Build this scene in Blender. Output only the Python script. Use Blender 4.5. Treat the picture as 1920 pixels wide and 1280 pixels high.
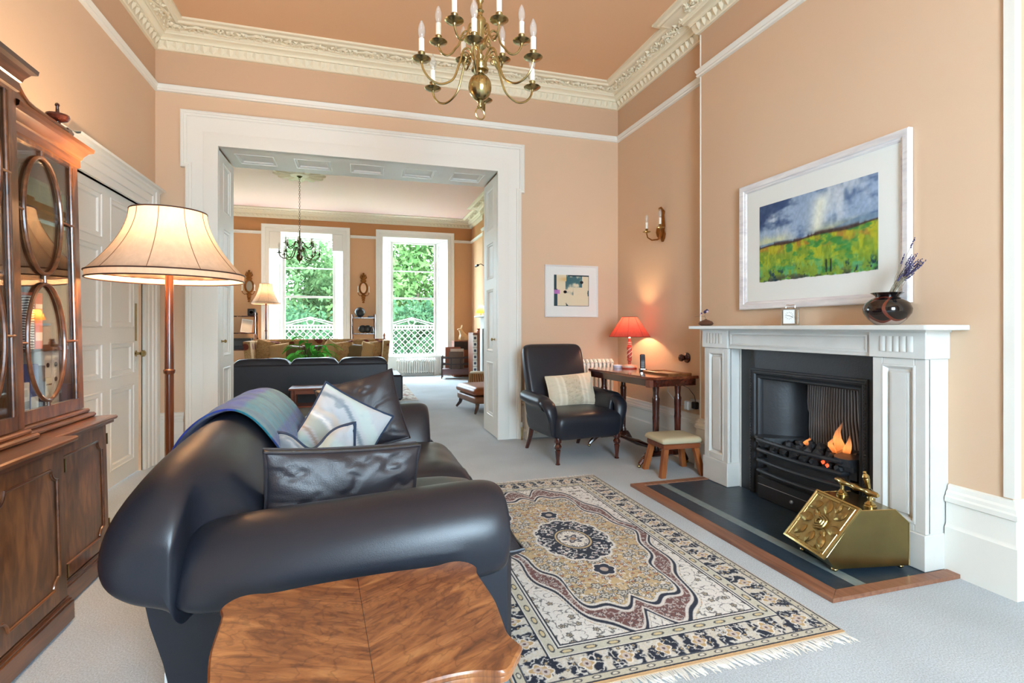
import bpy, bmesh, math, random
import numpy as np
from mathutils import Vector, Matrix, Euler
from math import sin, cos, pi, radians, sqrt, atan2, tan

for o in list(bpy.data.objects):
    bpy.data.objects.remove(o, do_unlink=True)
SC = bpy.context.scene
COL = SC.collection
random.seed(7)

# ------------------------------------------------------------------ camera
cam_d = bpy.data.cameras.new('camera')
cam = bpy.data.objects.new('camera', cam_d)
COL.objects.link(cam)
cam.location = (0.0, 0.0, 1.2)
cam.rotation_euler = (radians(90), 0, -0.290686)
cam_d.sensor_width = 36.0
cam_d.lens = 976.34 / 1920.0 * 36.0
cam_d.shift_y = -26.2 / 1920.0
cam_d.clip_start = 0.05
cam_d.clip_end = 200
SC.camera = cam

# ------------------------------------------------------------------ world, daylight, exposure
world = bpy.data.worlds.new('sky')
SC.world = world
world.use_nodes = True
wn = world.node_tree.nodes
bg = wn['Background']
bg.inputs[0].default_value = (0.63, 0.84, 1.0, 1)
bg.inputs[1].default_value = 15.5
SC.view_settings.view_transform = 'Standard'
SC.view_settings.look = 'None'
SC.view_settings.gamma = 1.0
SC.view_settings.use_curve_mapping = False
SC.view_settings.exposure = 1.46


sun_d = bpy.data.lights.new('sun', 'SUN')
sun_d.energy = 15.0
sun_d.color = (.90, .95, 1.0)
sun_d.angle = radians(1.0)
sun = bpy.data.objects.new('sun', sun_d)
COL.objects.link(sun)
sun.rotation_euler = (radians(4), radians(48), 0)      # from the right, along the far facade: no direct beam indoors


def portal(x, y, z, w, h, facing):
    """sampling portal filling a window opening, guides the sky light indoors"""
    d = bpy.data.lights.new('window_portal', 'AREA')
    d.shape = 'RECTANGLE'
    d.size, d.size_y = w, h
    d.cycles.is_portal = True
    o = bpy.data.objects.new('window_portal', d)
    COL.objects.link(o)
    o.location = (x, y, z)
    o.rotation_euler = (radians(90), 0, 0) if facing > 0 else (radians(-90), 0, 0)
    return o


# facing>0: light travels towards +y
portal(.85, -1.72, 1.80, 1.3, 2.1, 1)
portal(-1.07, 13.32, 1.9, 1.25, 2.9, -1)
portal(1.40, 13.32, 1.9, 1.25, 2.9, -1)
portal(-3.73, 13.32, 1.9, 1.25, 2.9, -1)


# ------------------------------------------------------------------ helpers
def lin(c):
    c = c / 255.0
    return c / 12.92 if c <= 0.04045 else ((c + 0.055) / 1.055) ** 2.4


def rgb(r, g, b):
    return (lin(r), lin(g), lin(b), 1.0)


class MB:
    """collects faces; build() links them as one mesh object"""

    def __init__(self):
        self.v = []
        self.f = []

    def add(self, vs, fs, M=None):
        n = len(self.v)
        if M is not None:
            vs = [tuple(M @ Vector(p)) for p in vs]
        self.v.extend([tuple(p) for p in vs])
        self.f.extend([tuple(i + n for i in f) for f in fs])
        return self

    def box(self, x0, x1, y0, y1, z0, z1, M=None):
        vs = [(x0, y0, z0), (x1, y0, z0), (x1, y1, z0), (x0, y1, z0), (x0, y0, z1), (x1, y0, z1), (x1, y1, z1), (x0, y1, z1)]
        return self.add(vs, [(0, 3, 2, 1), (4, 5, 6, 7), (0, 1, 5, 4), (1, 2, 6, 5), (2, 3, 7, 6), (3, 0, 4, 7)], M)

    def rbox(self, x0, x1, y0, y1, z0, z1, r=0.005, M=None):
        """box with chamfered edges"""
        r = min(r, (x1 - x0) * .49, (y1 - y0) * .49, (z1 - z0) * .49)
        vs = []
        idx = {}
        for sx in (0, 1):
            for sy in (0, 1):
                for sz in (0, 1):
                    X, Y, Z = (x0, x1)[sx], (y0, y1)[sy], (z0, z1)[sz]
                    dx, dy, dz = (r, -r)[sx], (r, -r)[sy], (r, -r)[sz]
                    for k, p in enumerate(((X, Y + dy, Z + dz), (X + dx, Y, Z + dz), (X + dx, Y + dy, Z))):
                        idx[(sx, sy, sz, k)] = len(vs)
                        vs.append(p)
        I = lambda *a: idx[a]
        fs = []
        for s in (0, 1):
            fs.append((I(s, 0, 0, 0), I(s, 1, 0, 0), I(s, 1, 1, 0), I(s, 0, 1, 0)))
            fs.append((I(0, s, 0, 1), I(1, s, 0, 1), I(1, s, 1, 1), I(0, s, 1, 1)))
            fs.append((I(0, 0, s, 2), I(1, 0, s, 2), I(1, 1, s, 2), I(0, 1, s, 2)))
        for a in (0, 1):
            for b in (0, 1):
                fs.append((I(a, b, 0, 0), I(a, b, 1, 0), I(a, b, 1, 1), I(a, b, 0, 1)))
                fs.append((I(a, 0, b, 0), I(a, 1, b, 0), I(a, 1, b, 2), I(a, 0, b, 2)))
                fs.append((I(0, a, b, 1), I(1, a, b, 1), I(1, a, b, 2), I(0, a, b, 2)))
                for c in (0, 1):
                    fs.append((I(a, b, c, 0), I(a, b, c, 1), I(a, b, c, 2)))
        return self.add(vs, fs, M)

    def prism(self, pts, z0, z1, M=None):
        n = len(pts)
        vs = [(x, y, z0) for x, y in pts] + [(x, y, z1) for x, y in pts]
        fs = [tuple(range(n - 1, -1, -1)), tuple(range(n, 2 * n))]
        fs += [(i, (i + 1) % n, n + (i + 1) % n, n + i) for i in range(n)]
        return self.add(vs, fs, M)

    def lathe(self, prof, n=20, M=None, flute=0, fd=0.0, a0=0.0):
        """prof = [(r, z)] bottom to top around local z"""
        vs = []
        for r, z in prof:
            for i in range(n):
                a = 2 * pi * i / n + a0
                rr = r * (1 - fd * (0.5 + 0.5 * cos(flute * a))) if flute else r
                vs.append((rr * cos(a), rr * sin(a), z))
        fs = []
        for k in range(len(prof) - 1):
            for i in range(n):
                j = (i + 1) % n
                fs.append((k * n + i, k * n + j, (k + 1) * n + j, (k + 1) * n + i))
        if prof[0][0] > 1e-5:
            fs.append(tuple(range(n - 1, -1, -1)))
        if prof[-1][0] > 1e-5:
            fs.append(tuple((len(prof) - 1) * n + i for i in range(n)))
        return self.add(vs, fs, M)

    def tube(self, pts, r, n=8, closed=False, M=None, cap=True, flat=1.0):
        pts = [Vector(p) for p in pts]
        m = len(pts)
        R = r if hasattr(r, '__len__') else [r] * m
        vs = []
        up = None
        for i, p in enumerate(pts):
            if closed:
                t = pts[(i + 1) % m] - pts[i - 1]
            else:
                t = pts[min(i + 1, m - 1)] - pts[max(i - 1, 0)]
            if t.length < 1e-9:
                t = Vector((0, 0, 1))
            t.normalize()
            if up is None:
                up = Vector((0, 0, 1)) if abs(t.z) < 0.9 else Vector((1, 0, 0))
            s = t.cross(up)
            if s.length < 1e-6:
                s = t.orthogonal()
            s.normalize()
            up = s.cross(t).normalized()
            for k in range(n):
                a = 2 * pi * k / n
                q = p + s * (cos(a) * R[i]) + up * (sin(a) * R[i] * flat)
                vs.append(tuple(q))
        fs = []
        for i in range(m if closed else m - 1):
            j = (i + 1) % m
            for k in range(n):
                l = (k + 1) % n
                fs.append((i * n + k, i * n + l, j * n + l, j * n + k))
        if not closed and cap:
            fs.append(tuple(range(n - 1, -1, -1)))
            fs.append(tuple((m - 1) * n + k for k in range(n)))
        return self.add(vs, fs, M)

    def loft(self, rings, closed=True, cap=True, M=None):
        n = len(rings[0])
        vs = [tuple(p) for r in rings for p in r]
        fs = []
        for i in range(len(rings) - 1):
            for k in range(n if closed else n - 1):
                l = (k + 1) % n
                fs.append((i * n + k, i * n + l, (i + 1) * n + l, (i + 1) * n + k))
        if cap and closed:
            fs.append(tuple(range(n - 1, -1, -1)))
            fs.append(tuple((len(rings) - 1) * n + k for k in range(n)))
        return self.add(vs, fs, M)

    def sweep(self, path, prof, N, closed=False, cprof=False):
        """mitred sweep. profile (a, b): a = in-plane offset to the left of travel (N x dir), b along N"""
        P = [Vector(p) for p in path]
        N = Vector(N).normalized()
        m = len(P)
        rings = []
        for i in range(m):
            ds = []
            if closed or i > 0:
                ds.append((P[i] - P[i - 1]).normalized())
            if closed or i < m - 1:
                ds.append((P[(i + 1) % m] - P[i]).normalized())
            ns = [N.cross(d) for d in ds]
            if len(ns) == 2:
                mi = (ns[0] + ns[1]) / max(0.2, 1 + ns[0].dot(ns[1]))
            else:
                mi = ns[0]
            rings.append([P[i] + mi * a + N * b for a, b in prof])
        if closed:
            rings.append(rings[0])
        return self.loft(rings, closed=cprof, cap=cprof and not closed)

    def sphere(self, c, r, n=10, m=7, s=(1, 1, 1), M=None):
        vs = []
        for j in range(m + 1):
            t = pi * j / m
            for i in range(n):
                a = 2 * pi * i / n
                vs.append((c[0] + r * s[0] * sin(t) * cos(a), c[1] + r * s[1] * sin(t) * sin(a), c[2] - r * s[2] * cos(t)))
        fs = []
        for j in range(m):
            for i in range(n):
                k = (i + 1) % n
                fs.append((j * n + i, j * n + k, (j + 1) * n + k, (j + 1) * n + i))
        return self.add(vs, fs, M)

    def mesh(self, name, m=None, smooth=True, angle=35):
        me = bpy.data.meshes.new(name)
        me.from_pydata(self.v, [], self.f)
        bm = bmesh.new()
        bm.from_mesh(me)
        bmesh.ops.remove_doubles(bm, verts=bm.verts, dist=1e-6)
        bmesh.ops.recalc_face_normals(bm, faces=bm.faces)
        bm.to_mesh(me)
        bm.free()
        if smooth:
            me.shade_smooth()
            me.set_sharp_from_angle(angle=radians(angle))
        if m is not None:
            me.materials.append(m)
        return me

    def build(self, name, m=None, parent=None, smooth=True, angle=35, loc=None, label=None, kind=None):
        return put(name, self.mesh(name, m, smooth, angle), parent, loc, label, kind)


def put(name, me, parent=None, loc=None, label=None, kind=None, rot=None):
    o = bpy.data.objects.new(name, me)
    COL.objects.link(o)
    if parent is not None:
        o.parent = parent
    if loc is not None:
        o.location = loc
    if rot is not None:
        o.rotation_euler = rot
    if label:
        o['label'] = label
    if kind:
        o['kind'] = kind
    return o


def thing(name, label, cat, loc=(0, 0, 0), rz=0.0, group=None):
    o = bpy.data.objects.new(name, None)
    COL.objects.link(o)
    o.location = loc
    o.rotation_euler = (0, 0, rz)
    o.empty_display_size = 0.05
    return tag(o, label, cat, group)


def tag(o, label, cat, group=None):
    o['label'] = label
    o['category'] = cat
    if group:
        o['group'] = group
    return o


def struct(o, label=None):
    o['kind'] = 'structure'
    if label:
        o['label'] = label
    return o


def sroot(name, label, loc=(0, 0, 0), rz=0.0):
    o = bpy.data.objects.new(name, None)
    COL.objects.link(o)
    o.location = loc
    o.rotation_euler = (0, 0, rz)
    o['kind'] = 'structure'
    o['label'] = label
    return o


def copy_tree(o, parent=None):
    c = o.copy()
    COL.objects.link(c)
    c.parent = parent
    for ch in [k for k in bpy.data.objects if k.parent == o]:
        copy_tree(ch, c)
    return c


def subsurf(o, lv=1):
    m = o.modifiers.new('subdivision', 'SUBSURF')
    m.levels = lv
    m.render_levels = lv
    return o


def smooth(a, b, x):
    t = min(1, max(0, (x - a) / (b - a)))
    return t * t * (3 - 2 * t)


T = Matrix.Translation


def RX(a): return Matrix.Rotation(a, 4, 'X')
def RY(a): return Matrix.Rotation(a, 4, 'Y')
def RZ(a): return Matrix.Rotation(a, 4, 'Z')


# ------------------------------------------------------------------ materials
MATS = {}


def newmat(name):
    m = bpy.data.materials.new(name)
    m.use_nodes = True
    nt = m.node_tree
    b = nt.nodes['Principled BSDF']
    MATS[name] = m
    return m, nt, b


def N(nt, typ, **k):
    n = nt.nodes.new(typ)
    for a, v in k.items():
        if a.startswith('i_'):
            key = a[2:]
            key = int(key) if key.isdigit() else key
            n.inputs[key].default_value = v
        else:
            setattr(n, a, v)
    return n


def ramp(nt, stops, interp='LINEAR'):
    r = nt.nodes.new('ShaderNodeValToRGB')
    r.color_ramp.interpolation = interp
    e = r.color_ramp.elements
    while len(e) < len(stops):
        e.new(0.5)
    for i, (p, c) in enumerate(stops):
        e[i].position = p
        e[i].color = c
    return r


def mat(name, c, rough=0.5, metal=0.0, spec=0.5, bump=0.0, bscale=60.0, var=0.0, vscale=3.0, coat=0.0, croughness=0.1, sheen=0.0, detail=3.0, stretch=None):
    """principled material with slight colour variation and fine relief from noise"""
    m, nt, b = newmat(name)
    b.inputs['Base Color'].default_value = c
    b.inputs['Roughness'].default_value = rough
    b.inputs['Metallic'].default_value = metal
    b.inputs['Specular IOR Level'].default_value = spec
    b.inputs['Coat Weight'].default_value = coat
    b.inputs['Coat Roughness'].default_value = croughness
    b.inputs['Sheen Weight'].default_value = sheen
    tc = N(nt, 'ShaderNodeTexCoord')
    src = tc.outputs['Object']
    if stretch:
        mp = N(nt, 'ShaderNodeMapping')
        mp.inputs['Scale'].default_value = stretch
        nt.links.new(src, mp.inputs[0])
        src = mp.outputs[0]
    if var > 0:
        n = N(nt, 'ShaderNodeTexNoise', i_Scale=vscale, i_Detail=detail)
        nt.links.new(src, n.inputs['Vector'])
        hs = N(nt, 'ShaderNodeMapRange')
        hs.inputs['To Min'].default_value = 1 - var
        hs.inputs['To Max'].default_value = 1 + var
        nt.links.new(n.outputs['Fac'], hs.inputs['Value'])
        mx = N(nt, 'ShaderNodeMix', data_type='RGBA', blend_type='MULTIPLY')
        mx.inputs[0].default_value = 1
        mx.inputs[6].default_value = c
        nt.links.new(hs.outputs[0], mx.inputs[7])
        nt.links.new(mx.outputs[2], b.inputs['Base Color'])
    if bump > 0:
        n2 = N(nt, 'ShaderNodeTexNoise', i_Scale=bscale, i_Detail=3.0)
        nt.links.new(src, n2.inputs['Vector'])
        bp = N(nt, 'ShaderNodeBump', i_Strength=bump, i_Distance=0.01)
        nt.links.new(n2.outputs['Fac'], bp.inputs['Height'])
        nt.links.new(bp.outputs[0], b.inputs['Normal'])
    return m


def wood(name, c1, c2, c3, axis='Z', scale=9.0, rough=0.3, coat=0.4, dist=3.0, streak=14.0):
    """figured wood: distorted noise stretched along the grain axis"""
    m, nt, b = newmat(name)
    tc = N(nt, 'ShaderNodeTexCoord')
    mp = N(nt, 'ShaderNodeMapping')
    s = {'X': (1 / streak, 1, 1), 'Y': (1, 1 / streak, 1), 'Z': (1, 1, 1 / streak)}[axis]
    mp.inputs['Scale'].default_value = s
    nt.links.new(tc.outputs['Object'], mp.inputs[0])
    n = N(nt, 'ShaderNodeTexNoise', i_Scale=scale * 4, i_Detail=5.0, i_Distortion=dist * .25)
    nt.links.new(mp.outputs[0], n.inputs['Vector'])
    n2 = N(nt, 'ShaderNodeTexNoise', i_Scale=scale * .5, i_Detail=3.0, i_Distortion=dist * .5)
    mp2 = N(nt, 'ShaderNodeMapping')
    mp2.inputs['Scale'].default_value = tuple(sqrt(k) for k in s)
    nt.links.new(tc.outputs['Object'], mp2.inputs[0])
    nt.links.new(mp2.outputs[0], n2.inputs['Vector'])
    ad = N(nt, 'ShaderNodeMath', operation='ADD')
    mu = N(nt, 'ShaderNodeMath', operation='MULTIPLY')
    mu.inputs[1].default_value = 0.5
    nt.links.new(n.outputs['Fac'], ad.inputs[0])
    nt.links.new(n2.outputs['Fac'], ad.inputs[1])
    nt.links.new(ad.outputs[0], mu.inputs[0])
    r = ramp(nt, [(0.34, c3), (0.5, c1), (0.66, c2)])
    nt.links.new(mu.outputs[0], r.inputs[0])
    nt.links.new(r.outputs[0], b.inputs['Base Color'])
    b.inputs['Roughness'].default_value = rough
    b.inputs['Coat Weight'].default_value = coat
    b.inputs['Coat Roughness'].default_value = 0.12
    bp = N(nt, 'ShaderNodeBump', i_Strength=0.06, i_Distance=0.01)
    nt.links.new(n.outputs['Fac'], bp.inputs['Height'])
    nt.links.new(bp.outputs[0], b.inputs['Normal'])
    return m


def vcol(name, rough=0.8, bump=0.0, bscale=300, sheen=0.0, spec=0.3):
    """material whose colour is the pattern stored on the mesh ('pattern' colour attribute)"""
    m, nt, b = newmat(name)
    a = N(nt, 'ShaderNodeVertexColor', layer_name='pattern')
    nt.links.new(a.outputs[0], b.inputs['Base Color'])
    b.inputs['Roughness'].default_value = rough
    b.inputs['Specular IOR Level'].default_value = spec
    b.inputs['Sheen Weight'].default_value = sheen
    if bump:
        tc = N(nt, 'ShaderNodeTexCoord')
        n2 = N(nt, 'ShaderNodeTexNoise', i_Scale=bscale, i_Detail=2.0)
        nt.links.new(tc.outputs['Object'], n2.inputs['Vector'])
        bp = N(nt, 'ShaderNodeBump', i_Strength=bump, i_Distance=0.01)
        nt.links.new(n2.outputs['Fac'], bp.inputs['Height'])
        nt.links.new(bp.outputs[0], b.inputs['Normal'])
    return m


def emit(name, c, s):
    m, nt, b = newmat(name)
    b.inputs['Base Color'].default_value = c
    b.inputs['Emission Color'].default_value = c
    b.inputs['Emission Strength'].default_value = s
    return m


def glass(name, tint=(1, 1, 1, 1), refl=1.0):
    """thin pane: transparent with fresnel reflection"""
    m, nt, b = newmat(name)
    nt.nodes.remove(b)
    out = nt.nodes['Material Output']
    tr = N(nt, 'ShaderNodeBsdfTransparent')
    tr.inputs[0].default_value = tint
    gl = N(nt, 'ShaderNodeBsdfGlossy')
    gl.inputs['Roughness'].default_value = 0.02
    # Schlick reflectance from the angle of incidence, the same for both faces of the thin pane
    ge = N(nt, 'ShaderNodeNewGeometry')
    dt = N(nt, 'ShaderNodeVectorMath', operation='DOT_PRODUCT')
    nt.links.new(ge.outputs['Normal'], dt.inputs[0])
    nt.links.new(ge.outputs['Incoming'], dt.inputs[1])
    ab = N(nt, 'ShaderNodeMath', operation='ABSOLUTE')
    nt.links.new(dt.outputs['Value'], ab.inputs[0])
    om = N(nt, 'ShaderNodeMath', operation='SUBTRACT')
    om.inputs[0].default_value = 1.0
    nt.links.new(ab.outputs[0], om.inputs[1])
    pw = N(nt, 'ShaderNodeMath', operation='POWER')
    nt.links.new(om.outputs[0], pw.inputs[0])
    pw.inputs[1].default_value = 5.0
    ma = N(nt, 'ShaderNodeMath', operation='MULTIPLY_ADD')
    nt.links.new(pw.outputs[0], ma.inputs[0])
    ma.inputs[1].default_value = .96
    ma.inputs[2].default_value = .04
    mu = N(nt, 'ShaderNodeMath', operation='MULTIPLY')
    mu.use_clamp = True
    mu.inputs[1].default_value = refl
    mx = N(nt, 'ShaderNodeMixShader')
    nt.links.new(ma.outputs[0], mu.inputs[0])
    nt.links.new(mu.outputs[0], mx.inputs[0])
    nt.links.new(tr.outputs[0], mx.inputs[1])
    nt.links.new(gl.outputs[0], mx.inputs[2])
    nt.links.new(mx.outputs[0], out.inputs[0])
    return m


def fabric_shade(name, c, trans=0.5):
    """lamp shade cloth: diffuse + translucent"""
    m, nt, b = newmat(name)
    nt.nodes.remove(b)
    out = nt.nodes['Material Output']
    d = N(nt, 'ShaderNodeBsdfDiffuse')
    t = N(nt, 'ShaderNodeBsdfTranslucent')
    tc = N(nt, 'ShaderNodeTexCoord')
    mp = N(nt, 'ShaderNodeMapping')
    mp.inputs['Scale'].default_value = (1, 1, .25)
    n = N(nt, 'ShaderNodeTexNoise', i_Scale=45.0, i_Detail=4.0)
    nt.links.new(tc.outputs['Object'], mp.inputs[0])
    nt.links.new(mp.outputs[0], n.inputs['Vector'])
    r = ramp(nt, [(0.3, tuple(x * .86 for x in c[:3]) + (1,)), (0.7, c)])
    nt.links.new(n.outputs['Fac'], r.inputs[0])
    nt.links.new(r.outputs[0], d.inputs[0])
    nt.links.new(r.outputs[0], t.inputs[0])
    mx = N(nt, 'ShaderNodeMixShader')
    mx.inputs[0].default_value = trans
    nt.links.new(d.outputs[0], mx.inputs[1])
    nt.links.new(t.outputs[0], mx.inputs[2])
    nt.links.new(mx.outputs[0], out.inputs[0])
    return m


M_wall = mat('wall_paint', rgb(218, 187, 157), .85, bump=.02, bscale=250, var=.02, vscale=1.2)
M_frieze = mat('frieze_paint', rgb(207, 172, 142), .85, bump=.02, bscale=250, var=.02, vscale=1.2)
M_ceil = mat('ceiling_paint', rgb(224, 180, 142), .9, bump=.02, bscale=250)
M_ceil2 = mat('ceiling_pink_paint', rgb(228, 196, 184), .9)
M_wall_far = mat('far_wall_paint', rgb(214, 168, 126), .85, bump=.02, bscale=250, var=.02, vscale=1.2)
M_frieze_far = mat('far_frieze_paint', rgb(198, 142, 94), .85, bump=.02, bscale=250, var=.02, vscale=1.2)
M_white = mat('cream_gloss_paint', rgb(234, 232, 224), .38, spec=.4, bump=.015, bscale=90)
M_plaster = mat('cornice_plaster', rgb(236, 226, 200), .8, bump=.03, bscale=120)
M_marble = mat('white_marble', rgb(214, 213, 208), .35, var=.09, vscale=9, detail=6, bump=.02, bscale=40)
M_leather = mat('black_leather', (0.012, 0.014, 0.022, 1), .36, spec=.55, bump=.08, bscale=420, var=.15, vscale=6)
M_leather2 = mat('brown_black_leather', (0.022, 0.019, 0.025, 1), .42, spec=.6, bump=.14, bscale=260, var=.2, vscale=8)
M_leather3 = mat('navy_black_leather', (0.016, 0.019, 0.030, 1), .42, spec=.5, bump=.06, bscale=300)
M_tan = mat('tan_leather', rgb(140, 76, 38), .35, bump=.08, bscale=200, var=.25, vscale=9)
M_brass = mat('brass', rgb(192, 168, 112), .22, metal=1.0, var=.15, vscale=12, bump=.02, bscale=30)
M_oldbrass = mat('aged_brass', rgb(176, 158, 112), .25, metal=1.0, var=.3, vscale=14)
M_gilt = mat('gilt_wood', rgb(140, 84, 30), .42, metal=.7, var=.3, vscale=30)
M_iron = mat('cast_iron', (0.020, 0.022, 0.026, 1), .42, spec=.5, bump=.08, bscale=60, var=.3, vscale=10)
M_slate = mat('hearth_slate', (0.026, 0.044, 0.066, 1), .34, bump=.12, bscale=25, var=.5, vscale=5, detail=6)
M_slateband = mat('pale_hearth_band', rgb(122, 134, 134), .5, bump=.1, bscale=60, var=.2, vscale=30)
M_wood_mah = wood('mahogany', rgb(100, 58, 34), rgb(142, 90, 52), rgb(46, 25, 16), 'Z', 6, .28, .5, 4, 4)
M_wood_mahY = wood('mahogany_rail', rgb(102, 58, 34), rgb(138, 84, 48), rgb(54, 28, 17), 'Y', 7, .28, .5, 2, 12)
M_wood_dark = wood('dark_rosewood', rgb(66, 26, 18), rgb(92, 40, 26), rgb(34, 12, 10), 'Y', 9, .22, .6, 2, 10)
M_wood_darkZ = wood('dark_rosewood_leg', rgb(66, 26, 18), rgb(92, 40, 26), rgb(34, 12, 10), 'Z', 9, .22, .6, 2, 10)
M_wood_oak = wood('orange_oak', rgb(156, 88, 42), rgb(178, 106, 54), rgb(126, 66, 30), 'Z', 10, .4, .2, 2, 14)
M_wood_trim = wood('hearth_timber', rgb(142, 96, 72), rgb(158, 112, 86), rgb(116, 74, 54), 'Y', 10, .5, .1, 2, 14)
M_black = mat('black_plastic', (0.012, 0.012, 0.014, 1), .35)
M_whiteplastic = mat('white_plastic', rgb(225, 226, 224), .35)
M_candle = mat('ivory_candle_tube', rgb(240, 234, 220), .5)
M_glass = glass('window_glass', (1, 1, 1, 1), 1.0)
M_cabglass = glass('cabinet_glass', (.96, .97, .96, 1), 2.2)
M_bulb = glass('clear_bulb_glass', (.96, .96, .95, 1), 1.6)
_nt = M_bulb.node_tree
_out = _nt.nodes['Material Output']
_prev = _out.inputs[0].links[0].from_socket
_d = N(_nt, 'ShaderNodeBsdfDiffuse')
_d.inputs[0].default_value = (.9, .9, .88, 1)
_mx = N(_nt, 'ShaderNodeMixShader')
_mx.inputs[0].default_value = .16
_nt.links.new(_prev, _mx.inputs[1])
_nt.links.new(_d.outputs[0], _mx.inputs[2])
_nt.links.new(_mx.outputs[0], _out.inputs[0])
M_cord = mat('grey_cord', rgb(90, 86, 80), .6)
# ------------------------------------------------------------------ the room
H = 3.88
XL, XR, XB = -1.73, 2.89, 2.80          # left wall, right recess wall, chimney breast face
YF, YF2 = 5.40, 6.02                     # dividing wall, front and back faces
BY0, BY1 = 1.58, 3.78                    # chimney breast extent
YW = 12.95                               # window wall of the far room
XLB = -5.0                               # far room left wall
YR = -1.75                               # rear wall behind the camera
RAIL = 3.325                             # picture rail underside

# carpet
m, nt, b = newmat('grey_carpet')
tc = N(nt, 'ShaderNodeTexCoord')
n1 = N(nt, 'ShaderNodeTexNoise', i_Scale=170.0, i_Detail=6.0, i_Roughness=.75)
n2 = N(nt, 'ShaderNodeTexNoise', i_Scale=2.2, i_Detail=4.0)
for n in (n1, n2):
    nt.links.new(tc.outputs['Object'], n.inputs['Vector'])
r1 = ramp(nt, [(0.32, rgb(162, 170, 176)), (0.68, rgb(226, 234, 240))])
r2 = ramp(nt, [(0.3, (0.86, 0.86, 0.86, 1)), (0.7, (1, 1, 1, 1))])
nt.links.new(n1.outputs['Fac'], r1.inputs[0])
nt.links.new(n2.outputs['Fac'], r2.inputs[0])
mx = N(nt, 'ShaderNodeMix', data_type='RGBA', blend_type='MULTIPLY')
mx.inputs[0].default_value = 1
nt.links.new(r1.outputs[0], mx.inputs[6])
nt.links.new(r2.outputs[0], mx.inputs[7])
nt.links.new(mx.outputs[2], b.inputs['Base Color'])
b.inputs['Roughness'].default_value = 0.95
b.inputs['Specular IOR Level'].default_value = 0.1
bp = N(nt, 'ShaderNodeBump', i_Strength=0.5, i_Distance=0.006)
nt.links.new(n1.outputs['Fac'], bp.inputs['Height'])
nt.links.new(bp.outputs[0], b.inputs['Normal'])
M_carpet = m

fl = MB().box(XLB - .2, 3.3, YR - .2, YW + .45, -.12, 0).build('floor', M_carpet)
struct(fl, 'pale grey fitted carpet through both rooms')
struct(MB().box(XLB - .2, 3.3, YR - .2, YF + .3, H, H + .15).build('ceiling', M_ceil), 'terracotta peach ceiling of the near room')
struct(MB().box(XLB - .2, 3.3, YF + .3, YW + .45, H, H + .15).build('ceiling_back', M_ceil2), 'pale pink ceiling of the far room')


def wall(name, label, boxes, wm=None, fm=None):
    """wall body; the band above the picture rail is a frieze of its own paint"""
    lo, hi = MB(), MB()
    for x0, x1, y0, y1, z0, z1 in boxes:
        if z0 < RAIL:
            lo.box(x0, x1, y0, y1, z0, min(z1, RAIL))
        if z1 > RAIL:
            hi.box(x0, x1, y0, y1, max(z0, RAIL), z1)
    o = lo.build(name, wm or M_wall, smooth=False)
    struct(o, label)
    if hi.v:
        hi.build('frieze', fm or M_frieze, o, smooth=False, label='pinker band above the picture rail')
    return o


DY0, DY1, DZ = 3.90, 5.085, 2.225        # left door opening
wall_left = wall('wall_left', 'peach left wall with the panelled door', [
    (XL - .15, XL, YR - .15, DY0, 0, H), (XL - .15, XL, DY1, YF + .1, 0, H), (XL - .15, XL, DY0, DY1, DZ, H)])
OX0, OX1, OZ = -1.22, 1.45, 2.87         # wide opening
wall_mid = wall('wall_dividing', 'peach dividing wall with the wide cased opening', [
    (XLB - .15, OX0 - .05, YF, YF2, 0, H), (OX1 + .05, XR + .15, YF, YF2, 0, H), (OX0 - .05, OX1 + .05, YF, YF2, OZ + .03, H)])
FY0, FY1, FZ = 2.23, 3.12, .90           # fire opening
wall_right = wall('wall_right', 'peach right wall with the chimney breast', [
    (XR, XR + .15, BY1, YF, 0, H), (XR, XR + .15, YR - .15, BY0, 0, H),
    (XB, XB + .45, BY0, FY0, 0, H), (XB, XB + .45, FY1, BY1, 0, H), (XB, XB + .45, FY0, FY1, FZ, H)])
# thin cream beads running up the breast's corners
MB().tube([(XB + .004, BY1 - .004, .42), (XB + .004, BY1 - .004, H - .2)], .010, 8).build('corner_bead', M_white, wall_right)
MB().prism([(XB - .012, BY0 - .012), (XB + .03, BY0 - .012), (XB + .03, BY0), (XB, BY0), (XB, BY0 + .03), (XB - .012, BY0 + .03)], .44, H - .2).build('corner_bead', M_white, wall_right)

RW = (.20, 1.50, .75, 2.85)
wall('wall_rear', 'peach wall behind the viewer with one tall window', [
    (XL - .15, RW[0], YR - .15, YR, 0, H), (RW[1], XR + .15, YR - .15, YR, 0, H),
    (RW[0], RW[1], YR - .15, YR, 0, RW[2]), (RW[0], RW[1], YR - .15, YR, RW[3], H)])
r = sroot('window_4', 'tall sash window in the rear wall behind the viewer', (.85, YR - .08, .75))
f = MB()
for x0, x1, z0, z1 in ((-.65, -.61, 0, 2.1), (.61, .65, 0, 2.1), (-.61, .61, 0, .05), (-.61, .61, 2.05, 2.1), (-.61, .61, 1.03, 1.07)):
    f.box(x0, x1, -.03, .03, z0, z1)
f.build('sash_frame', M_white, r)

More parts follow.
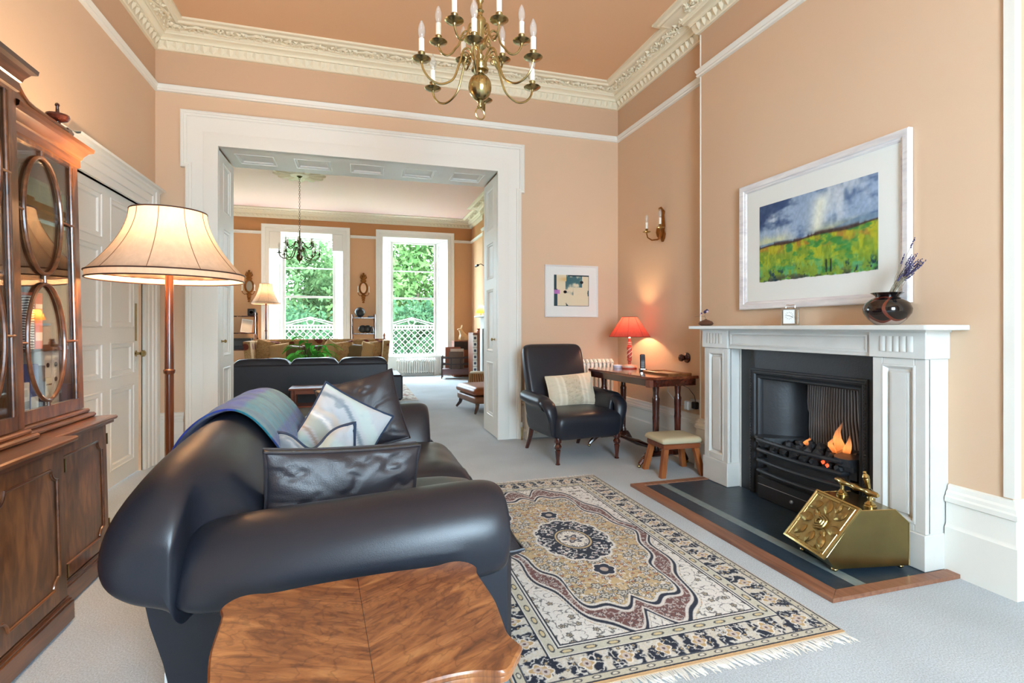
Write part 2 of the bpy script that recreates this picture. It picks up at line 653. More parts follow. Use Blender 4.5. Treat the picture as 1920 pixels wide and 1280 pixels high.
W1 = dict(x0=-1.895, x1=-.305, s0=-1.655, s1=-.49)
W3 = dict(x0=-4.55, x1=-2.96, s0=-4.31, s1=-3.145)  # added unseen window, lets more daylight into the far room
W2 = dict(x0=.615, x1=2.185, s0=.83, s1=1.96)
WT, YS = 3.39, 13.30
wall_back = wall('wall_back', 'orange far wall between the two tall windows', [
    (XLB - .15, W3['x0'], YW, YW + .42, 0, H), (W3['x1'], W1['x0'], YW, YW + .42, 0, H), (W1['x1'], W2['x0'], YW, YW + .42, 0, H), (W2['x1'], 3.0, YW, YW + .42, 0, H),
    (W1['x0'], W1['x1'], YW, YW + .42, WT, H), (W3['x0'], W3['x1'], YW, YW + .42, WT, H), (W2['x0'], W2['x1'], YW, YW + .42, WT, H),
    (W1['x0'], W1['x1'], YS - .06, YW + .42, 0, .47), (W3['x0'], W3['x1'], YS - .06, YW + .42, 0, .47), (W2['x0'], W2['x1'], YS - .06, YW + .42, 0, .47)], M_wall_far, M_frieze_far)
B2Y0, B2Y1 = 9.0, 11.25
wall('wall_right_back', 'peach right wall of the far room with its chimney breast', [(2.80, 3.0, YF2, YW, 0, H), (2.68, 2.80, B2Y0, B2Y1, 0, H)], M_wall_far, M_frieze_far)
wall('wall_left_back', 'peach left wall of the far room', [(XLB - .15, XLB, YF2, YW, 0, H)], M_wall_far, M_frieze_far)


# ---- cornices
CP = [(0, 3.695), (.022, 3.695), (.030, 3.702), (.048, 3.745), (.050, 3.765), (.062, 3.767), (.066, 3.785), (.085, 3.800), (.105, 3.805), (.108, 3.818),
      (.118, 3.822), (.130, 3.838), (.165, 3.846), (.215, 3.848), (.222, 3.846), (.232, 3.842), (.245, 3.846), (.258, 3.858), (.268, 3.860), (.29, 3.862), (.29, 3.882)]


def seglen(path):
    out = []
    for i in range(len(path) - 1):
        a, c = Vector(path[i] + (0,)), Vector(path[i + 1] + (0,))
        out.append((a, c))
    return out


def cornice(name, label, path, scroll=True, leaf=.072):
    """path travels with the room on its left"""
    o = MB().sweep([(x, y, 0) for x, y in path], CP, (0, 0, 1)).build(name, M_plaster, angle=25)
    struct(o, label)
    lv, sc = MB(), MB()
    # unit leaf and unit scroll, copied along every run
    for a, c in seglen(path):
        d = (c - a)
        L = d.length
        d.normalize()
        nrm = Vector((0, 0, 1)).cross(d)
        k = max(1, int(round(L / leaf)))
        for i in range(k):
            s = (i + .5) / k * L
            w = L / k * .42
            q = a + d * s
            P = lambda t, off, z: tuple(q + d * t + nrm * off + Vector((0, 0, z)))
            vs = [P(0, .036, 3.699), P(-w, .046, 3.728), P(0, .064, 3.735), P(w, .046, 3.728), P(-w * .8, .054, 3.756), P(0, .070, 3.760), P(w * .8, .054, 3.756), P(0, .056, 3.766)]
            lv.add(vs, [(0, 2, 1), (0, 3, 2), (1, 2, 5, 4), (2, 3, 6, 5), (4, 5, 7), (5, 6, 7)])
        if scroll:
            u = .235
            k = max(1, int(round((L - .06) / u)))
            if L < .2:
                continue
            for i in range(k):
                s0 = .03 + (i + .5) / k * (L - .06)
                sg = 1 if i % 2 else -1
                def W(t, off, lift):
                    return tuple(a + d * (s0 + t) + nrm * (.172 + off) + Vector((0, 0, 3.845 - lift)))
                h = u / 2
                sc.tube([W(-h + u * j / 7, .040 * sg * sin(pi * j / 7) * 1.0, .009) for j in range(8)], .0095, 5)
                sp = [W(.060 * (1 - j / 13) * cos(j * .62 + .4), -sg * (.008) + .044 * sg * (1 - j / 13) * sin(j * .62 + .4), .009) for j in range(12)]
                sc.tube(sp, [.0105 - .0003 * j for j in range(12)], 5)
                sc.sphere(W(0, -sg * .006, .010), .013, 6, 4)
                rn = random.Random(i * 7 + 3)
                extra = [(rn.uniform(-h, h), rn.uniform(-.046, .046), rn.uniform(0, pi)) for _ in range(10)]
                for t, of, an in extra + [(-.085, -.028 * sg, .7), (-.055, .038 * sg, 2.2), (.080, -.030 * sg, 2.4), (.095, .024 * sg, .5), (.04, -.044 * sg, 1.3), (-.105, .014 * sg, 1.9), (.0, .046 * sg, .2), (-.03, -.046 * sg, 2.9)]:
                    e = .029
                    ca, sa = cos(an), sin(an)
                    vs = [W(t - ca * e, of - sa * e * .9, .001), W(t - sa * e * .42, of + ca * e * .42, .003), W(t + ca * e, of + sa * e * .9, .002), W(t + sa * e * .42, of - ca * e * .42, .003), W(t, of, .024)]
                    sc.add(vs, [(0, 1, 4), (1, 2, 4), (2, 3, 4), (3, 0, 4)])
    lv.build('leaf_moulding', M_plaster, o, kind='stuff', label='row of small moulded plaster leaves')
    if scroll:
        sc.build('scroll_ornament', M_plaster, o, kind='stuff', label='running plaster vine scrolls')
    return o


cornice('trim_1', 'cream plaster cornice with vine scrolls around the near ceiling',
        [(XR, YR), (XR, BY0), (XB, BY0), (XB, BY1), (XR, BY1), (XR, YF), (XL, YF), (XL, YR)])
cornice('trim_2', 'cream plaster cornice around the far ceiling',
        [(2.80, YF2), (2.80, B2Y0), (2.68, B2Y0), (2.68, B2Y1), (2.80, B2Y1), (2.80, YW), (XLB, YW), (XLB, YF2)], leaf=.085)

# ---- picture rails
RP = [(0, 0), (.020, .004), (.026, .016), (.020, .028), (.030, .046), (.034, .060), (.018, .068), (0, .070)]


def prail(name, label, path, parent=None):
    o = MB().sweep([(x, y, RAIL) for x, y in path], RP, (0, 0, 1)).build(name, M_white if parent is None else M_white, angle=25)
    return struct(o, label)


prail('trim_3', 'cream picture rail around the near room', [(XR, YR), (XR, BY0), (XB, BY0), (XB, BY1), (XR, BY1), (XR, YF), (XL, YF), (XL, YR)])
prail('trim_4', 'cream picture rail on the far room right wall', [(2.80, YF2), (2.80, B2Y0), (2.68, B2Y0), (2.68, B2Y1), (2.80, B2Y1), (2.80, YW), (2.35, YW)])
prail('trim_5', 'cream picture rail between the two far windows', [(.456, YW), (-.135, YW)])
prail('trim_6', 'cream picture rail left of the far windows', [(-2.05, YW), (-2.8, YW)])

# ---- baseboards
BP = [(0, 0), (.034, 0), (.034, .225), (.028, .232), (.024, .245), (.024, .345), (.034, .350), (.034, .372), (.026, .380), (.024, .395), (.014, .405), (.012, .425), (0, .432)]


def board(name, label, path):
    o = MB().sweep([(x, y, 0) for x, y in path], BP, (0, 0, 1)).build(name, M_white, angle=25)
    return struct(o, label)


board('baseboard_right', 'tall cream moulded baseboard beside the marble fireplace', [(XR, YR), (XR, BY0), (XB, BY0), (XB, 1.84)])
board('baseboard_recess', 'tall cream moulded baseboard behind the dark side table', [(XB, 3.53), (XB, BY1), (XR, BY1), (XR, YF), (1.72, YF)])
board('baseboard_left', 'cream baseboard left of the wide opening', [(-1.50, YF), (XL, YF)])
board('baseboard_bookcase', 'cream baseboard behind the bookcase', [(XL, DY0 - .28), (XL, YR)])
board('baseboard_back_right', 'cream baseboard along the far room right wall', [(2.80, YF2), (2.80, B2Y0), (2.68, B2Y0), (2.68, B2Y1), (2.80, B2Y1), (2.80, YW), (2.35, YW)])
board('baseboard_back', 'cream baseboard between the two far windows', [(.456, YW), (-.135, YW)])
board('baseboard_back_left', 'cream baseboard left of the far windows', [(-2.05, YW), (-2.8, YW)])


# ---- panelled joinery: local x = width, z = height, y = depth (front face y=0, body behind at +y)
def panelled(parent, M, W, Hh, cols, rows, t=.045, mt=None, mould=.022, depth=.013):
    mt = mt or M_white
    fr = MB()
    fr.box(0, W, depth, t, 0, Hh, M)
    xs = [0] + [v for c in cols for v in c] + [W]
    for i in range(0, len(xs), 2):
        fr.box(xs[i], xs[i + 1], 0, depth, 0, Hh, M)
    zs = [0] + [v for c in rows for v in c] + [Hh]
    for c in cols:
        for i in range(0, len(zs), 2):
            fr.box(c[0], c[1], 0, depth, zs[i], zs[i + 1], M)
    fr.build('leaf', mt, parent, smooth=False)
    for c in cols:
        for r in rows:
            p = MB()
            path = [M @ Vector(q) for q in ((c[0], 0, r[0]), (c[1], 0, r[0]), (c[1], 0, r[1]), (c[0], 0, r[1]))]
            nn = (M.to_3x3() @ Vector((0, -1, 0)))
            if M.to_3x3().determinant() < 0:
                path.reverse()
            # a > 0 lies to the left of travel = inside the rectangle
            p.sweep(path, [(-.004, 0), (0, .004), (.006, .005), (.010, -.002), (mould * .8, -.006), (mould, -depth + .001)], nn, closed=True)
            g = mould + .02
            if c[1] - c[0] > 3 * g and r[1] - r[0] > 3 * g:
                p.box(c[0], c[1], depth - .002, depth + .002, r[0], r[1], M)
            p.build('panel', mt, parent, angle=20)


# left door
d1 = sroot('door_1', 'cream eight-panel door with a brass knob beside the bookcase', (XL - .02, DY0, 0))
Md = Matrix(((0, -1, 0, 0), (1, 0, 0, 0), (0, 0, 1, .008), (0, 0, 0, 1)))   # width along +y, front towards +x
panelled(d1, Md, DY1 - DY0, DZ - .012, [(.115, .525), (.663, 1.085)], [(.12, .73), (.82, 1.075), (1.195, 1.78), (1.835, 2.155)], mould=.045, depth=.02)
k = MB()
k.lathe([(.024, 0), (.026, .004), (.012, .008), (.010, .03), (.018, .038), (.028, .05), (.027, .062), (.014, .072), (0, .073)], 16, T((0, 1.125, .985)) @ RY(pi / 2))
k.build('knob', M_oldbrass, d1, label='round aged brass door knob')
MB().rbox(0, .004, 1.107, 1.143, 1.09, 1.40, .002).build('finger_plate', M_oldbrass, d1, label='tall brass finger plate')
MB().rbox(0, .004, 1.112, 1.134, .86, .92, .002).build('escutcheon', M_white, d1)
a1 = MB()
# architrave: stepped mouldings, travel so that a>0 points away from the opening
pa = [(XL, DY0 - .02, 0), (XL, DY0 - .02, DZ), (XL, DY1 + .02, DZ), (XL, DY1 + .02, 0)]
AP = [(0, -.1), (0, .022), (.012, .026), (.05, .026), (.055, .034), (.115, .034), (.12, .044), (.155, .046), (.163, .056), (.185, .060), (.19, 0)]
a1.sweep([Vector(p) for p in pa], AP, (1, 0, 0))
oa = a1.build('trim_7', M_white, angle=25)
struct(oa, 'cream stepped architrave around the left door')
MB().sweep([(XL, DY0 - .02, DZ), (XL, DY1 + .30, DZ)], [(.165, 0), (.165, .045), (.18, .06), (.185, .085), (.20, .09), (.20, 0)], (1, 0, 0)).build('cap_moulding', M_white, oa)
MB().box(XL - .14, XL, DY1 + .002, DY1 + .03, 0, DZ).build('jamb', M_white, oa)
MB().rbox(XL, XL + .05, 5.265, 5.365, 0, DZ + .17, .006).build('outer_pilaster', M_white, oa)

# wide cased opening
ar = MB()
YA = YF
for x0, x1, z0, z1 in ((-1.475, OX0, 0, OZ), (OX1, 1.700, 0, OZ), (-1.475, 1.700, OZ, 3.15)):
    ar.box(x0, x1, YA - .024, YA + .01, z0, z1)
for x0, x1 in ((-1.515, -1.475), (1.700, 1.735)):
    ar.box(x0, x1, YA - .024, YA + .01, 2.66, 3.15)
# inner flat of a second, slightly prouder plane, leaving fine joint lines
oc = struct(ar.build('trim_8', M_white, smooth=False), 'wide cream eared architrave of the opening between the rooms')
p8 = [(-1.475, YA, 0), (-1.475, YA, 2.66), (-1.515, YA, 2.66), (-1.515, YA, 3.165), (1.735, YA, 3.165), (1.735, YA, 2.66), (1.700, YA, 2.66), (1.700, YA, 0)]
MB().sweep(p8, [(.006, 0), (.006, .052), (-.004, .056), (-.012, .050), (-.018, .050), (-.024, .040), (-.036, .038), (-.042, .030), (-.044, .02)], (0, -1, 0)).build('outer_moulding', M_white, oc, angle=25)
p9 = [(OX0 - .12, YA, 0), (OX0 - .12, YA, OZ + .12), (OX1 + .12, YA, OZ + .12), (OX1 + .12, YA, 0)]
MB().sweep(p9, [(.004, .02), (.004, .028), (-.004, .031), (-.119, .031), (-.12, .02)], (0, -1, 0)).build('inner_fascia', M_white, oc, angle=25)
# panelled soffit
so = sroot('trim_9', 'cream soffit of the opening with five sunk panels', (OX0, YF, OZ))
Ms = Matrix(((1, 0, 0, 0), (0, 0, 1, 0), (0, 1, 0, 0), (0, 0, 0, 1)))   # local y (depth) -> up, local z -> +y
w5 = (OX1 - OX0)
cs = [(w5 * (i + .5) / 5 - .17, w5 * (i + .5) / 5 + .17) for i in range(5)]
panelled(so, Ms, w5, YF2 - YF + .01, cs, [(.16, .47)], t=.03, mould=.035, depth=.022)
# folded door leaves lining the reveal
dr = [(.20, .80), (.92, 1.62), (1.74, 2.14), (2.30, 2.76)]
for nm, x, sg, lab in (('door_2', OX0, 1, 'cream folded panelled door leaf on the left of the opening'), ('door_3', OX1, -1, 'cream folded panelled door leaf on the right of the opening')):
    r = sroot(nm, lab, (x, YF + .02, 0.01))
    wl = YF2 - YF - .03
    if sg > 0:
        Mx = Matrix(((0, -1, 0, 0), (1, 0, 0, 0), (0, 0, 1, 0), (0, 0, 0, 1)))
    else:
        Mx = Matrix(((0, 1, 0, 0), (-1, 0, 0, wl), (0, 0, 1, 0), (0, 0, 0, 1)))
    panelled(r, Mx, wl, OZ - .03, [(.15, .44)], dr, t=.045, mould=.032, depth=.018)
    kb = MB()
    kb.lathe([(.014, 0), (.008, .006), (.007, .018), (.015, .026), (.017, .034), (.009, .042), (0, .043)], 12, T((0, .09, 1.06)) @ RY(pi / 2 * sg))
    kb.build('knob', M_oldbrass, r, label='small brass knob')
    kk = MB()
    for z in (.45, 1.5, 2.5):
        kk.box(-.002, .004, -.014, -.002, z, z + .09) if sg > 0 else kk.box(-.004, .002, -.014, -.002, z, z + .09)
    kk.build('hinge', M_whiteplastic, r)

# ---- far windows
M_shade_w = M_white


def far_window(nm, lab, w, upper_box):
    r = sroot(nm, lab, ((w['x0'] + w['x1']) / 2, YW, 0))
    cx = (w['x0'] + w['x1']) / 2
    L = lambda x: x - cx
    a, c, s0, s1 = L(w['x0']), L(w['x1']), L(w['s0']), L(w['s1'])
    # architrave
    MB().sweep([(a, 0, 0), (a, 0, WT), (c, 0, WT), (c, 0, 0)], [(0, -.02), (0, .03), (.02, .034), (.08, .034), (.085, .045), (.13, .048), (.155, .06), (.163, .06), (.163, 0)], (0, -1, 0)).build('window_architrave', M_white, r, angle=25)
    yd = YS - YW
    # splayed shutters either side
    for (x0, xs, sg) in ((a, s0, 1), (c, s1, -1)):
        vx = Vector((xs - x0, yd, 0))
        Lw = vx.length
        ex = vx.normalized()
        if sg > 0:
            ey = Vector((-ex.y, ex.x, 0))      # body behind
            Mx = Matrix(((ex.x, -ex.y, 0, x0), (ex.y, ex.x, 0, 0), (0, 0, 1, 0), (0, 0, 0, 1)))
        else:
            Mx = Matrix(((-ex.x, -ex.y * -1, 0, xs), (-ex.y, -ex.x * -1 * -1, 0, yd), (0, 0, 1, 0), (0, 0, 0, 1)))
            Mx = Matrix(((-ex.x, ex.y, 0, xs), (-ex.y, -ex.x, 0, yd), (0, 0, 1, 0), (0, 0, 0, 1)))
        sh = bpy.data.objects.new('shutter', None)
        COL.objects.link(sh)
        sh.parent = r
        panelled(sh, Mx, Lw, WT, [(.07, Lw - .07)], [(.12, .50), (.62, 1.62), (1.74, 2.72), (2.82, 3.28)], t=.03, mould=.028, depth=.015)
    # head lining and window back
    MB().add([(a, 0, WT), (c, 0, WT), (s1, yd, WT - .06), (s0, yd, WT - .06)], [(0, 1, 2, 3)]).build('head_lining', M_white, r)
    MB().box(a, c, yd - .10, yd - .06, 0, .47).build('window_back', M_white, r)
    MB().rbox(a + .02, c - .02, yd - .13, yd + .02, .45, .50, .008).build('window_sill', M_white, r)
    # sash frames and panes
    fr = MB()
    yf0, yf1 = yd, yd + .05
    for x0, x1, z0, z1 in ((s0 - .08, s0 + .055, .47, WT), (s1 - .055, s1 + .08, .47, WT), (s0 + .055, s1 - .055, WT - .09, WT), (s0 + .055, s1 - .055, .47, .54)):
        fr.box(x0, x1, yf0, yf1, z0, z1)
    fr.build('sash_frame', M_white, r)
    for z0, z1, nmz in ((1.905, 1.955, 'meeting_rail'), (2.60, 2.625, 'glazing_bar')):
        MB().rbox(s0 + .05, s1 - .05, yf0 - .006, yf1 - .01, z0, z1, .004).build(nmz, M_white, r)
    for z0, z1 in ((.54, 1.905), (1.955, 2.60), (2.625, WT - .09)):
        MB().box(s0 + .055, s1 - .055, yf0 + .02, yf0 + .024, z0, z1).build('pane', M_glass, r, smooth=False)
    if upper_box:
        MB().rbox(a, a + .24, -.01, .14, 3.0, WT, .006).build('shutter_box', M_white, r)
        MB().rbox(c - .24, c, -.01, .14, 3.0, WT, .006).build('shutter_box', M_white, r)
    return r


far_window('window_1', 'tall white far window behind the hanging chandelier', W1, True)
far_window('window_2', 'tall white far window above the visible radiator', W2, False)
far_window('added_window_5', 'unseen far window added beyond the dividing wall for more daylight', W3, False)
# ------------------------------------------------------------------ numpy pattern helpers
def hash2(ix, iy, seed):
    h = (ix.astype(np.int64) * 374761393 + iy.astype(np.int64) * 668265263 + seed * 982451653) & 0x7fffffff
    h = ((h ^ (h >> 13)) * 1274126177) & 0x7fffffff
    return ((h ^ (h >> 16)) & 0xffff) / 65535.0


def vnoise(x, y, seed=0):
    ix, iy = np.floor(x), np.floor(y)
    fx, fy = x - ix, y - iy
    fx, fy = fx * fx * (3 - 2 * fx), fy * fy * (3 - 2 * fy)
    a, b_ = hash2(ix, iy, seed), hash2(ix + 1, iy, seed)
    c, d = hash2(ix, iy + 1, seed), hash2(ix + 1, iy + 1, seed)
    return (a * (1 - fx) + b_ * fx) * (1 - fy) + (c * (1 - fx) + d * fx) * fy


def fbm(x, y, seed=0, o=4):
    s, t, k = 0, 0, 1.0
    for i in range(o):
        s = s + k * vnoise(x * 2 ** i, y * 2 ** i, seed + i * 17)
        t += k
        k *= .55
    return s / t


def sm(a, b_, x):
    t = np.clip((x - a) / (b_ - a), 0, 1)
    return t * t * (3 - 2 * t)


def mixc(c, col, m_):
    return c * (1 - m_[..., None]) + np.array(col, float) * m_[..., None]


def colour_attr(me, cols):
    """cols: (n,3) sRGB 0..255"""
    c = np.clip(np.asarray(cols, float), 0, 255) / 255.0
    l = np.where(c <= .04045, c / 12.92, ((c + .055) / 1.055) ** 2.4)
    out = np.ones((len(l), 4), np.float32)
    out[:, :3] = l
    at = me.color_attributes.new('pattern', 'FLOAT_COLOR', 'POINT')
    at.data.foreach_set('color', out.ravel())


def grid_mesh(name, nx, ny, posf, colf, m):
    """regular grid; posf(u,v)->(x,y,z) arrays, colf(u,v)->(..,3) arrays in sRGB"""
    u, v = np.meshgrid(np.linspace(0, 1, nx), np.linspace(0, 1, ny))
    p = np.stack([np.broadcast_to(a, u.shape) for a in posf(u, v)], -1).reshape(-1, 3).astype(np.float32)
    i = (np.arange(ny - 1)[:, None] * nx + np.arange(nx - 1)[None, :]).ravel()
    q = np.stack([i, i + 1, i + nx + 1, i + nx], -1).astype(np.int32)
    me = bpy.data.meshes.new(name)
    me.vertices.add(len(p))
    me.vertices.foreach_set('co', p.ravel())
    me.loops.add(q.size)
    me.loops.foreach_set('vertex_index', q.ravel())
    me.polygons.add(len(q))
    me.polygons.foreach_set('loop_start', np.arange(0, q.size, 4, dtype=np.int32))
    me.polygons.foreach_set('loop_total', np.full(len(q), 4, np.int32))
    me.update()
    me.validate()
    me.shade_smooth()
    if colf is not None:
        colour_attr(me, colf(u, v).reshape(-1, 3))
    if m is not None:
        me.materials.append(m)
    return me


M_print = vcol('painted_paper', .75)
M_print.node_tree.nodes['Principled BSDF'].inputs['Specular IOR Level'].default_value = .2

# ------------------------------------------------------------------ chimneypiece
cp = thing('chimneypiece', 'white marble chimneypiece with fluted corner blocks and a thin shelf', 'fireplace', (XB, 2.685, 0))
for s in (1, -1):
    p = MB()
    lo, hi = (.56, .845) if s > 0 else (-.845, -.56)
    p.rbox(-.162, 0, lo, hi, 0.013, .19, .004)
    p.build('plinth_block', M_marble, cp)
    p = MB()
    p.box(-.128, 0, lo + .006, hi - .006, .19, 1.045)
    w = hi - lo - .012
    for a, c in ((0, .055), (w - .055, w)):
        p.rbox(-.150, -.12, lo + .006 + a, lo + .006 + c, .19, 1.045, .003)
    p.rbox(-.150, -.12, lo + .0615, hi - .0615, .19, .225, .003)
    p.rbox(-.150, -.12, lo + .0615, hi - .0615, 1.01, 1.045, .003)
    pi_ = p.build('pilaster', M_marble, cp, smooth=False)
    q = MB()
    q.sweep([(-.13, lo + .06, .228), (-.13, hi - .06, .228), (-.13, hi - .06, 1.008), (-.13, lo + .06, 1.008)], [(.010, .012), (.002, .022), (-.006, .024), (-.014, .014), (-.020, .003), (-.030, .003), (-.036, .014), (-.044, .014)], (-1, 0, 0), closed=True)
    q.box(-.146, -.12, lo + .105, hi - .105, .272, .964)
    q.build('sunk_panel', M_marble, pi_, angle=25)
    p = MB()
    p.rbox(-.165, 0, lo - .004, hi + .004, 1.045, 1.178, .003)
    bl = p.build('corner_block', M_marble, cp)
    q = MB()
    for k in range(5):
        yy = lo + .055 + (hi - lo - .11) * (k + .5) / 5
        q.lathe([(.017, 0), (.017, .078)], 10, T((-.163, yy, 1.078)) @ Matrix.Diagonal((.55, 1, 1, 1)))
    q.build('flutes', M_marble, bl)
p = MB()
p.rbox(-.150, 0, -.556, .556, 1.045, 1.178, .003)
fz = p.build('frieze_slab', M_marble, cp)
MB().sweep([(-.150, -.54, 1.066), (-.150, .54, 1.066), (-.150, .54, 1.160), (-.150, -.54, 1.160)], [(0, 0), (0, .006), (-.008, .008), (-.016, .002), (-.024, .001)], (-1, 0, 0), closed=True).build('panel_moulding', M_marble, fz, angle=25)
p = MB()
p.box(-.175, 0, -.855, .855, 1.176, 1.187)
p.build('bed_mould', M_marble, cp)
sh = [(0, -.935)] + [(-.225 - .035 * sin(t), -.90 - .035 * cos(t)) for t in [i * pi / 12 for i in range(7)]] + [(-.225 - .035 * cos(t), .88 + .035 * sin(t)) for t in [i * pi / 12 for i in range(7)]] + [(0, .915)]
p = MB()
p.prism(sh, 1.187, 1.213)
sh_o = p.build('shelf', M_marble, cp, angle=30)
bv = sh_o.modifiers.new('edge', 'BEVEL')
bv.width = .004
bv.segments = 2
p = MB()
p.box(-.05, 0, -.56, -.545, 0.013, 1.045)
p.build('inner_slip', M_marble, cp)
MB().box(-.05, 0, .545, .56, 0.013, 1.045).build('inner_slip', M_marble, cp)

# ------------------------------------------------------------------ register grate
gx = 2.752
gr = thing('register_grate', 'black cast iron register grate with horizontal fire bars', 'grate', (gx, 2.685, 0.013))
gy0, gy1, gz = -.46, .445, .892
p = MB()
p.box(0, .04, -.545, gy0, 0, 1.03)
p.box(0, .04, gy1, .545, 0, 1.03)
p.box(0, .04, gy0, gy1, gz, 1.03)
p.build('iron_surround', M_iron, gr, smooth=False)
MB().sweep([(0, gy1, 0), (0, gy1, gz), (0, gy0, gz), (0, gy0, 0)], [(.004, 0), (.002, .010), (-.008, .014), (-.016, .010), (-.022, .012), (-.034, .006), (-.040, -.006), (-.046, -.010), (-.052, -.004), (-.062, -.006), (-.070, -.02), (-.074, -.04)], (-1, 0, 0)).build('frame_moulding', M_iron, gr, angle=25)
bd = MB()
for s, yy in ((1, gy1 - .010), (-1, gy0 + .010)):
    for k in range(44):
        bd.sphere((-.012, yy, .02 + k * .0195), .0085, 6, 4)
bd.build('bead_moulding', M_iron, gr, kind='stuff')
# side cheeks, concave with a polished face, and the ribbed fireback
for s, y0 in ((1, gy1 - .07), (-1, gy0 + .07)):
    ck = MB()
    rings = []
    for z in (0, .42, .84, .90):
        rings.append([(.04 + .30 * t, y0 - s * (.15 * t + .10 * sin(pi * t) * .5), z) for t in [i / 8 for i in range(9)]])
    ck.loft(rings, closed=False, cap=False)
    ck.build('cheek', M_iron, gr)
MB().box(.04, .40, gy0, gy1, .885, .90).build('throat_plate', M_iron, gr)
M_soot = mat('sooty_iron', (0.030, 0.030, 0.032, 1), .5, var=.4, vscale=6)
M_rib = mat('bright_iron_ribs', (0.34, 0.35, 0.37, 1), .40, metal=.25, var=.45, vscale=7)
fb = MB()
fb.add([(.36, gy0, 0), (.36, gy1, 0), (.30, gy1, .9), (.30, gy0, .9)], [(0, 1, 2, 3)])
fbo = fb.build('fireback', M_soot, gr)
for k in range(27):
    t = k / 26 - .5
    MB().tube([(.33 - .05 * cos(t * 2.6), t * .62 - .05, .36), (.31 - .05 * cos(t * 2.6), t * .56 - .05, .60), (.27, t * .50 - .05, .885)], .0062, 6).build('rib', M_rib, fbo)
# hobs
for s in (1, -1):
    yc = gy1 - .07 if s > 0 else gy0 + .07
    h = MB()
    pl = [(.04 + .0, yc), (-.045, yc - s * .015), (-.06, yc - s * .06), (-.05, yc - s * .105), (.0, yc - s * .15), (.20, yc - s * .21), (.28, yc - s * .1), (.28, yc)]
    if s < 0:
        pl = pl[::-1]
    h.prism(pl, .405, .425)
    h.prism([((x - .05) * .88 + .05, (y - yc) * .9 + yc) for x, y in pl], .380, .405)
    h.prism([((x - .05) * .66 + .05, (y - yc) * .75 + yc) for x, y in pl], .350, .380)
    h.prism([((x - .05) * .42 + .05, (y - yc) * .55 + yc) for x, y in pl], .30, .350)
    h.build('hob', M_iron, gr, angle=30)
by0, by1 = gy0 + .13, gy1 - .13
for k, z in enumerate((.405, .335, .262, .190)):
    b_ = MB()
    pts = [(-.052 - .03 * sin(pi * t), by0 + (by1 - by0) * t, z) for t in [i / 10 for i in range(11)]]
    b_.tube([(.03, by0, z)] + pts + [(.03, by1, z)], .0145, 8)
    b_.build('fire_bar', M_iron, gr)
p = MB()
p.box(-.04, .30, by0, by1, .150, .165)
p.box(.02, .30, by0, by1, .165, .325)
p.build('basket_floor', M_soot, gr)
p = MB()
p.rbox(-.055, .20, by0 - .01, by1 + .01, 0, .155, .008)
ap = p.build('ash_front', M_iron, gr)
MB().box(-.058, -.05, by0, by1, .098, .101).build('joint_bead', M_rib, ap)
MB().sphere((-.060, 0.02, .06), .012, 10, 7).build('knob', M_rib, ap)

# coals and flame
M_coal = mat('coal', (0.018, 0.018, 0.020, 1), .55, bump=.6, bscale=40, var=.4, vscale=20)
M_ember = emit('glowing_ember', (1.0, 0.07, 0.02, 1), .8)
rc = random.Random(3)


def lump(r, seed):
    q = random.Random(seed)
    b_ = MB().sphere((0, 0, 0), r, 7, 5)
    b_.v = [tuple(c * (1 + q.uniform(-.28, .28)) for c in v) for v in b_.v]
    return b_


cms = [lump(.034, k).mesh('coal', M_coal, angle=20) for k in range(4)]
eme = lump(.012, 9).mesh('ember', M_ember)
cg = 'dark coals lying in the fire basket'
for k in range(20):
    yy = 2.685 + by0 + .05 + (by1 - by0 - .10) * ((k % 7) + .5 * (k // 7 % 2) + rc.uniform(-.1, .1)) / 6.6
    xx = gx - .002 + .066 * (k // 7) + rc.uniform(-.004, .004)
    zz = .013 + .345 + .026 * (k // 7) + rc.uniform(0, .010)
    o = put('coal', cms[k % 4], None, (xx, yy, zz), rot=(rc.uniform(0, 6), rc.uniform(0, 6), rc.uniform(0, 6)))
    tag(o, 'dark coal lump in the iron fire basket', 'coal', cg)
for k, (yy, zz) in enumerate(((2.50, .365), (2.47, .352))):
    o = put('ember', eme, None, (gx - .022, yy, zz + .013))
    tag(o, 'glowing red ember showing between the fire bars', 'ember', 'red embers in the grate')
m, nt, b = newmat('flame_glow')
nt.nodes.remove(b)
tcn = N(nt, 'ShaderNodeTexCoord')
sx = N(nt, 'ShaderNodeSeparateXYZ')
nt.links.new(tcn.outputs['Generated'], sx.inputs[0])
rr = ramp(nt, [(0, (1, .22, .04, 1)), (.45, (1, .36, .10, 1)), (1, (.9, .30, .12, 1))])
nt.links.new(sx.outputs['Z'], rr.inputs[0])
em = N(nt, 'ShaderNodeEmission', i_Strength=.75)
nt.links.new(rr.outputs[0], em.inputs[0])
trn = N(nt, 'ShaderNodeBsdfTransparent')
ra = ramp(nt, [(0, (.15, .15, .15, 1)), (.35, (.45, .45, .45, 1)), (1, (.02, .02, .02, 1))])
nt.links.new(sx.outputs['Z'], ra.inputs[0])
mxs = N(nt, 'ShaderNodeMixShader')
nt.links.new(ra.outputs[0], mxs.inputs[0])
nt.links.new(trn.outputs[0], mxs.inputs[1])
nt.links.new(em.outputs[0], mxs.inputs[2])
nt.links.new(mxs.outputs[0], nt.nodes['Material Output'].inputs[0])
M_flame = m
fl_t = thing('flame', 'orange gas flame licking up from the coals', 'fire', (gx + .10, 2.50, .42))
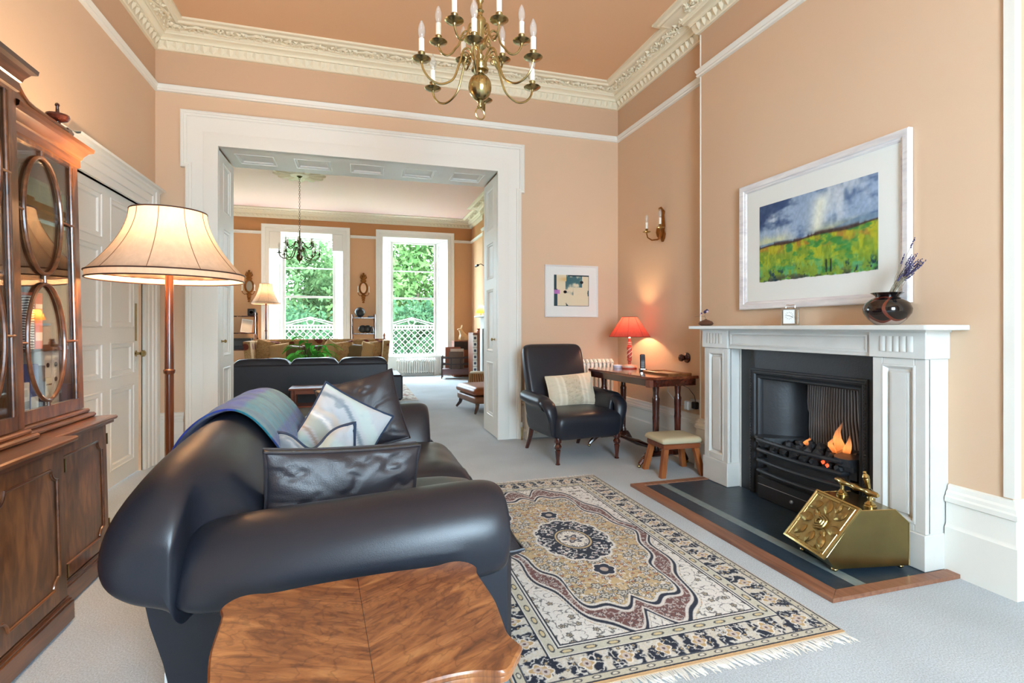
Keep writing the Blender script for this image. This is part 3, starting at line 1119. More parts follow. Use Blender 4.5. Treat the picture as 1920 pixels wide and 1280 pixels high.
for dx, dy, h, r in ((0, 0, .20, .036), (.01, -.055, .13, .026), (-.01, .035, .12, .022), (.01, .24, .06, .02)):
    q = MB()
    q.loft([[(dx + .012 * sin(7 * t + dy * 40) + r * prof * cos(a) * .6, dy + .02 * sin(5 * t) * t + r * prof * sin(a), h * t) for a in [i * pi / 5 for i in range(10)]] for t, prof in ((0, .5), (.12, .9), (.3, 1), (.5, .75), (.7, .45), (.88, .2), (1, .02))])
    q.build('tongue', M_flame, fl_t)

# ------------------------------------------------------------------ hearth
_nt = M_slate.node_tree
_b = _nt.nodes['Principled BSDF']
_tc = N(_nt, 'ShaderNodeTexCoord')
_vo = N(_nt, 'ShaderNodeTexVoronoi', i_Scale=55.0)
_nt.links.new(_tc.outputs['Object'], _vo.inputs['Vector'])
_rp = ramp(_nt, [(.06, (1, 1, 1, 1)), (.12, (0, 0, 0, 1))])
_nt.links.new(_vo.outputs['Distance'], _rp.inputs[0])
_n2 = N(_nt, 'ShaderNodeTexNoise', i_Scale=4.0, i_Detail=3.0)
_nt.links.new(_tc.outputs['Object'], _n2.inputs['Vector'])
_r2 = ramp(_nt, [(.50, (0, 0, 0, 1)), (.62, (1, 1, 1, 1))])
_nt.links.new(_n2.outputs['Fac'], _r2.inputs[0])
_mm = N(_nt, 'ShaderNodeMath', operation='MULTIPLY')
_nt.links.new(_rp.outputs[0], _mm.inputs[0])
_nt.links.new(_r2.outputs[0], _mm.inputs[1])
_base = _b.inputs['Base Color'].links[0].from_socket
_mx = N(_nt, 'ShaderNodeMix', data_type='RGBA')
_nt.links.new(_mm.outputs[0], _mx.inputs[0])
_nt.links.new(_base, _mx.inputs[6])
_mx.inputs[7].default_value = (.22, .25, .27, 1)
_nt.links.new(_mx.outputs[2], _b.inputs['Base Color'])
he = thing('hearth', 'dark slate hearth with a pale band inside a timber border', 'hearth', (2.38, 2.65, 0))
hx0, hx1, hy0, hy1 = 1.985 - 2.38, 2.752 - 2.38, 1.77 - 2.65, 3.515 - 2.65
bwid = .085
MB().box(hx0 + bwid - .005, .215 - .01 - .385 + .0, hy0 + .06, hy1 - .05, 0.001, .0125).build('slate_slab', M_slate, he)
MB().box(-.175 + .06, hx1, hy0 + .06, hy1 - .05, 0.001, .0125).build('slate_slab', M_slate, he)
MB().box(-.18, -.115, hy0 + .06, hy1 - .05, 0.001, .0128).build('pale_band', M_slateband, he)
bb = MB()
bb.prism([(hx0, hy0), (hx0 + bwid, hy0 + .06), (hx0 + bwid, hy1 - .055), (hx0, hy1)], 0.001, .020)
bb.build('border_strip', M_wood_trim, he, smooth=False)
MB().prism([(hx0 + .002, hy0), (hx1 + .04, hy0), (hx1 + .04, hy0 + .06), (hx0 + bwid + .002, hy0 + .06)], 0.001, .020).build('border_strip', M_wood_trim, he, smooth=False)
MB().prism([(hx0 + .002, hy1), (hx0 + bwid + .002, hy1 - .055), (hx1 - .09, hy1 - .055), (hx1 - .09, hy1)], 0.001, .020).build('border_strip', M_wood_trim, he, smooth=False)

# ------------------------------------------------------------------ brass coal scuttle
sc_ = thing('coal_scuttle', 'brass coal scuttle with an embossed rose lid on the hearth', 'coal scuttle', (2.206, 1.953, .013), radians(-10.3))
DP = .29
prof = [(0, .025), (-.045, .085), (.13, .302), (.315, .30), (.39, .233), (.39, .025)]
p = MB()
p.add([(x, 0, z) for x, z in prof] + [(x, DP, z) for x, z in prof], [tuple(range(6)), tuple(range(11, 5, -1))] + [(i, (i + 1) % 6, 6 + (i + 1) % 6, 6 + i) for i in range(6)])
M_sbrass = mat('scuttle_brass', rgb(134, 118, 78), .27, metal=1.0, var=.35, vscale=6, bump=.03, bscale=14, detail=5)
p.build('body', M_sbrass, sc_, smooth=False)
ed = MB()
for yy in (0, DP):
    ed.tube([(x, yy, z) for x, z in prof[1:]], .003, 6)
ed.build('edge_rim', M_brass, sc_)
# lid frame: local u along slope, v along depth
s0, s1 = Vector((-.060, 0, .075)), Vector((.135, 0, .309))
eu = (s1 - s0).normalized()
LU = (s1 - s0).length
ev = Vector((0, 1, 0))
en = Vector((-eu.z, 0, eu.x))
ML = Matrix(((eu.x, ev.x, en.x, s0.x), (eu.y, ev.y, en.y, s0.y - .006), (eu.z, ev.z, en.z, s0.z), (0, 0, 0, 1)))
LV = DP + .012
p = MB()
p.box(0, LU, 0, LV, 0, .008, ML)
M_ebrass = mat('embossed_brass', rgb(160, 138, 88), .34, metal=1.0, var=.35, vscale=30, bump=.25, bscale=60)
lid = p.build('lid', M_ebrass, sc_, smooth=False, label='embossed rose and leaf panel')
fr = MB()
path = [ML @ Vector(q) for q in ((0, 0, .008), (LU, 0, .008), (LU, LV, .008), (0, LV, .008))]
fr.sweep(path, [(0, -.004), (0, .004), (.008, .006), (.012, .001), (.016, .001), (.018, .004), (.022, .004), (.025, 0)], en, closed=True)
fr.build('lid_frame', M_brass, lid, angle=25)


def leafrel(cx, cy, L, ang, w=.5):
    q = MB()
    n = 9
    rows = []
    L *= 1.3
    w = .62
    for i in range(n):
        t = i / (n - 1)
        hw = L * w * .5 * sin(pi * t) ** .8 * (1.15 - .4 * t)
        x = (t - .5) * L
        rows.append([(x, -hw, .001), (x, -hw * .55, .009 * sin(pi * t) + .001), (x, 0, .004), (x, hw * .55, .009 * sin(pi * t) + .001), (x, hw, .001)])
    q.loft(rows, closed=False, cap=False, M=ML @ T((cx, cy, .0085)) @ RZ(ang))
    return q


cx, cy = LU * .50, LV * .49
ro = MB()
for rr_, hh, tube_ in ((.037, .005, .0065), (.026, .011, .006), (.015, .016, .005)):
    ro.tube([(rr_ * (1 + .07 * sin(5 * a)) * cos(a), rr_ * (1 + .07 * sin(5 * a)) * sin(a), hh) for a in [i * pi / 12 for i in range(24)]], tube_, 6, closed=True, M=ML @ T((cx, cy, .0085)))
ro.sphere((0, 0, .006), .012, 10, 6, (1, 1, .8), ML @ T((cx, cy, .0085)))
ro.build('rose', M_ebrass, lid)
for u, v, L, a in ((.80, .55, .07, .4), (.74, .80, .065, 2.2), (.48, .83, .075, 1.7), (.24, .76, .062, 2.6), (.20, .50, .060, 3.0), (.22, .24, .062, 3.7), (.47, .16, .072, 4.9), (.74, .22, .062, 5.6), (.86, .36, .055, 0.2), (.62, .68, .05, 1.0), (.36, .32, .045, 4.0)):
    leafrel(LU * u, LV * v, L, a).build('leaf', M_ebrass, lid, angle=60)
st = MB()
for u, v, a in ((.88, .78, .8), (.12, .30, 3.6), (.12, .68, 2.6), (.88, .18, 5.6), (.64, .90, 1.5), (.34, .92, 1.9), (.10, .12, 4), (.62, .10, 5)):
    c_ = Vector((LU * u, LV * v, .010))
    for da in (-.6, 0, .6):
        st.tube([c_, c_ + Vector((cos(a + da) * .022, sin(a + da) * .022, 0))], .0016, 5, M=ML)
st.build('stems', M_ebrass, lid, kind='stuff')
# carrying handle
hd = MB()
for yy in (.05, .235):
    hd.lathe([(.030, 0), (.030, .005), (.024, .009), (.026, .014), (.018, .020), (.010, .028), (.009, .050), (.014, .056), (.016, .066), (.009, .078), (0, .08)], 14, T((.225, yy, .302)))
hd.tube([(.225, yy, .302 + .068) for yy in (.0, .012, .03, .05, .07, .10, .125, .142, .16, .185, .215, .235, .255, .272, .285)], [.008, .014, .014, .020, .013, .011, .014, .019, .014, .011, .013, .020, .014, .015, .008], 12)
hd.build('carrying_handle', M_brass, sc_, label='turned brass handle on two pillars')
for x in (.02, .37):
    for yy in (.03, DP - .03):
        MB().sphere((x, yy, .013), .016, 10, 6, (1, 1, .8)).build('foot', M_oldbrass, sc_)
sk = MB()
sk.lathe([(.020, 0), (.022, .02), (.020, .035)], 12, T((.345, .19, .262)) @ RY(.25))
sk.build('shovel_socket', M_brass, sc_)
shv = thing('coal_shovel', 'brass shovel handle standing in the coal scuttle', 'shovel', (2.206 + .345 * cos(-.18) + .19 * .179 + .012, 1.953 - .345 * .179 + .19 * .98, .30))
q = MB()
q.lathe([(.006, 0), (.006, .02), (.010, .03), (.008, .04), (.013, .09), (.017, .105), (.015, .112), (.018, .120), (.012, .132), (.007, .137), (.009, .143), (.004, .150), (0, .151)], 14, RY(-.22) @ RX(-.1))
q.build('handle', M_brass, shv)
MB().tube([(0, 0, .01), (.012, 0, -.05)], .005, 8).build('shaft', M_brass, shv)

# ------------------------------------------------------------------ large landscape painting


def sky_land(u, v):
    # u 0..1 left->right, v 0..1 bottom->top
    sky = np.zeros(u.shape + (3,)) + np.array((150, 172, 200.))
    n = fbm(u * 5 + 3, v * 7, 5)
    n2 = fbm(u * 9, v * 3 + 9, 11)
    sky = mixc(sky, (70, 98, 142), sm(.45, .75, n) * .9)
    sky = mixc(sky, (205, 214, 222), sm(.5, .8, n2) * .8)
    sky = mixc(sky, (52, 74, 116), sm(.5, .2, u) * sm(.62, .75, v) * sm(.35, .6, n) * .9)
    glow = np.exp(-((u - .56 - .12 * (v - .7)) / .07) ** 2) * sm(.45, .6, v) * sm(1.02, .85, v)
    sky = mixc(sky, (232, 236, 222), glow * .95)
    gl2 = np.exp(-((v - .53) / .06) ** 2) * (.5 + .5 * np.sin(u * 9 + 1)) * fbm(u * 12, v * 4, 3)
    sky = mixc(sky, (222, 222, 150), np.clip(gl2 * 1.4, 0, .8))
    hor = .46 + .07 * u + .01 * np.sin(u * 14)
    hill = .50 + .10 * sm(.45, 1, u) + .012 * np.sin(u * 9)
    c = sky
    c = mixc(c, (118, 146, 172), sm(hill + .008, hill - .008, v) * .85)
    g = fbm(u * 14, v * 26, 21)
    g2 = fbm(u * 26, v * 9, 31)
    land = np.zeros_like(sky) + np.array((128, 158, 52.))
    land = mixc(land, (176, 128, 50), sm(.32, .44, v) * sm(.40, .62, g) * .9)
    land = mixc(land, (188, 190, 40), sm(.42, .62, g2) * sm(.12, .25, v) * .75)
    land = mixc(land, (54, 138, 72), sm(.52, .7, fbm(u * 10, v * 12, 41)) * .85)
    land = mixc(land, (92, 178, 128), sm(.30, .12, v) * sm(.5, .7, g2) * .8)
    land = mixc(land, (60, 60, 66), sm(.14, .02, v) * sm(.42, .60, g) * .9)
    land = mixc(land, (24, 60, 74), sm(.60, .72, fbm(u * 34, v * 14, 51)) * sm(.26, .08, v))
    c = np.where((v < hor)[..., None], land, c)
    tree = np.exp(-((v - hor - .008) / .022) ** 2) * sm(.50, .58, fbm(u * 9 + 2, u * 0 + 3, 61)) + np.exp(-((v - hor) / .010) ** 2)
    c = mixc(c, (66, 44, 40), np.clip(tree, 0, 1) * .85)
    for uu in (.625, .66):
        post = np.exp(-((u - uu) / .006) ** 2) * sm(.055, .07, v) * sm(.22, .19, v)
        c = mixc(c, (24, 34, 40), post)
    g_ = c.mean(-1, keepdims=True)
    c = (g_ + (c - g_) * .98)
    c += ((fbm(u * 60, v * 26, 77, 3) - .5) * 34)[..., None]
    # torn white deckle along the bottom
    edge = .018 + .02 * fbm(u * 30, u * 0, 71)
    c = mixc(c, (232, 232, 230), sm(edge + .004, edge - .004, v))
    return c


def framed(name, label, loc, rz, W, Hh, fw, mw, mb, art, frame_m, matm, nx=200, ny=150, glassy=True, prof=None):
    """picture centred at loc, hanging against a wall behind it at local +y"""
    t = thing(name, label, 'picture', loc, rz)
    prof = prof or [(0, 0), (0, .022), (.006, .026), (fw * .6, .020), (fw * .8, .016), (fw, .012), (fw, 0)]
    w2, h2 = W / 2, Hh / 2
    MB().sweep([(-w2, 0, -h2), (w2, 0, -h2), (w2, 0, h2), (-w2, 0, h2)], prof, (0, -1, 0), closed=True).build('frame', frame_m, t, angle=25)
    MB().box(-w2 + fw * .7, w2 - fw * .7, -.008, .0, -h2 + fw * .7, h2 - fw * .7).build('mount_board', matm, t)
    x0, x1, z0, z1 = -w2 + fw + mw, w2 - fw - mw, -h2 + fw + mb, h2 - fw - mw
    if art:
        me = grid_mesh('picture', nx, ny, lambda u, v: (x0 + (x1 - x0) * u, u * 0 - .0095, z0 + (z1 - z0) * v), art, M_print)
        put('picture', me, t)
    if glassy:
        MB().box(-w2 + fw * .9, w2 - fw * .9, -.0125, -.0115, -h2 + fw * .9, h2 - fw * .9).build('glazing', M_picglass, t, smooth=False)
    return t


M_picglass = glass('picture_glass', (1, 1, 1, 1), .25)
M_mount = mat('mount_card', rgb(232, 234, 230), .85)
M_limed = wood('limed_white_frame', rgb(224, 219, 218), rgb(236, 233, 231), rgb(202, 196, 198), 'X', 10, .5, .05, 3, 9)
# frame faces -x: local -y -> -x
framed('landscape_painting', 'large watercolour landscape in a limed white frame above the mantel', (XB - .003, 2.6415, 1.791), radians(-90), 1.257, .917, .058, .125, .117, sky_land, M_limed, M_mount, 240, 160, True,
       [(0, 0), (0, .030), (.006, .034), (.036, .028), (.042, .020), (.050, .020), (.058, .012), (.058, 0)])


def abstract(u, v):
    c = np.zeros(u.shape + (3,)) + np.array((224, 214, 184.))
    c = mixc(c, (214, 172, 96), np.exp(-(((u - .35) / .2) ** 2 + ((v - .86) / .07) ** 2)) * .7)
    bl = (np.abs(v - .62) < .30 - .5 * np.abs(u - .58)) | ((u > .35) & (u < .80) & (v > .38 + .5 * np.abs(u - .62)))
    bl = bl & (u < .80 - .25 * (v < .6)) & (u > .32)
    nn = fbm(u * 6, v * 6, 7)
    c = mixc(c, (62, 104, 112), bl * sm(.3, .62, nn + .25 * (v - .5)) * .95)
    c = mixc(c, (34, 66, 78), ((u < .07) | ((u < .1) & (v < .55))) * .95)
    c = mixc(c, (24, 48, 58), (((v > .96) & (u > .4)) | (v < .015) | (u > .985)) * .95)
    c = mixc(c, (14, 14, 18), sm(.052, .044, np.hypot(u - .315, v - .455)))
    c = mixc(c, (20, 22, 28), sm(.052, .044, np.hypot(u - .79, v - .77)))
    c = mixc(c, (186, 120, 196), ((u > .0) & (u < .165) & (np.abs(v - .455) < .062)) * .95)
    c = mixc(c, (26, 60, 68), ((np.abs(u - .33 - .5 * (.11 - v)) < .35 * (.11 - v)) & (v < .11)) * .95)
    c = mixc(c, (60, 80, 86), ((u > .955 + .1 * np.abs(v - .42)) & (np.abs(v - .42) < .09)) * .9)
    return c


M_whiteframe = mat('white_frame', rgb(236, 235, 233), .5)
framed('abstract_print', 'square abstract print with a black dot in a plain white frame', (2.3075, YF - .003, 1.605), 0, .637, .578, .018, .090, .105, abstract, M_whiteframe, M_mount, 120, 110, True)

# ------------------------------------------------------------------ things on the mantel shelf
SZ = 1.2135
ck_t = thing('carriage_clock', 'silver carriage clock with a white dial on the mantel shelf', 'clock', (2.685, 2.705, SZ), radians(-58))
M_silver = mat('silver_plate', rgb(205, 203, 196), .22, metal=1.0)
M_dial = mat('clock_dial', rgb(236, 238, 236), .5)
p = MB()
w, d, h = .038, .032, .105
for sx_ in (-1, 1):
    for sy_ in (-1, 1):
        p.rbox(sx_ * w - .005, sx_ * w + .005, sy_ * d - .005, sy_ * d + .005, .008, h, .0015)
p.rbox(-w - .008, w + .008, -d - .008, d + .008, 0, .012, .003)
p.rbox(-w - .008, w + .008, -d - .008, d + .008, h - .004, h + .006, .003)
p.build('case', M_silver, ck_t)
MB().box(-w + .004, w - .004, -d + .001, -d + .004, .012, h - .005).build('dial', M_dial, ck_t)
tk = MB()
for i in range(12):
    a = i * pi / 6
    tk.box(-.0009, .0009, -.002, -.0005, .017, .025, T((0, -d + .001, .062)) @ RY(a))
tk.build('hour_marks', M_black, ck_t)
hn = MB()
hn.box(-.0011, .0011, -.003, -.002, -.003, .022, T((0, -d + .001, .062)) @ RY(radians(112)))
hn.box(-.0013, .0013, -.003, -.002, -.003, .016, T((0, -d + .001, .062)) @ RY(radians(-80)))
hn.build('hands', M_black, ck_t)
MB().box(-w, w, -d + .006, d, .012, h - .004).build('movement', M_silver, ck_t)
q = MB()
q.tube([(-.026, 0, h + .004), (-.027, 0, h + .022), (-.022, 0, h + .027), (0, 0, h + .025), (.022, 0, h + .027), (.027, 0, h + .022), (.026, 0, h + .004)], .0025, 8)
q.build('handle', M_silver, ck_t)

# wide dark vase with interlocking circles
m, nt, b = newmat('circle_vase_glaze')
tc = N(nt, 'ShaderNodeTexCoord')
sp = N(nt, 'ShaderNodeSeparateXYZ')
nt.links.new(tc.outputs['Object'], sp.inputs[0])


def circle_mask(nt, angs, z0, r, w):
    """mask of discs painted round the belly, centred at the angles"""
    at_ = N(nt, 'ShaderNodeMath', operation='ARCTAN2')
    nt.links.new(sp.outputs['Y'], at_.inputs[0])
    nt.links.new(sp.outputs['X'], at_.inputs[1])
    last = None
    for a in angs:
        sb = N(nt, 'ShaderNodeMath', operation='SUBTRACT')
        nt.links.new(at_.outputs[0], sb.inputs[0])
        sb.inputs[1].default_value = a
        wr = N(nt, 'ShaderNodeMath', operation='WRAP')
        nt.links.new(sb.outputs[0], wr.inputs[0])
        wr.inputs[1].default_value = pi
        wr.inputs[2].default_value = -pi
        ml = N(nt, 'ShaderNodeMath', operation='MULTIPLY')
        nt.links.new(wr.outputs[0], ml.inputs[0])
        ml.inputs[1].default_value = w
        zz = N(nt, 'ShaderNodeMath', operation='SUBTRACT')
        nt.links.new(sp.outputs['Z'], zz.inputs[0])
        zz.inputs[1].default_value = z0
        cb = N(nt, 'ShaderNodeCombineXYZ')
        nt.links.new(ml.outputs[0], cb.inputs[0])
        nt.links.new(zz.outputs[0], cb.inputs[1])
        ln = N(nt, 'ShaderNodeVectorMath', operation='LENGTH')
        nt.links.new(cb.outputs[0], ln.inputs[0])
        lt = N(nt, 'ShaderNodeMath', operation='LESS_THAN')
        nt.links.new(ln.outputs['Value'], lt.inputs[0])
        lt.inputs[1].default_value = r
        if last is None:
            last = lt
        else:
            mxm = N(nt, 'ShaderNodeMath', operation='MAXIMUM')
            nt.links.new(last.outputs[0], mxm.inputs[0])
            nt.links.new(lt.outputs[0], mxm.inputs[1])
            last = mxm
    return last


def over(nt, base, mask, c):
    x = N(nt, 'ShaderNodeMix', data_type='RGBA')
    nt.links.new(mask.outputs[0], x.inputs[0])
    if isinstance(base, tuple):
        x.inputs[6].default_value = base
    else:
        nt.links.new(base, x.inputs[6])
    x.inputs[7].default_value = c
    return x.outputs[2]


c0 = rgb(168, 146, 132)
c1 = over(nt, c0, circle_mask(nt, [radians(200), radians(80), radians(-40)], .082, .072, .085), rgb(96, 40, 28))
c2 = over(nt, c1, circle_mask(nt, [radians(206), radians(86), radians(-34)], .082, .060, .085), rgb(24, 14, 14))
c3 = over(nt, c2, circle_mask(nt, [radians(250), radians(130), radians(10)], .085, .066, .085), rgb(104, 44, 30))
c4 = over(nt, c3, circle_mask(nt, [radians(254), radians(134), radians(14)], .088, .060, .085), rgb(10, 10, 13))
zb = N(nt, 'ShaderNodeMath', operation='GREATER_THAN')
nt.links.new(sp.outputs['Z'], zb.inputs[0])
zb.inputs[1].default_value = .146
c5 = over(nt, c4, zb, rgb(12, 10, 12))
nt.links.new(c5, b.inputs['Base Color'])
b.inputs['Roughness'].default_value = .12
b.inputs['Coat Weight'].default_value = .5
v_t = thing('round_vase', 'round dark vase with interlocking glazed circles on the mantel shelf', 'vase', (2.68, 2.062, SZ))
q = MB()
q.lathe([(.050, 0), (.056, .003), (.085, .030), (.106, .062), (.110, .085), (.098, .115), (.070, .138), (.052, .148), (.056, .156), (.075, .168), (.072, .170), (.048, .156), (.044, .145), (.06, .13), (.06, .03), (0, .02)], 36)
q.build('body', m, v_t, angle=60)
# dried lavender: each stem its own part
lv_t = thing('lavender_bunch', 'bunch of dried purple lavender leaning out of the round vase', 'flowers', (2.68, 2.062, SZ + .13))
M_stem = mat('dry_stem', rgb(150, 140, 118), .8)
M_lav = mat('lavender_flower', rgb(72, 66, 108), .8, var=.3, vscale=60)
rl = random.Random(5)
for k in range(34):
    L = rl.uniform(.17, .27)
    a = rl.gauss(0, .16)
    bdn = rl.gauss(0, .16)
    tip = Vector((.10 * bdn, -.62 - .5 * a + 0.05, .78 - .35 * a)).normalized() * L
    tip += Vector((bdn * .10, 0, 0))
    if k == 0:
        tip = Vector((.02, -.13, .31))
    b0 = Vector((rl.uniform(-.015, .015), -.01 + rl.uniform(-.015, .015), 0))
    md = b0 * .5 + tip * .5 + Vector((0, .012, .006))
    s = MB().tube([b0, md, tip], .0011, 4)
    so_ = s.build('stem', M_stem, lv_t)
    fl_ = MB()
    dr = (tip - md).normalized()
    for j in range(8):
        c_ = tip - dr * (.0075 * (7 - j)) + Vector((rl.uniform(-.002, .002), rl.uniform(-.002, .002), rl.uniform(-.002, .002)))
        fl_.sphere(c_, .0042 if j < 6 else .003, 5, 3, (1, 1, 1))
    fl_.build('flower_head', M_lav, so_)

pd = thing('pod_vase', 'small brown pebble-shaped vase at the left end of the shelf', 'vase', (2.66, 3.52, SZ))
M_pod = mat('brown_glaze', rgb(96, 62, 46), .35, var=.2, vscale=20)
MB().lathe([(.034, 0), (.05, .006), (.058, .018), (.050, .032), (.026, .044), (.009, .050), (.008, .054), (.004, .052)], 24).build('body', M_pod, pd)
fw_t = thing('violet_flower', 'single purple flower sprig in the small brown vase', 'flowers', (2.66, 3.52, SZ + .05))
M_petal = mat('violet_petal', rgb(58, 44, 92), .6)
M_petal2 = mat('pale_petal', rgb(214, 190, 206), .6)
MB().tube([(0, 0, 0), (-.005, .01, .03), (0, .0, .06)], .0015, 5).build('stem', M_stem, fw_t)
MB().tube([(0, .005, .02), (-.02, .05, .028), (-.03, .10, .022)], .0012, 5).build('stem', M_stem, fw_t)
for c_, r_, mm_ in (((0, -.012, .068), .018, M_petal), ((0, .012, .060), .016, M_petal), ((-.004, -.022, .062), .012, M_petal2), ((-.01, .055, .045), .012, M_petal2), ((-.008, .045, .050), .009, M_petal)):
    MB().sphere(c_, r_, 8, 6, (.5, 1, .8)).build('petal', mm_, fw_t)
# ------------------------------------------------------------------ patterned rug
RX0, RX1, RY0, RY1 = .50, 1.84, 1.585, 3.84
RCX, RCY = (RX0 + RX1) / 2, (RY0 + RY1) / 2


def rug_cols(u, v):
    X = (u - .5) * (RX1 - RX0)
    Y = (v - .5) * (RY1 - RY0)
    ax, ay = np.abs(X), np.abs(Y)
    hw, hh = (RX1 - RX0) / 2, (RY1 - RY0) / 2
    e = np.minimum(hw - ax, hh - ay)            # distance from the edge
    navy, ivory, gold, brown, pale = (30, 36, 54), (222, 219, 214), (192, 168, 128), (112, 76, 72), (196, 192, 180)
    c = np.zeros(u.shape + (3,)) + np.array(gold, float)

    def flowers(c, x, y, s, seed, fill, line, mask, k=.42, dens=.8):
        ix, iy = np.floor(x / s), np.floor(y / s)
        ox, oy = hash2(ix, iy, seed), hash2(ix, iy, seed + 1)
        fx = x / s - ix - .5 - (ox - .5) * .3
        fy = y / s - iy - .5 - (oy - .5) * .3
        th = np.arctan2(fy, fx)
        r = np.hypot(fx, fy)
        rb = k * (.78 + .22 * np.cos(5 * th + ox * 9))
        on = (hash2(ix, iy, seed + 2) < dens) * mask
        c = mixc(c, line, sm(rb + .07, rb + .03, r) * on)
        f = np.array(fill, float)
        c = mixc(c, fill, sm(rb, rb - .05, r) * on)
        c = mixc(c, line, sm(.30, .26, r / np.maximum(rb, .01)) * on * .9)
        return c

    def vines(c, x, y, s, seed, col, mask, w=.035, lv=.5):
        n = vnoise(x / s, y / s, seed) * .65 + vnoise(x / s * 2.1, y / s * 2.1, seed + 5) * .35
        return mixc(c, col, sm(w, w * .45, np.abs(n - lv)) * mask)

    one = np.ones_like(u)
    # mirrored coordinates keep the design symmetrical
    # field: gold ground
    t = np.arctan2(ay / .86, ax / .41)
    r = np.hypot(ax / .41, ay / .86)
    rb = .86 + .07 * np.cos(6 * t) + .045 * np.cos(13 * t + .6)
    fld = sm(rb + .004, rb - .004, r)
    c = vines(c, ax, ay, .030, 3, (120, 116, 108), one, .05)
    c = vines(c, ax + 9, ay, .026, 4, ivory, one, .045, .46)
    c = flowers(c, ax, ay, .050, 12, ivory, navy, one, .30, .65)
    c = flowers(c, ax + .3, ay + .2, .036, 22, (198, 130, 88), (70, 62, 64), one, .26, .4)
    c = flowers(c, ax + .7, ay + .1, .085, 32, pale, (60, 62, 70), one, .30, .5)
    # brown lobed band around the field
    rb2 = rb + .17 + .05 * np.cos(9 * t + 1.0)
    band = sm(rb - .004, rb + .004, r) * sm(rb2 + .004, rb2 - .004, r)
    bc = np.zeros_like(c) + np.array(brown, float)
    bc = vines(bc, ax, ay, .022, 41, (186, 176, 172), one, .07)
    bc = flowers(bc, ax, ay, .045, 42, (196, 176, 168), navy, one, .30, .7)
    c = c * (1 - band[..., None]) + bc * band[..., None]
    for q in (rb, rb2):
        c = mixc(c, navy, sm(.020, .012, np.abs(r - q)))
        c = mixc(c, ivory, sm(.014, .008, np.abs(r - q - .024)) * .9)
        c = mixc(c, ivory, sm(.014, .008, np.abs(r - q + .026)) * .9)
    # ivory corners
    out = sm(rb2 + .036, rb2 + .044, r)
    oc = np.zeros_like(c) + np.array(ivory, float)
    oc = vines(oc, ax, ay, .030, 51, (120, 118, 118), one, .045)
    oc = flowers(oc, ax, ay, .058, 52, (172, 160, 140), (54, 56, 66), one, .24, .6)
    c = c * (1 - out[..., None]) + oc * out[..., None]
    # medallion
    tm = np.arctan2(Y / .275, X / .205)
    rm = np.hypot(X / .205, Y / .275)
    mb = .92 + .08 * np.abs(np.cos(6 * tm))
    md = sm(mb + .02, mb - .02, rm)
    mc = np.zeros_like(c) + np.array((24, 30, 48.))
    mc = vines(mc, ax, ay, .030, 61, ivory, one, .075)
    mc = flowers(mc, ax + .02, ay + .03, .062, 62, (176, 172, 176), (20, 26, 42), one, .28, .6)
    mc = flowers(mc, ax + .02, ay + .01, .040, 63, (150, 106, 104), ivory, one, .22, .3)
    c = mixc(c, ivory, sm(mb + .10, mb + .03, rm))
    c = c * (1 - md[..., None]) + mc * md[..., None]
    c = mixc(c, gold, sm(.50, .48, rm))
    c = mixc(c, navy, sm(.025, .012, np.abs(rm - .50)))
    c = mixc(c, (220, 216, 208), sm(.42, .40, rm))
    c = mixc(c, navy, sm(.020, .010, np.abs(rm - .42)))
    inn = rm < .40
    c = vines(c, ax, ay, .022, 71, (84, 86, 96), inn * 1.0, .06)
    th = np.arctan2(Y, X)
    rr_ = np.hypot(X, Y)
    c = mixc(c, (60, 64, 80), sm(.010, .005, np.abs(rr_ - .052 * (.75 + .25 * np.cos(6 * th)))))
    c = mixc(c, (150, 118, 96), sm(.020, .014, rr_))
    # pendants
    for yy in (.385, -.385):
        rp = np.hypot(X / .055, (Y - yy) / .062)
        pb = .8 + .2 * np.abs(np.cos(3 * np.arctan2(Y - yy, X)))
        c = mixc(c, ivory, sm(pb + .16, pb + .08, rp))
        c = mixc(c, navy, sm(pb, pb - .06, rp))
        c = mixc(c, (176, 160, 150), sm(.40, .34, rp))
    # borders
    m1 = (e < .235) * 1.0
    g = np.zeros_like(c) + np.array(ivory, float)
    along = np.where(hw - ax < hh - ay, Y, X)
    ph = along / .095
    # inner guard .165-.235 : pale with small buds
    c = c * (1 - m1[..., None]) + g * m1[..., None]
    gb = ((e > .172) & (e < .212)) * 1.0
    c = mixc(c, (198, 194, 178), gb)
    fu = (ph - np.floor(ph) - .5) * .095
    rg = np.hypot(fu / .026, (e - .192) / .011)
    c = mixc(c, (70, 70, 74), sm(1.15, 1.0, rg) * gb)
    c = mixc(c, (206, 188, 146), sm(.8, .65, rg) * gb)
    # main border .048-.160
    mbm = ((e > .050) & (e < .160)) * 1.0
    bo = np.zeros_like(c) + np.array((206, 198, 184.))
    # navy clumps
    ph2 = along / .155
    f2 = (ph2 - np.floor(ph2) - .5)
    ec = (e - .105) / .055
    nn = fbm(ax * 38, ay * 38, 81, 3)
    cl = sm(.62, .40, np.abs(np.abs(f2) - .26) * 2.6 + .32 * np.abs(ec - .5 * np.sign(f2)) + (nn - .5) * .9)
    bo = mixc(bo, (26, 32, 50), np.clip(cl * 1.3, 0, 1))
    bo = vines(bo, ax, ay, .022, 91, (210, 206, 200), one, .085)
    bo = flowers(bo, ax, ay, .032, 92, (190, 166, 126), (30, 36, 54), one, .24, .35)
    rp = np.hypot(f2 * .155 / .030, (e - .105) / .036)
    pb = .8 + .2 * np.cos(4 * np.arctan2(e - .105, f2 * .155))
    bo = mixc(bo, (228, 222, 214), sm(pb + .2, pb + .1, rp))
    bo = mixc(bo, (186, 156, 112), sm(pb, pb - .06, rp))
    bo = mixc(bo, (200, 186, 178), sm(.55, .45, rp))
    bo = mixc(bo, (90, 70, 72), sm(.22, .16, rp))
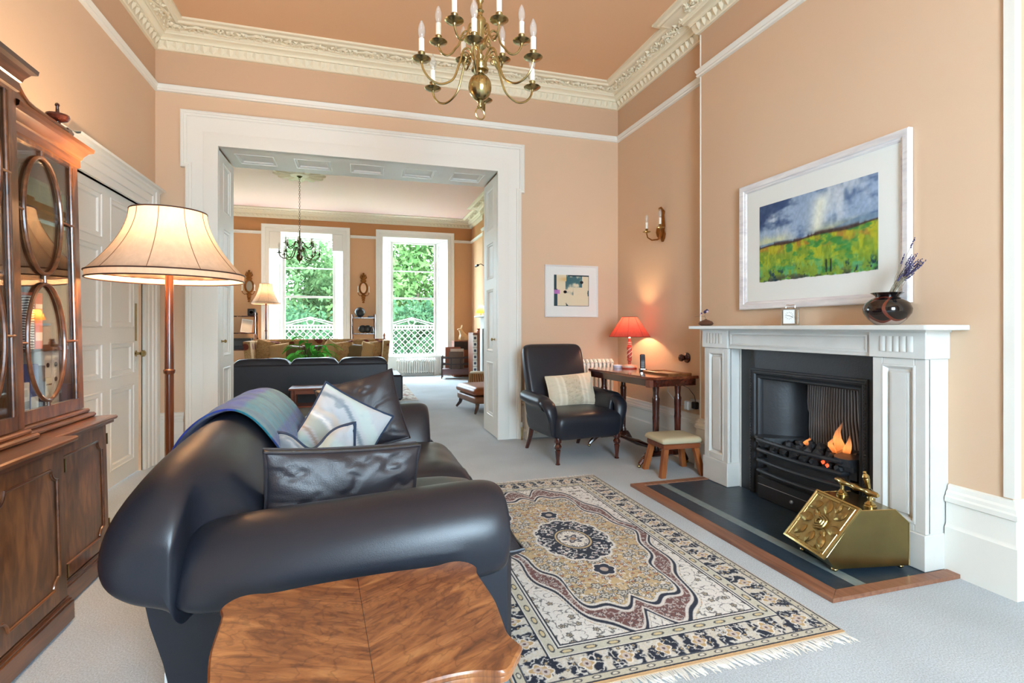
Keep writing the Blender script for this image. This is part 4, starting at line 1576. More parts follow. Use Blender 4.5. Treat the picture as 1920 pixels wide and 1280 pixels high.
    c = c * (1 - mbm[..., None]) + bo * mbm[..., None]
    # outer guard
    ph3 = along / .07
    f3 = (ph3 - np.floor(ph3) - .5) * .07
    ro = np.hypot(f3 / .016, (e - .031) / .008)
    og = ((e > .016) & (e < .046)) * 1.0
    c = mixc(c, (196, 188, 168), og)
    c = mixc(c, (80, 78, 80), sm(1.2, 1.0, ro) * og)
    c = mixc(c, (214, 206, 190), sm(.75, .6, ro) * og)
    for d_, w_ in ((.013, .0042), (.047, .0034), (.164, .0036), (.217, .0034), (.231, .0044)):
        c = mixc(c, (24, 30, 48), sm(w_, w_ * .55, np.abs(e - d_)))
    # tan end strip
    c = mixc(c, (186, 148, 106), ((hh - ay) < .010) * 1.0)
    c *= (.94 + .12 * vnoise(X * 420, Y * 420, 99))[..., None]
    return c


M_rug = vcol('rug_pile', .95, .35, 400, .1, .1)
rug = thing('patterned_rug', 'ivory, navy and gold medallion rug with a white fringe', 'rug', (RCX, RCY, 0.0))
me = grid_mesh('pile', 380, 640, lambda u, v: ((u - .5) * (RX1 - RX0), (v - .5) * (RY1 - RY0), .0105 + .0012 * vnoise(u * 240, v * 400, 5) - .006 * (np.minimum(np.minimum(u, 1 - u) * 1.34, np.minimum(v, 1 - v) * 2.25) < .004)), rug_cols, M_rug)
put('pile', me, rug)
M_fringe = mat('cotton_fringe', rgb(224, 220, 212), .9)
MB().box(-(RX1 - RX0) / 2, (RX1 - RX0) / 2, -(RY1 - RY0) / 2, (RY1 - RY0) / 2, .001, .008).build('backing', mat('rug_backing', rgb(186, 152, 114), .95), rug)
rf = random.Random(8)
for s in (1, -1):
    f = MB()
    for k in range(190):
        x = -(RX1 - RX0) / 2 + (RX1 - RX0) * (k + .5) / 190
        y = s * (RY1 - RY0) / 2
        L = rf.uniform(.045, .065)
        dx = rf.gauss(.006, .010)
        w = .0030
        f.add([(x - w, y - s * .004, .004), (x + w, y - s * .004, .004), (x + w * .9 + dx * .6, y + s * L * .55, .006 + rf.uniform(0, .003)), (x - w * .9 + dx * .6, y + s * L * .55, .004), (x + w * .5 + dx * 1.7, y + s * L, .003), (x - w * .5 + dx * 1.7, y + s * L, .002)], [(0, 1, 2, 3), (3, 2, 4, 5)])
    f.build('fringe', M_fringe, rug, kind='stuff', smooth=False, label='white knotted cotton fringe')

# ------------------------------------------------------------------ black leather sofa
SY = 2.62        # sofa centre along y
SO = thing('leather_sofa', 'black leather camel-back sofa with rolled arms on the rug edge', 'sofa', (0, SY, 0))


def Hback(y):
    d = abs(y)
    return float(np.interp(d, [0, .35, .66, .84, .95, 1.0, 1.04], [.848, .845, .832, .802, .755, .715, .675]))


BR = [(-.215, .36), (-.235, .45), (-.275, .56), (-.325, .67), (-.375, .755), (-.435, .81), (-.505, .83), (-.575, .808), (-.625, .755), (-.655, .68), (-.660, .60), (-.640, .53), (-.600, .475), (-.55, .445), (-.48, .42), (-.36, .38)]


def back_ring(y, sc=1.0, off=0.0):
    h = Hback(y)
    out = []
    cx, cz = -.50, .62
    sag = -.010 * smooth(.75, 1.0, abs(y))
    for x, z in BR:
        zz = .42 + (z - .42) * (h - .42) / (.83 - .42) if z > .42 else z
        x2 = x + sag * (z > .5)
        if x2 > -.47:
            x2 += (-.455 - x2) * smooth(.76, .90, abs(y))
        cz2 = .42 + (cz - .42) * (h - .42) / .41
        p = Vector((cx + (x2 - cx) * sc, 0, cz2 + (zz - cz2) * sc))
        if off:
            n = Vector((x2 - (-.47), 0, zz - .45))
            p += n.normalized() * off
        out.append((p.x, y, p.z))
    return out


bk = MB()
ys = [-1.040, -1.035, -1.015, -.985, -.95, -.89, -.80, -.70, -.55, -.35, -.12, .12, .35, .55, .70, .80, .89, .95, .985, 1.015, 1.035, 1.040]
scs = [.45, .68, .85, .95, .99] + [1] * 12 + [.99, .95, .85, .68, .45]
bk.loft([back_ring(y, s) for y, s in zip(ys, scs)])
subsurf(bk.build('back', M_leather, SO, angle=80), 2)

# base body with a curved rear profile
bs = [(-.595, .46), (-.60, .40), (-.585, .32), (-.55, .20), (-.53, .10), (-.525, .045), (.50, .045), (.515, .10), (.515, .30), (.48, .36)]
b_ = MB()
b_.loft([[(x, y, z) for x, z in bs] for y in (-.84, .84)])
b_.build('base', M_leather, SO, angle=30)
AR = [(-.70, .34), (-.735, .46), (-.775, .55), (-.83, .62), (-.90, .655), (-.975, .65), (-1.04, .615), (-1.085, .55), (-1.09, .48), (-1.06, .425), (-1.0, .40), (-.92, .40), (-.86, .415), (-.83, .36)]


def arm_ring(x, s, sc=1.0, lift=0.0, dy=0.0):
    cy, cz = -.965, .525
    out = []
    for y, z in AR:
        k = smooth(.40, .52, z)
        yy = cy + (y - cy) * (sc if z > .38 else min(1, sc + .1)) + dy * k
        zz = cz + (z - cz) * sc + lift * k
        out.append((x, yy if s < 0 else -yy, zz))
    return out


for s in (-1, 1):
    a_ = MB()
    xs = [-.478, -.46, -.42, -.25, -.05, .15, .30, .37, .415, .445, .462, .468]
    scl = [.62, .80, .94, 1, 1, 1.0, 1.0, .99, .96, .89, .78, .62]
    lifts = [-.022, -.020, -.018, -.005, .012, .028, .038, .042, .044, .044, .044, .044]
    dys = [.06, .055, .05, .035, .015, 0, -.005, -.005, -.005, -.005, -.005, -.005]
    a_.loft([arm_ring(x, s, k, l, d) for x, k, l, d in zip(xs, scl, lifts, dys)])
    subsurf(a_.build('arm', M_leather, SO, angle=80), 2)
    # front panel under the arm roll
    f_ = MB()
    f_.rbox(.36, .50, s * .90 - .06, s * .90 + .06, .045, .45, .02)
    f_.build('front_post', M_leather, SO)
def cushion_box(w, d, t, nx=14, ny=14, crown=.05, wr=.006, seed=1, edge=.5):
    """soft seat cushion, origin at centre of its underside; x depth, y width"""
    u = np.linspace(-1, 1, nx)
    v = np.linspace(-1, 1, ny)
    U, V = np.meshgrid(u, v)
    sq = lambda q: np.sign(q) * np.abs(q) ** .8
    X, Y = sq(U) * d / 2, sq(V) * w / 2
    pr = (1 - np.abs(U) ** 5) * (1 - np.abs(V) ** 5)
    wrn = (fbm(U * 3 + seed, V * 3, seed) - .5) * wr * 2
    up = t * .55 + (t * .45 + crown) * np.clip(pr, 0, 1) ** .5 + wrn
    dn = t * .45 * (1 - np.clip(pr, 0, 1) ** .5)
    b2 = MB()
    rows = lambda Z: [[(X[j, i], Y[j, i], Z[j, i]) for i in range(nx)] for j in range(ny)]
    b2.loft(rows(up), closed=False, cap=False)
    b2.loft(rows(dn), closed=False, cap=False)
    # side wall
    ring = [(0, i) for i in range(nx)] + [(j, nx - 1) for j in range(1, ny)] + [(ny - 1, i) for i in range(nx - 2, -1, -1)] + [(j, 0) for j in range(ny - 2, 0, -1)]
    b2.loft([[(X[j, i], Y[j, i], up[j, i]) for j, i in ring], [(X[j, i] * 1.012, Y[j, i] * 1.012, t * .5) for j, i in ring], [(X[j, i], Y[j, i], dn[j, i]) for j, i in ring]], closed=True, cap=False)
    pip = [(X[j, i] * 1.004, Y[j, i] * 1.004, up[j, i]) for j, i in ring]
    return b2, pip


for k, s in enumerate((-1, 1)):
    c_, pip = cushion_box(.80, .82, .15, 18, 18, .03, .014, 3 + k)
    o = subsurf(c_.build('seat_cushion', M_leather, SO, angle=80, loc=(.175, s * .405, .305)), 1)
    MB().tube(pip, .006, 6, closed=True).build('piping', M_leather, o)
ft = MB()
for x in (-.45, .44):
    for y in (-.78, .78):
        MB().lathe([(.020, 0), (.026, .01), (.030, .045)], 12, T((x, y, 0))).build('foot', M_wood_darkZ, SO)

MB().box(-.548, -.522, -.835, -.832, .06, .17).build('care_label', M_whiteplastic, SO, label='small white fabric care label')

# ---- tartan throw over the sofa back


def throw_mesh():
    nx, ny = 150, 90           # across the sofa (y), along the ring
    Yv = np.linspace(-.30, .72, nx)
    base = [Vector((x, 0, z)) for x, _, z in back_ring(0)]
    rows = []
    for j in range(ny):
        rows.append(j / (ny - 1))
    co = []
    for j in range(ny):
        t = .9 + (11.2 - .9) * rows[j]
        for i, y in enumerate(Yv):
            yy = y - .21 * (t / 11 - .5) * smooth(.7, -.3, y) + .010 * sin(t * 1.3)
            rg = back_ring(yy, 1.0, .0)
            k = int(t)
            f = t - k
            def cr(a, b0, c, d, f):
                return .5 * ((2 * b0) + (-a + c) * f + (2 * a - 5 * b0 + 4 * c - d) * f * f + (-a + 3 * b0 - 3 * c + d) * f ** 3)
            P = [rg[max(0, min(15, k + q))] for q in (-1, 0, 1, 2)]
            x = cr(P[0][0], P[1][0], P[2][0], P[3][0], f)
            z = cr(P[0][2], P[1][2], P[2][2], P[3][2], f)
            n = Vector((x + .455, 0, z - .52)).normalized()
            lift = .016 + .006 * sin(y * 23 + t) * sin(t * .8) + .003 * sin(y * 61)
            co.append((x + n.x * lift, yy, z + n.z * lift))
    return np.array(co).reshape(ny, nx, 3)


TC = throw_mesh()


def tartan(u, v):
    s, t = u * 1.02, v * 1.1
    c = np.zeros(u.shape + (3,)) + np.array((36, 50, 128.))
    teal = (14, 104, 114)
    c = mixc(c, teal, sm(.115, .085, np.abs(v - .345)) * .92)
    c = mixc(c, (34, 96, 128), sm(.012, .006, np.abs(v - .20)) * .7)
    c = mixc(c, (24, 34, 92), sm(.05, .03, np.abs(v - .62)) * .7)
    c = mixc(c, (30, 66, 84), sm(.012, .006, np.abs(s - .34)) * .7)
    c = mixc(c, (30, 66, 84), sm(.012, .006, np.abs(s - .50)) * .7)
    c = mixc(c, (28, 80, 120), sm(.06, .03, np.abs((t % .42) - .21)) * .35)
    c = mixc(c, (22, 30, 72), sm(.05, .03, np.abs(s - .10)) * .25)
    c = mixc(c, (22, 30, 72), sm(.05, .03, np.abs(s - .80)) * .25)
    c *= (.85 + .4 * fbm(s * 60, t * 60, 4, 3))[..., None]
    return c


M_wool = vcol('wool_tartan', 1.0, .5, 350, .4, .1)
th_me = grid_mesh('tartan_throw', 150, 90, lambda u, v: (TC[..., 0], TC[..., 1], TC[..., 2]), tartan, M_wool)
th_o = put('tartan_throw', th_me, None, (0, SY, 0))
tag(th_o, 'blue and green tartan wool throw draped over the sofa back', 'blanket')
sd = th_o.modifiers.new('cloth_thickness', 'SOLIDIFY')
sd.thickness = .007
sd.offset = 1


# ---- scatter cushions
def pillow(name, w, h, t, m, parent, colf=None, seed=1, wr=.010, n=44, pinch=.06, fold=None, box=0.0):
    u, v = np.meshgrid(np.linspace(-1, 1, n), np.linspace(-1, 1, n))
    meshes = []
    ex = 1 - pinch * (1 - np.abs(v) ** 2.2)
    ez = 1 - pinch * (1 - np.abs(u) ** 2.2)
    X = u * ex * w / 2
    Z = v * ez * h / 2
    pr = np.clip((1 - np.abs(u) ** 3.0), 0, 1) ** .55 * np.clip((1 - np.abs(v) ** 3.0), 0, 1) ** .55
    q1 = fbm(u * 1.6 + seed * 3.1, v * 1.6, seed, 3)
    wn_ = np.exp(-((q1 - .5) / .035) ** 2) * 1.1 + (fbm(u * 2 + seed, v * 2, seed + 3, 2) - .5) * .9
    rad = fbm(np.arctan2(v, u) * 4 + 20, np.hypot(u, v) * 1.2, seed + 9, 3) - .5
    Yf = -(t / 2 * pr * (1 - box) + t / 2 * box) + (wr * wn_ + wr * 2.2 * rad * np.hypot(u, v)) * (pr > 0) * np.clip(pr * 3, 0, 1)
    Yb = (t / 2 * pr * (1 - box) + t / 2 * box) + wr * wn_ * np.clip(pr * 3, 0, 1) * .5
    if fold is not None:
        X, Yf, Yb, Z = fold(u, v, X, Yf, Yb, Z)
    co = np.concatenate([np.stack([X, Yf, Z], -1).reshape(-1, 3), np.stack([X, Yb, Z], -1).reshape(-1, 3)])
    fs = []
    for j in range(n - 1):
        for i in range(n - 1):
            a = j * n + i
            fs.append((a, a + 1, a + n + 1, a + n))
            b0 = n * n + a
            fs.append((b0, b0 + n, b0 + n + 1, b0 + 1))
    ring = [i for i in range(n)] + [j * n + n - 1 for j in range(1, n)] + [(n - 1) * n + i for i in range(n - 2, -1, -1)] + [j * n for j in range(n - 2, 0, -1)]
    for k in range(len(ring)):
        a, b0 = ring[k], ring[(k + 1) % len(ring)]
        fs.append((a, n * n + a, n * n + b0, b0))
    me = bpy.data.meshes.new(name)
    me.from_pydata([tuple(p) for p in co], [], fs)
    me.shade_smooth()
    if colf is not None:
        cc = colf((u + 1) / 2, (v + 1) / 2).reshape(-1, 3)
        colour_attr(me, np.concatenate([cc, cc]))
    me.materials.append(m)
    o = put('cover', me, parent)
    rim = [tuple((co[i] + co[n * n + i]) / 2) for i in ring]
    return o, rim, [(tuple(co[i]), tuple(co[n * n + i])) for i in ring]


def frame_from(t, origin, xdir, zdir):
    """orient thing so local x=xdir, local z~zdir"""
    x = Vector(xdir).normalized()
    z = Vector(zdir)
    z = (z - x * z.dot(x)).normalized()
    y = z.cross(x)
    R = Matrix((x, y, z)).transposed()
    t.rotation_euler = R.to_euler()
    t.location = origin
    return t


M_pipe = mat('navy_piping', rgb(32, 52, 78), .7)
# near box cushion standing against the near arm
c1 = thing('leather_cushion', 'crinkled black leather box cushion propped behind the near sofa arm', 'cushion')
frame_from(c1, (-.045, 1.985, .595), (.52, .10, -.03), (-.34, -.06, 1))
o, rim, pr_ = pillow('leather_cushion', .54, .34, .15, M_leather2, c1, seed=4, wr=.007, pinch=.05, box=.40)
for k in (0, 1):
    MB().tube([p[k] for p in pr_], .0055, 6, closed=True).build('piping', M_leather2, o)
# far plain cushion
c2 = thing('leather_cushion', 'flat dark brown leather cushion leaning on the far sofa arm', 'cushion')
frame_from(c2, (.035, 3.13, .700), (.42, -.02, .11), (-.16, .10, .40))
o, rim, pr_ = pillow('leather_cushion', .45, .42, .13, M_leather2, c2, seed=8, wr=.006, pinch=.05)
MB().tube(rim, .004, 6, closed=True).build('piping', M_leather2, o)


def petals(u, v):
    c = np.zeros(u.shape + (3,)) + np.array((184, 188, 193.))
    n = (fbm(u * 3, v * 3, 5) - .5) * .12
    d = np.hypot(u - .05, v + .10) + n
    for r0, r1, col in ((.30, .42, (176, 196, 190)), (.46, .50, (150, 134, 122)), (.52, .66, (168, 174, 166)), (.68, .71, (238, 236, 232)), (.74, .80, (196, 186, 176)), (.95, 1.0, (120, 134, 146)), (1.05, 1.2, (186, 200, 198))):
        c = mixc(c, col, sm(r0 - .01, r0 + .01, d) * sm(r1 + .01, r1 - .01, d) * .9)
    c = mixc(c, (140, 150, 158), sm(.085, .07, np.hypot((u - .86), (v - .16) * .8)) * .8)
    c = mixc(c, (140, 150, 158), sm(.075, .06, np.hypot((u - .30), (v - .85) * .9)) * .8)
    c = mixc(c, (96, 124, 186), sm(.018, .010, np.abs(u - .55 - .3 * (v - .5) ** 2 + n)) * (v < .35) * .9)
    return c


M_pet = vcol('printed_cotton', .85, .15, 500, .1, .2)
c3 = thing('print_cushion', 'white and sage petal print cushion leaning on the brown one', 'cushion')
frame_from(c3, (-.085, 2.86, .640), (.36, -.05, -.20), (.12, .12, .42))
o, rim, pr_ = pillow('print_cushion', .40, .42, .12, M_pet, c3, petals, seed=3, wr=.006, pinch=.07)
MB().tube(rim, .007, 6, closed=True).build('piping', M_pipe, o)


def slump(u, v, X, Yf, Yb, Z):
    dip = -.085 * np.exp(-((u + .05) / .38) ** 2) * sm(-.2, 1.0, v)
    return X, Yf + .03 * np.sin(u * 4) * sm(0, 1, v), Yb + .03 * np.sin(u * 4) * sm(0, 1, v), Z + dip


c4 = thing('print_cushion', 'slumped white print cushion with navy piping beside the throw', 'cushion')
frame_from(c4, (-.175, 2.46, .565), (.40, .02, .02), (-.06, .10, .42))
o, rim, pr_ = pillow('print_cushion', .36, .38, .14, M_pet, c4, lambda u, v: petals(v, u), seed=7, wr=.012, pinch=.06, fold=slump)
MB().tube(rim, .009, 6, closed=True).build('piping', M_pipe, o)

# ------------------------------------------------------------------ walnut side table
TZ = .52
from_px = [(863, 1054), (903, 1063), (910, 1090), (935, 1130), (949, 1184), (977, 1212), (947, 1252)]


def unproj(u, v, z):
    a = (u - 960) / 976.34
    s_, c_ = sin(.290686), cos(.290686)
    r = (s_ + a * c_, c_ - a * s_, (613.78 - v) / 976.34)
    t = (z - 1.2) / r[2]
    return (r[0] * t, r[1] * t)


# outline measured once as metres on the table top plane (right half), mirrored about its seam
TCX, TCY, TRZ = .022, 1.205, radians(4.0)
half = [(0, .279), (.12, .276), (.21, .269), (.255, .279), (.288, .276), (.312, .255), (.322, .225), (.314, .19), (.314, .12), (.313, .03), (.298, -.08), (.296, -.115), (.304, -.150), (.306, -.168), (.284, -.195), (.262, -.222), (.240, -.229), (.19, -.210), (.11, -.205), (0, -.222)]
wt = thing('walnut_table', 'figured walnut side table with a shaped top in the foreground', 'table', (TCX, TCY, 0), TRZ)
outl = half + [(-x, y) for x, y in half[-2:0:-1]]
m, nt, b = newmat('figured_walnut')
tc = N(nt, 'ShaderNodeTexCoord')
sp = N(nt, 'ShaderNodeSeparateXYZ')
nt.links.new(tc.outputs['Object'], sp.inputs[0])
ab = N(nt, 'ShaderNodeMath', operation='ABSOLUTE')
nt.links.new(sp.outputs['X'], ab.inputs[0])
cbn = N(nt, 'ShaderNodeCombineXYZ')
nt.links.new(ab.outputs[0], cbn.inputs[0])
nt.links.new(sp.outputs['Y'], cbn.inputs[1])
# feathered crotch figure: v-shaped coordinate, warped, plus fine dark ripples
ay_ = N(nt, 'ShaderNodeMath', operation='MULTIPLY_ADD')
nt.links.new(ab.outputs[0], ay_.inputs[0])
ay_.inputs[1].default_value = -.55
nt.links.new(sp.outputs['Y'], ay_.inputs[2])
cb2 = N(nt, 'ShaderNodeCombineXYZ')
nt.links.new(ab.outputs[0], cb2.inputs[0])
nt.links.new(ay_.outputs[0], cb2.inputs[1])
mpn = N(nt, 'ShaderNodeMapping')
mpn.inputs['Scale'].default_value = (4.0, 13, 1)
nt.links.new(cb2.outputs[0], mpn.inputs[0])
nz = N(nt, 'ShaderNodeTexNoise', i_Scale=1.5, i_Detail=7.0, i_Distortion=1.4, i_Roughness=.62)
nt.links.new(mpn.outputs[0], nz.inputs['Vector'])
rp = ramp(nt, [(.28, rgb(72, 38, 20)), (.43, rgb(124, 72, 38)), (.56, rgb(158, 100, 56)), (.74, rgb(186, 132, 82))])
nt.links.new(nz.outputs['Fac'], rp.inputs[0])
wv_ = N(nt, 'ShaderNodeTexWave', i_Scale=9.0, i_Distortion=14.0, i_Detail=3.0)
wv_.inputs['Detail Scale'].default_value = 1.6
wv_.bands_direction = 'DIAGONAL'
nt.links.new(cb2.outputs[0], wv_.inputs['Vector'])
rp2 = ramp(nt, [(.0, (.42, .34, .28, 1)), (.10, (.85, .82, .80, 1)), (.35, (1, 1, 1, 1))])
nt.links.new(wv_.outputs['Fac'], rp2.inputs[0])
mxx = N(nt, 'ShaderNodeMix', data_type='RGBA', blend_type='MULTIPLY')
mxx.inputs[0].default_value = .50
nt.links.new(rp.outputs[0], mxx.inputs[6])
nt.links.new(rp2.outputs[0], mxx.inputs[7])
nt.links.new(mxx.outputs[2], b.inputs['Base Color'])
b.inputs['Roughness'].default_value = .34
b.inputs['Coat Weight'].default_value = .3
b.inputs['Coat Roughness'].default_value = .2
M_walnut = m


def smooth_outline(pts, k=5):
    out = []
    n = len(pts)
    for i in range(n):
        p0, p1, p2, p3 = (Vector(pts[(i + q) % n]) for q in (-1, 0, 1, 2))
        for j in range(k):
            f = j / k
            out.append(tuple(.5 * ((2 * p1) + (-p0 + p2) * f + (2 * p0 - 5 * p1 + 4 * p2 - p3) * f * f + (-p0 + 3 * p1 - 3 * p2 + p3) * f ** 3)))
    return out


so_l = smooth_outline(outl[::-1], 4)
p = MB()
layers = [(.985, TZ), (1.0, TZ - .004), (1.0, TZ - .010), (.985, TZ - .014), (.992, TZ - .018), (.992, TZ - .024), (.965, TZ - .030), (.94, TZ - .034)]
p.loft([[(x * s, y * s, z) for x, y in so_l] for s, z in layers])
p.build('table_top', M_walnut, wt, angle=30, label='bookmatched figured walnut top')
MB().prism([(x * .82, y * .74) for x, y in so_l], TZ - .10, TZ - .034).build('frieze', M_wood_mah, wt, angle=30)
MB().lathe([(.030, .14), (.055, .17), (.060, .20), (.035, .24), (.028, .30), (.040, .36), (.060, .40), (.07, TZ - .10)], 20).build('pedestal', M_wood_mah, wt)
for k in range(4):
    a = pi / 4 + k * pi / 2
    MB().tube([(.02 * cos(a), .02 * sin(a), .17), (.10 * cos(a), .10 * sin(a), .15), (.17 * cos(a), .17 * sin(a), .07), (.215 * cos(a), .215 * sin(a), .022)], [.026, .024, .020, .016], 8).build('leg', M_wood_mah, wt)
    MB().sphere((.215 * cos(a), .215 * sin(a), .014), .014, 8, 6).build('foot', M_oldbrass, wt)
# seam inlay
MB().box(-.0006, .0006, -.21, .268, TZ - .0005, TZ + .0003).build('centre_joint', M_wood_darkZ, wt)
# ------------------------------------------------------------------ breakfront bookcase (leans slightly back)
BK = thing('bookcase', 'mahogany breakfront bookcase with oval glazing bars on the left wall', 'bookcase', (-1.655, 2.05, 0))
BK.rotation_euler = (0, radians(-1.35), 0)
bx = lambda x: x + 1.655          # world x -> local depth from the back
# widths: local y, centre 0; centre bay +-.51, wings to +-1.08
FW, FC = bx(-1.195), bx(-1.118)   # fronts of base wing / base centre
UW, UC = bx(-1.292), bx(-1.250)   # fronts of upper wing / upper centre
MW = M_wood_mah
MWY = M_wood_mahY


def carcase(y0, y1, xf, nm):
    p = MB()
    p.box(0, xf - .022, y0, y1, .085, .705)
    p.build('base_carcase', MW, BK)


for (y0, y1, f, u) in ((-.51, .51, FC, UC), (.51, 1.08, FW, UW), (-1.08, -.51, FW, UW)):
    wing = f == FW
    carcase(y0, y1, f, 'base')
    # plinth with ogee top
    pl = MB()
    pl.sweep([(0, y1, 0), (0, y0, 0)], [(0, 0)] * 2, (0, 0, 1)) if False else None
    pl.box(0, f + .012, y0, y1, 0.0, .072)
    pl.box(0, f + .006, y0, y1, .072, .082)
    pl.box(0, f - .004, y0, y1, .082, .092)
    pl.build('plinth', MWY, BK, smooth=False)
    # ledge
    lg = MB()
    e = .03 if wing else .0
    ys0, ys1 = (y0, y1 + .025) if y0 > 0 else ((y0 - .025, y1) if wing else (y0 - .02, y1 + .02))
    dz_ = 0 if wing else .0008
    lg.rbox(0, f + .036, ys0, ys1, .722, .742 + dz_, .006)
    lg.box(0, f + .020, ys0 + .008, ys1 - .008, .706, .722)
    lg.rbox(0, u + .045, ys0 + .01, ys1 - .01, .742, .765 + dz_, .008)
    lg.rbox(0, u + .022, ys0 + .02, ys1 - .02, .765, .785 - dz_, .006)
    lg.build('ledge', MWY, BK, angle=30)
    # base doors
    doors = [(y0 + .025, y1 - .02)] if wing else [(-.49, -.003), (.003, .49)]
    for a, c in doors:
        dr = MB()
        dr.rbox(f - .022, f, a, c, .10, .70, .003)
        do = dr.build('door', MW, BK)
        # raised ogee-cornered bead
        i0, i1, z0, z1, r = a + .06, c - .06, .165, .635, .045
        pts = []
        for (cy, cz, a0) in ((i1, z1, 180), (i0, z1, 270), (i0, z0, 0), (i1, z0, 90)):
            sy = -1 if cy == i1 else 1
            sz = -1 if cz == z1 else 1
            arc = [radians(t) for t in range(0, 91, 15)]
            seg = [(cy + sy * r * sin(t), cz + sz * r * cos(t)) for t in arc]
            # concave corner: start on the side, end on the top
            if (cy == i1) == (cz == z1):
                pass
            order = seg if (sy * sz > 0) else seg[::-1]
            stp = .010
            pts += order
        poly = [(f + .002, y, z) for y, z in pts]
        MB().tube(poly, .006, 8, closed=True).build('panel_bead', MWY, do)

        n = len(poly)


        for z in (.17, .60):
            hy = (c + .006) if (y0 > 0 or c > .2) else (a - .006)
            MB().rbox(f - .008, f + .003, hy - .004, hy + .004, z, z + .055, .001).build('hinge', M_oldbrass, do)
        if True:
            kx = a + .03 if c > .2 else c - .03
            MB().lathe([(.007, 0), (.006, .004), (.009, .009), (0, .012)], 10, T((f, kx, .42)) @ RY(pi / 2)).build('knob', M_oldbrass, do)
    # upper carcase: back, sides, shelves, top
    zt = 2.02 if wing else 2.16
    sd_ = MB()
    sd_.box(0, .012, y0, y1, .785, zt)
    sd_.build('back_panel', MW, BK)
    for yy in ((y0, y0 + .018), (y1 - .018, y1)):
        MB().box(0.012, u - .022, yy[0], yy[1], .785, zt).build('side', MW, BK)
    for z in (.785, 1.085, 1.40, 1.72):
        MB().box(.012, u - .05, y0 + .018, y1 - .018, z, z + .016).build('shelf', MWY, BK)
    MB().box(0, u - .022, y0, y1, zt - .02, zt).build('top', MWY, BK)
    # glazed doors with stacked ovals
    gd = [(y0 + .004, y1 - .004)] if wing else [(-.506, -.002), (.002, .506)]
    for a, c in gd:
        fr = MB()
        z0, z1 = .788, zt - .01
        sw = .048
        fr.rbox(u - .022, u, a, a + sw, z0, z1, .003)
        fr.rbox(u - .022, u, c - sw, c, z0, z1, .003)
        fr.box(u - .022, u, a + sw, c - sw, z0, z0 + .055)
        fr.box(u - .022, u, a + sw, c - sw, z1 - .035, z1)
        do = fr.build('glazed_door', MW, BK)
        MB().box(u - .013, u - .010, a + sw, c - sw, z0 + .055, z1 - .035).build('pane', M_cabglass, do, smooth=False)
        cy = (a + c) / 2 - (.025 if wing else 0)
        q0, q1 = z0 + .055, z1 - .035
        hh = (q1 - q0)
        ry = min(.145, (c - a) / 2 - sw - .055)
        rz_ = hh * .228
        cz1, cz2 = q0 + .025 + rz_, q1 - .030 - rz_
        for cz in (cz1, cz2):
            MB().tube([(u - .002, cy + ry * cos(t), cz + rz_ * sin(t)) for t in [k * 2 * pi / 40 for k in range(40)]], .0085, 8, closed=True, flat=1).build('oval_bar', MWY, do)
        bars = MB()
        def bar(ya, za, yb, zb):
            MB().tube([(u - .003, ya, za), (u - .003, yb, zb)], .0065, 8).build('glazing_bar', MWY, do)
        bar(cy, q0, cy, cz1 - rz_)
        bar(cy, cz1 + rz_, cy, cz2 - rz_)
        bar(cy, cz2 + rz_, cy, q1)
        for cz in (cz1, cz2):
            bar(a + sw, cz, cy - ry, cz)
            bar(cy + ry, cz, c - sw, cz)
        for yy in (a + sw + .018, c - sw - .018):
            bar(yy, q0, yy, q1)
    # cornice
    cn = MB()
    ya, yb = y0, y1
    zc = zt
    if wing:
        path = [(0, y1, 0), (u, y1, 0), (u, y0, 0)] if y0 > 0 else [(u, y1, 0), (u, y0, 0), (0, y0, 0)]
    else:
        path = [(0, y1, 0), (u, y1, 0), (u, y0, 0), (0, y0, 0)]
    pts = [Vector(q) for q in path]
    prof = [(0, zc - .03), (.008, zc - .024), (.008, zc + .010), (.014, zc + .016), (.018, zc + .030), (.034, zc + .054), (.050, zc + .062), (.053, zc + .080), (.045, zc + .086), (0, zc + .086)]
    cn.sweep([Vector((q.x, q.y, 0)) for q in pts], [(a_, b0) for a_, b0 in prof], (0, 0, 1))
    cn.box(0, u, y0, y1, zc, zc + .085)
    cn.build('cornice', MWY, BK, angle=25)
    if wing and y0 > 0:
        # swept parapet above the wing cornice
        pr = MB()
        top = [(y1, .055), (y1 - .12, .055), (y1 - .32, .055), (y1 - .37, .062), (y1 - .405, .080), (y1 - .44, .108), (y1 - .49, .122), (y0, .125)]
        for (ya, za), (yb, zb) in zip(top[:-1], top[1:]):
            pr.add([(u - .02, ya, zc + .085), (u - .02, yb, zc + .085), (u - .02, yb, zc + .085 + zb), (u - .02, ya, zc + .085 + za), (u - .045, ya, zc + .085), (u - .045, yb, zc + .085), (u - .045, yb, zc + .085 + zb), (u - .045, ya, zc + .085 + za)],
                   [(0, 1, 2, 3), (4, 7, 6, 5), (3, 2, 6, 7), (0, 4, 5, 1)])
        pr.build('parapet', MWY, BK, smooth=False)
        MB().tube([(u - .022, y, zc + .085 + z) for y, z in top], .011, 8).build('parapet_moulding', MWY, BK)
        MB().rbox(u - .055, u - .012, y1 - .055, y1 - .012, zc + .085, zc + .155, .003).build('finial_block', MW, BK)
        fn = MB()
        fn.lathe([(.010, 0), (.012, .012), (.040, .022), (.048, .036), (.046, .046), (.020, .052), (.008, .058), (.006, .085), (.010, .092), (.008, .100), (0, .106)], 24, T((u - .034, y1 - .10, zc + .150)), flute=0)
        fn.build('urn_finial', M_wood_darkZ, BK, label='turned dark wood urn finial')

# ---- books and boxes behind the glass
M_paper = mat('page_paper', rgb(226, 220, 204), .9)


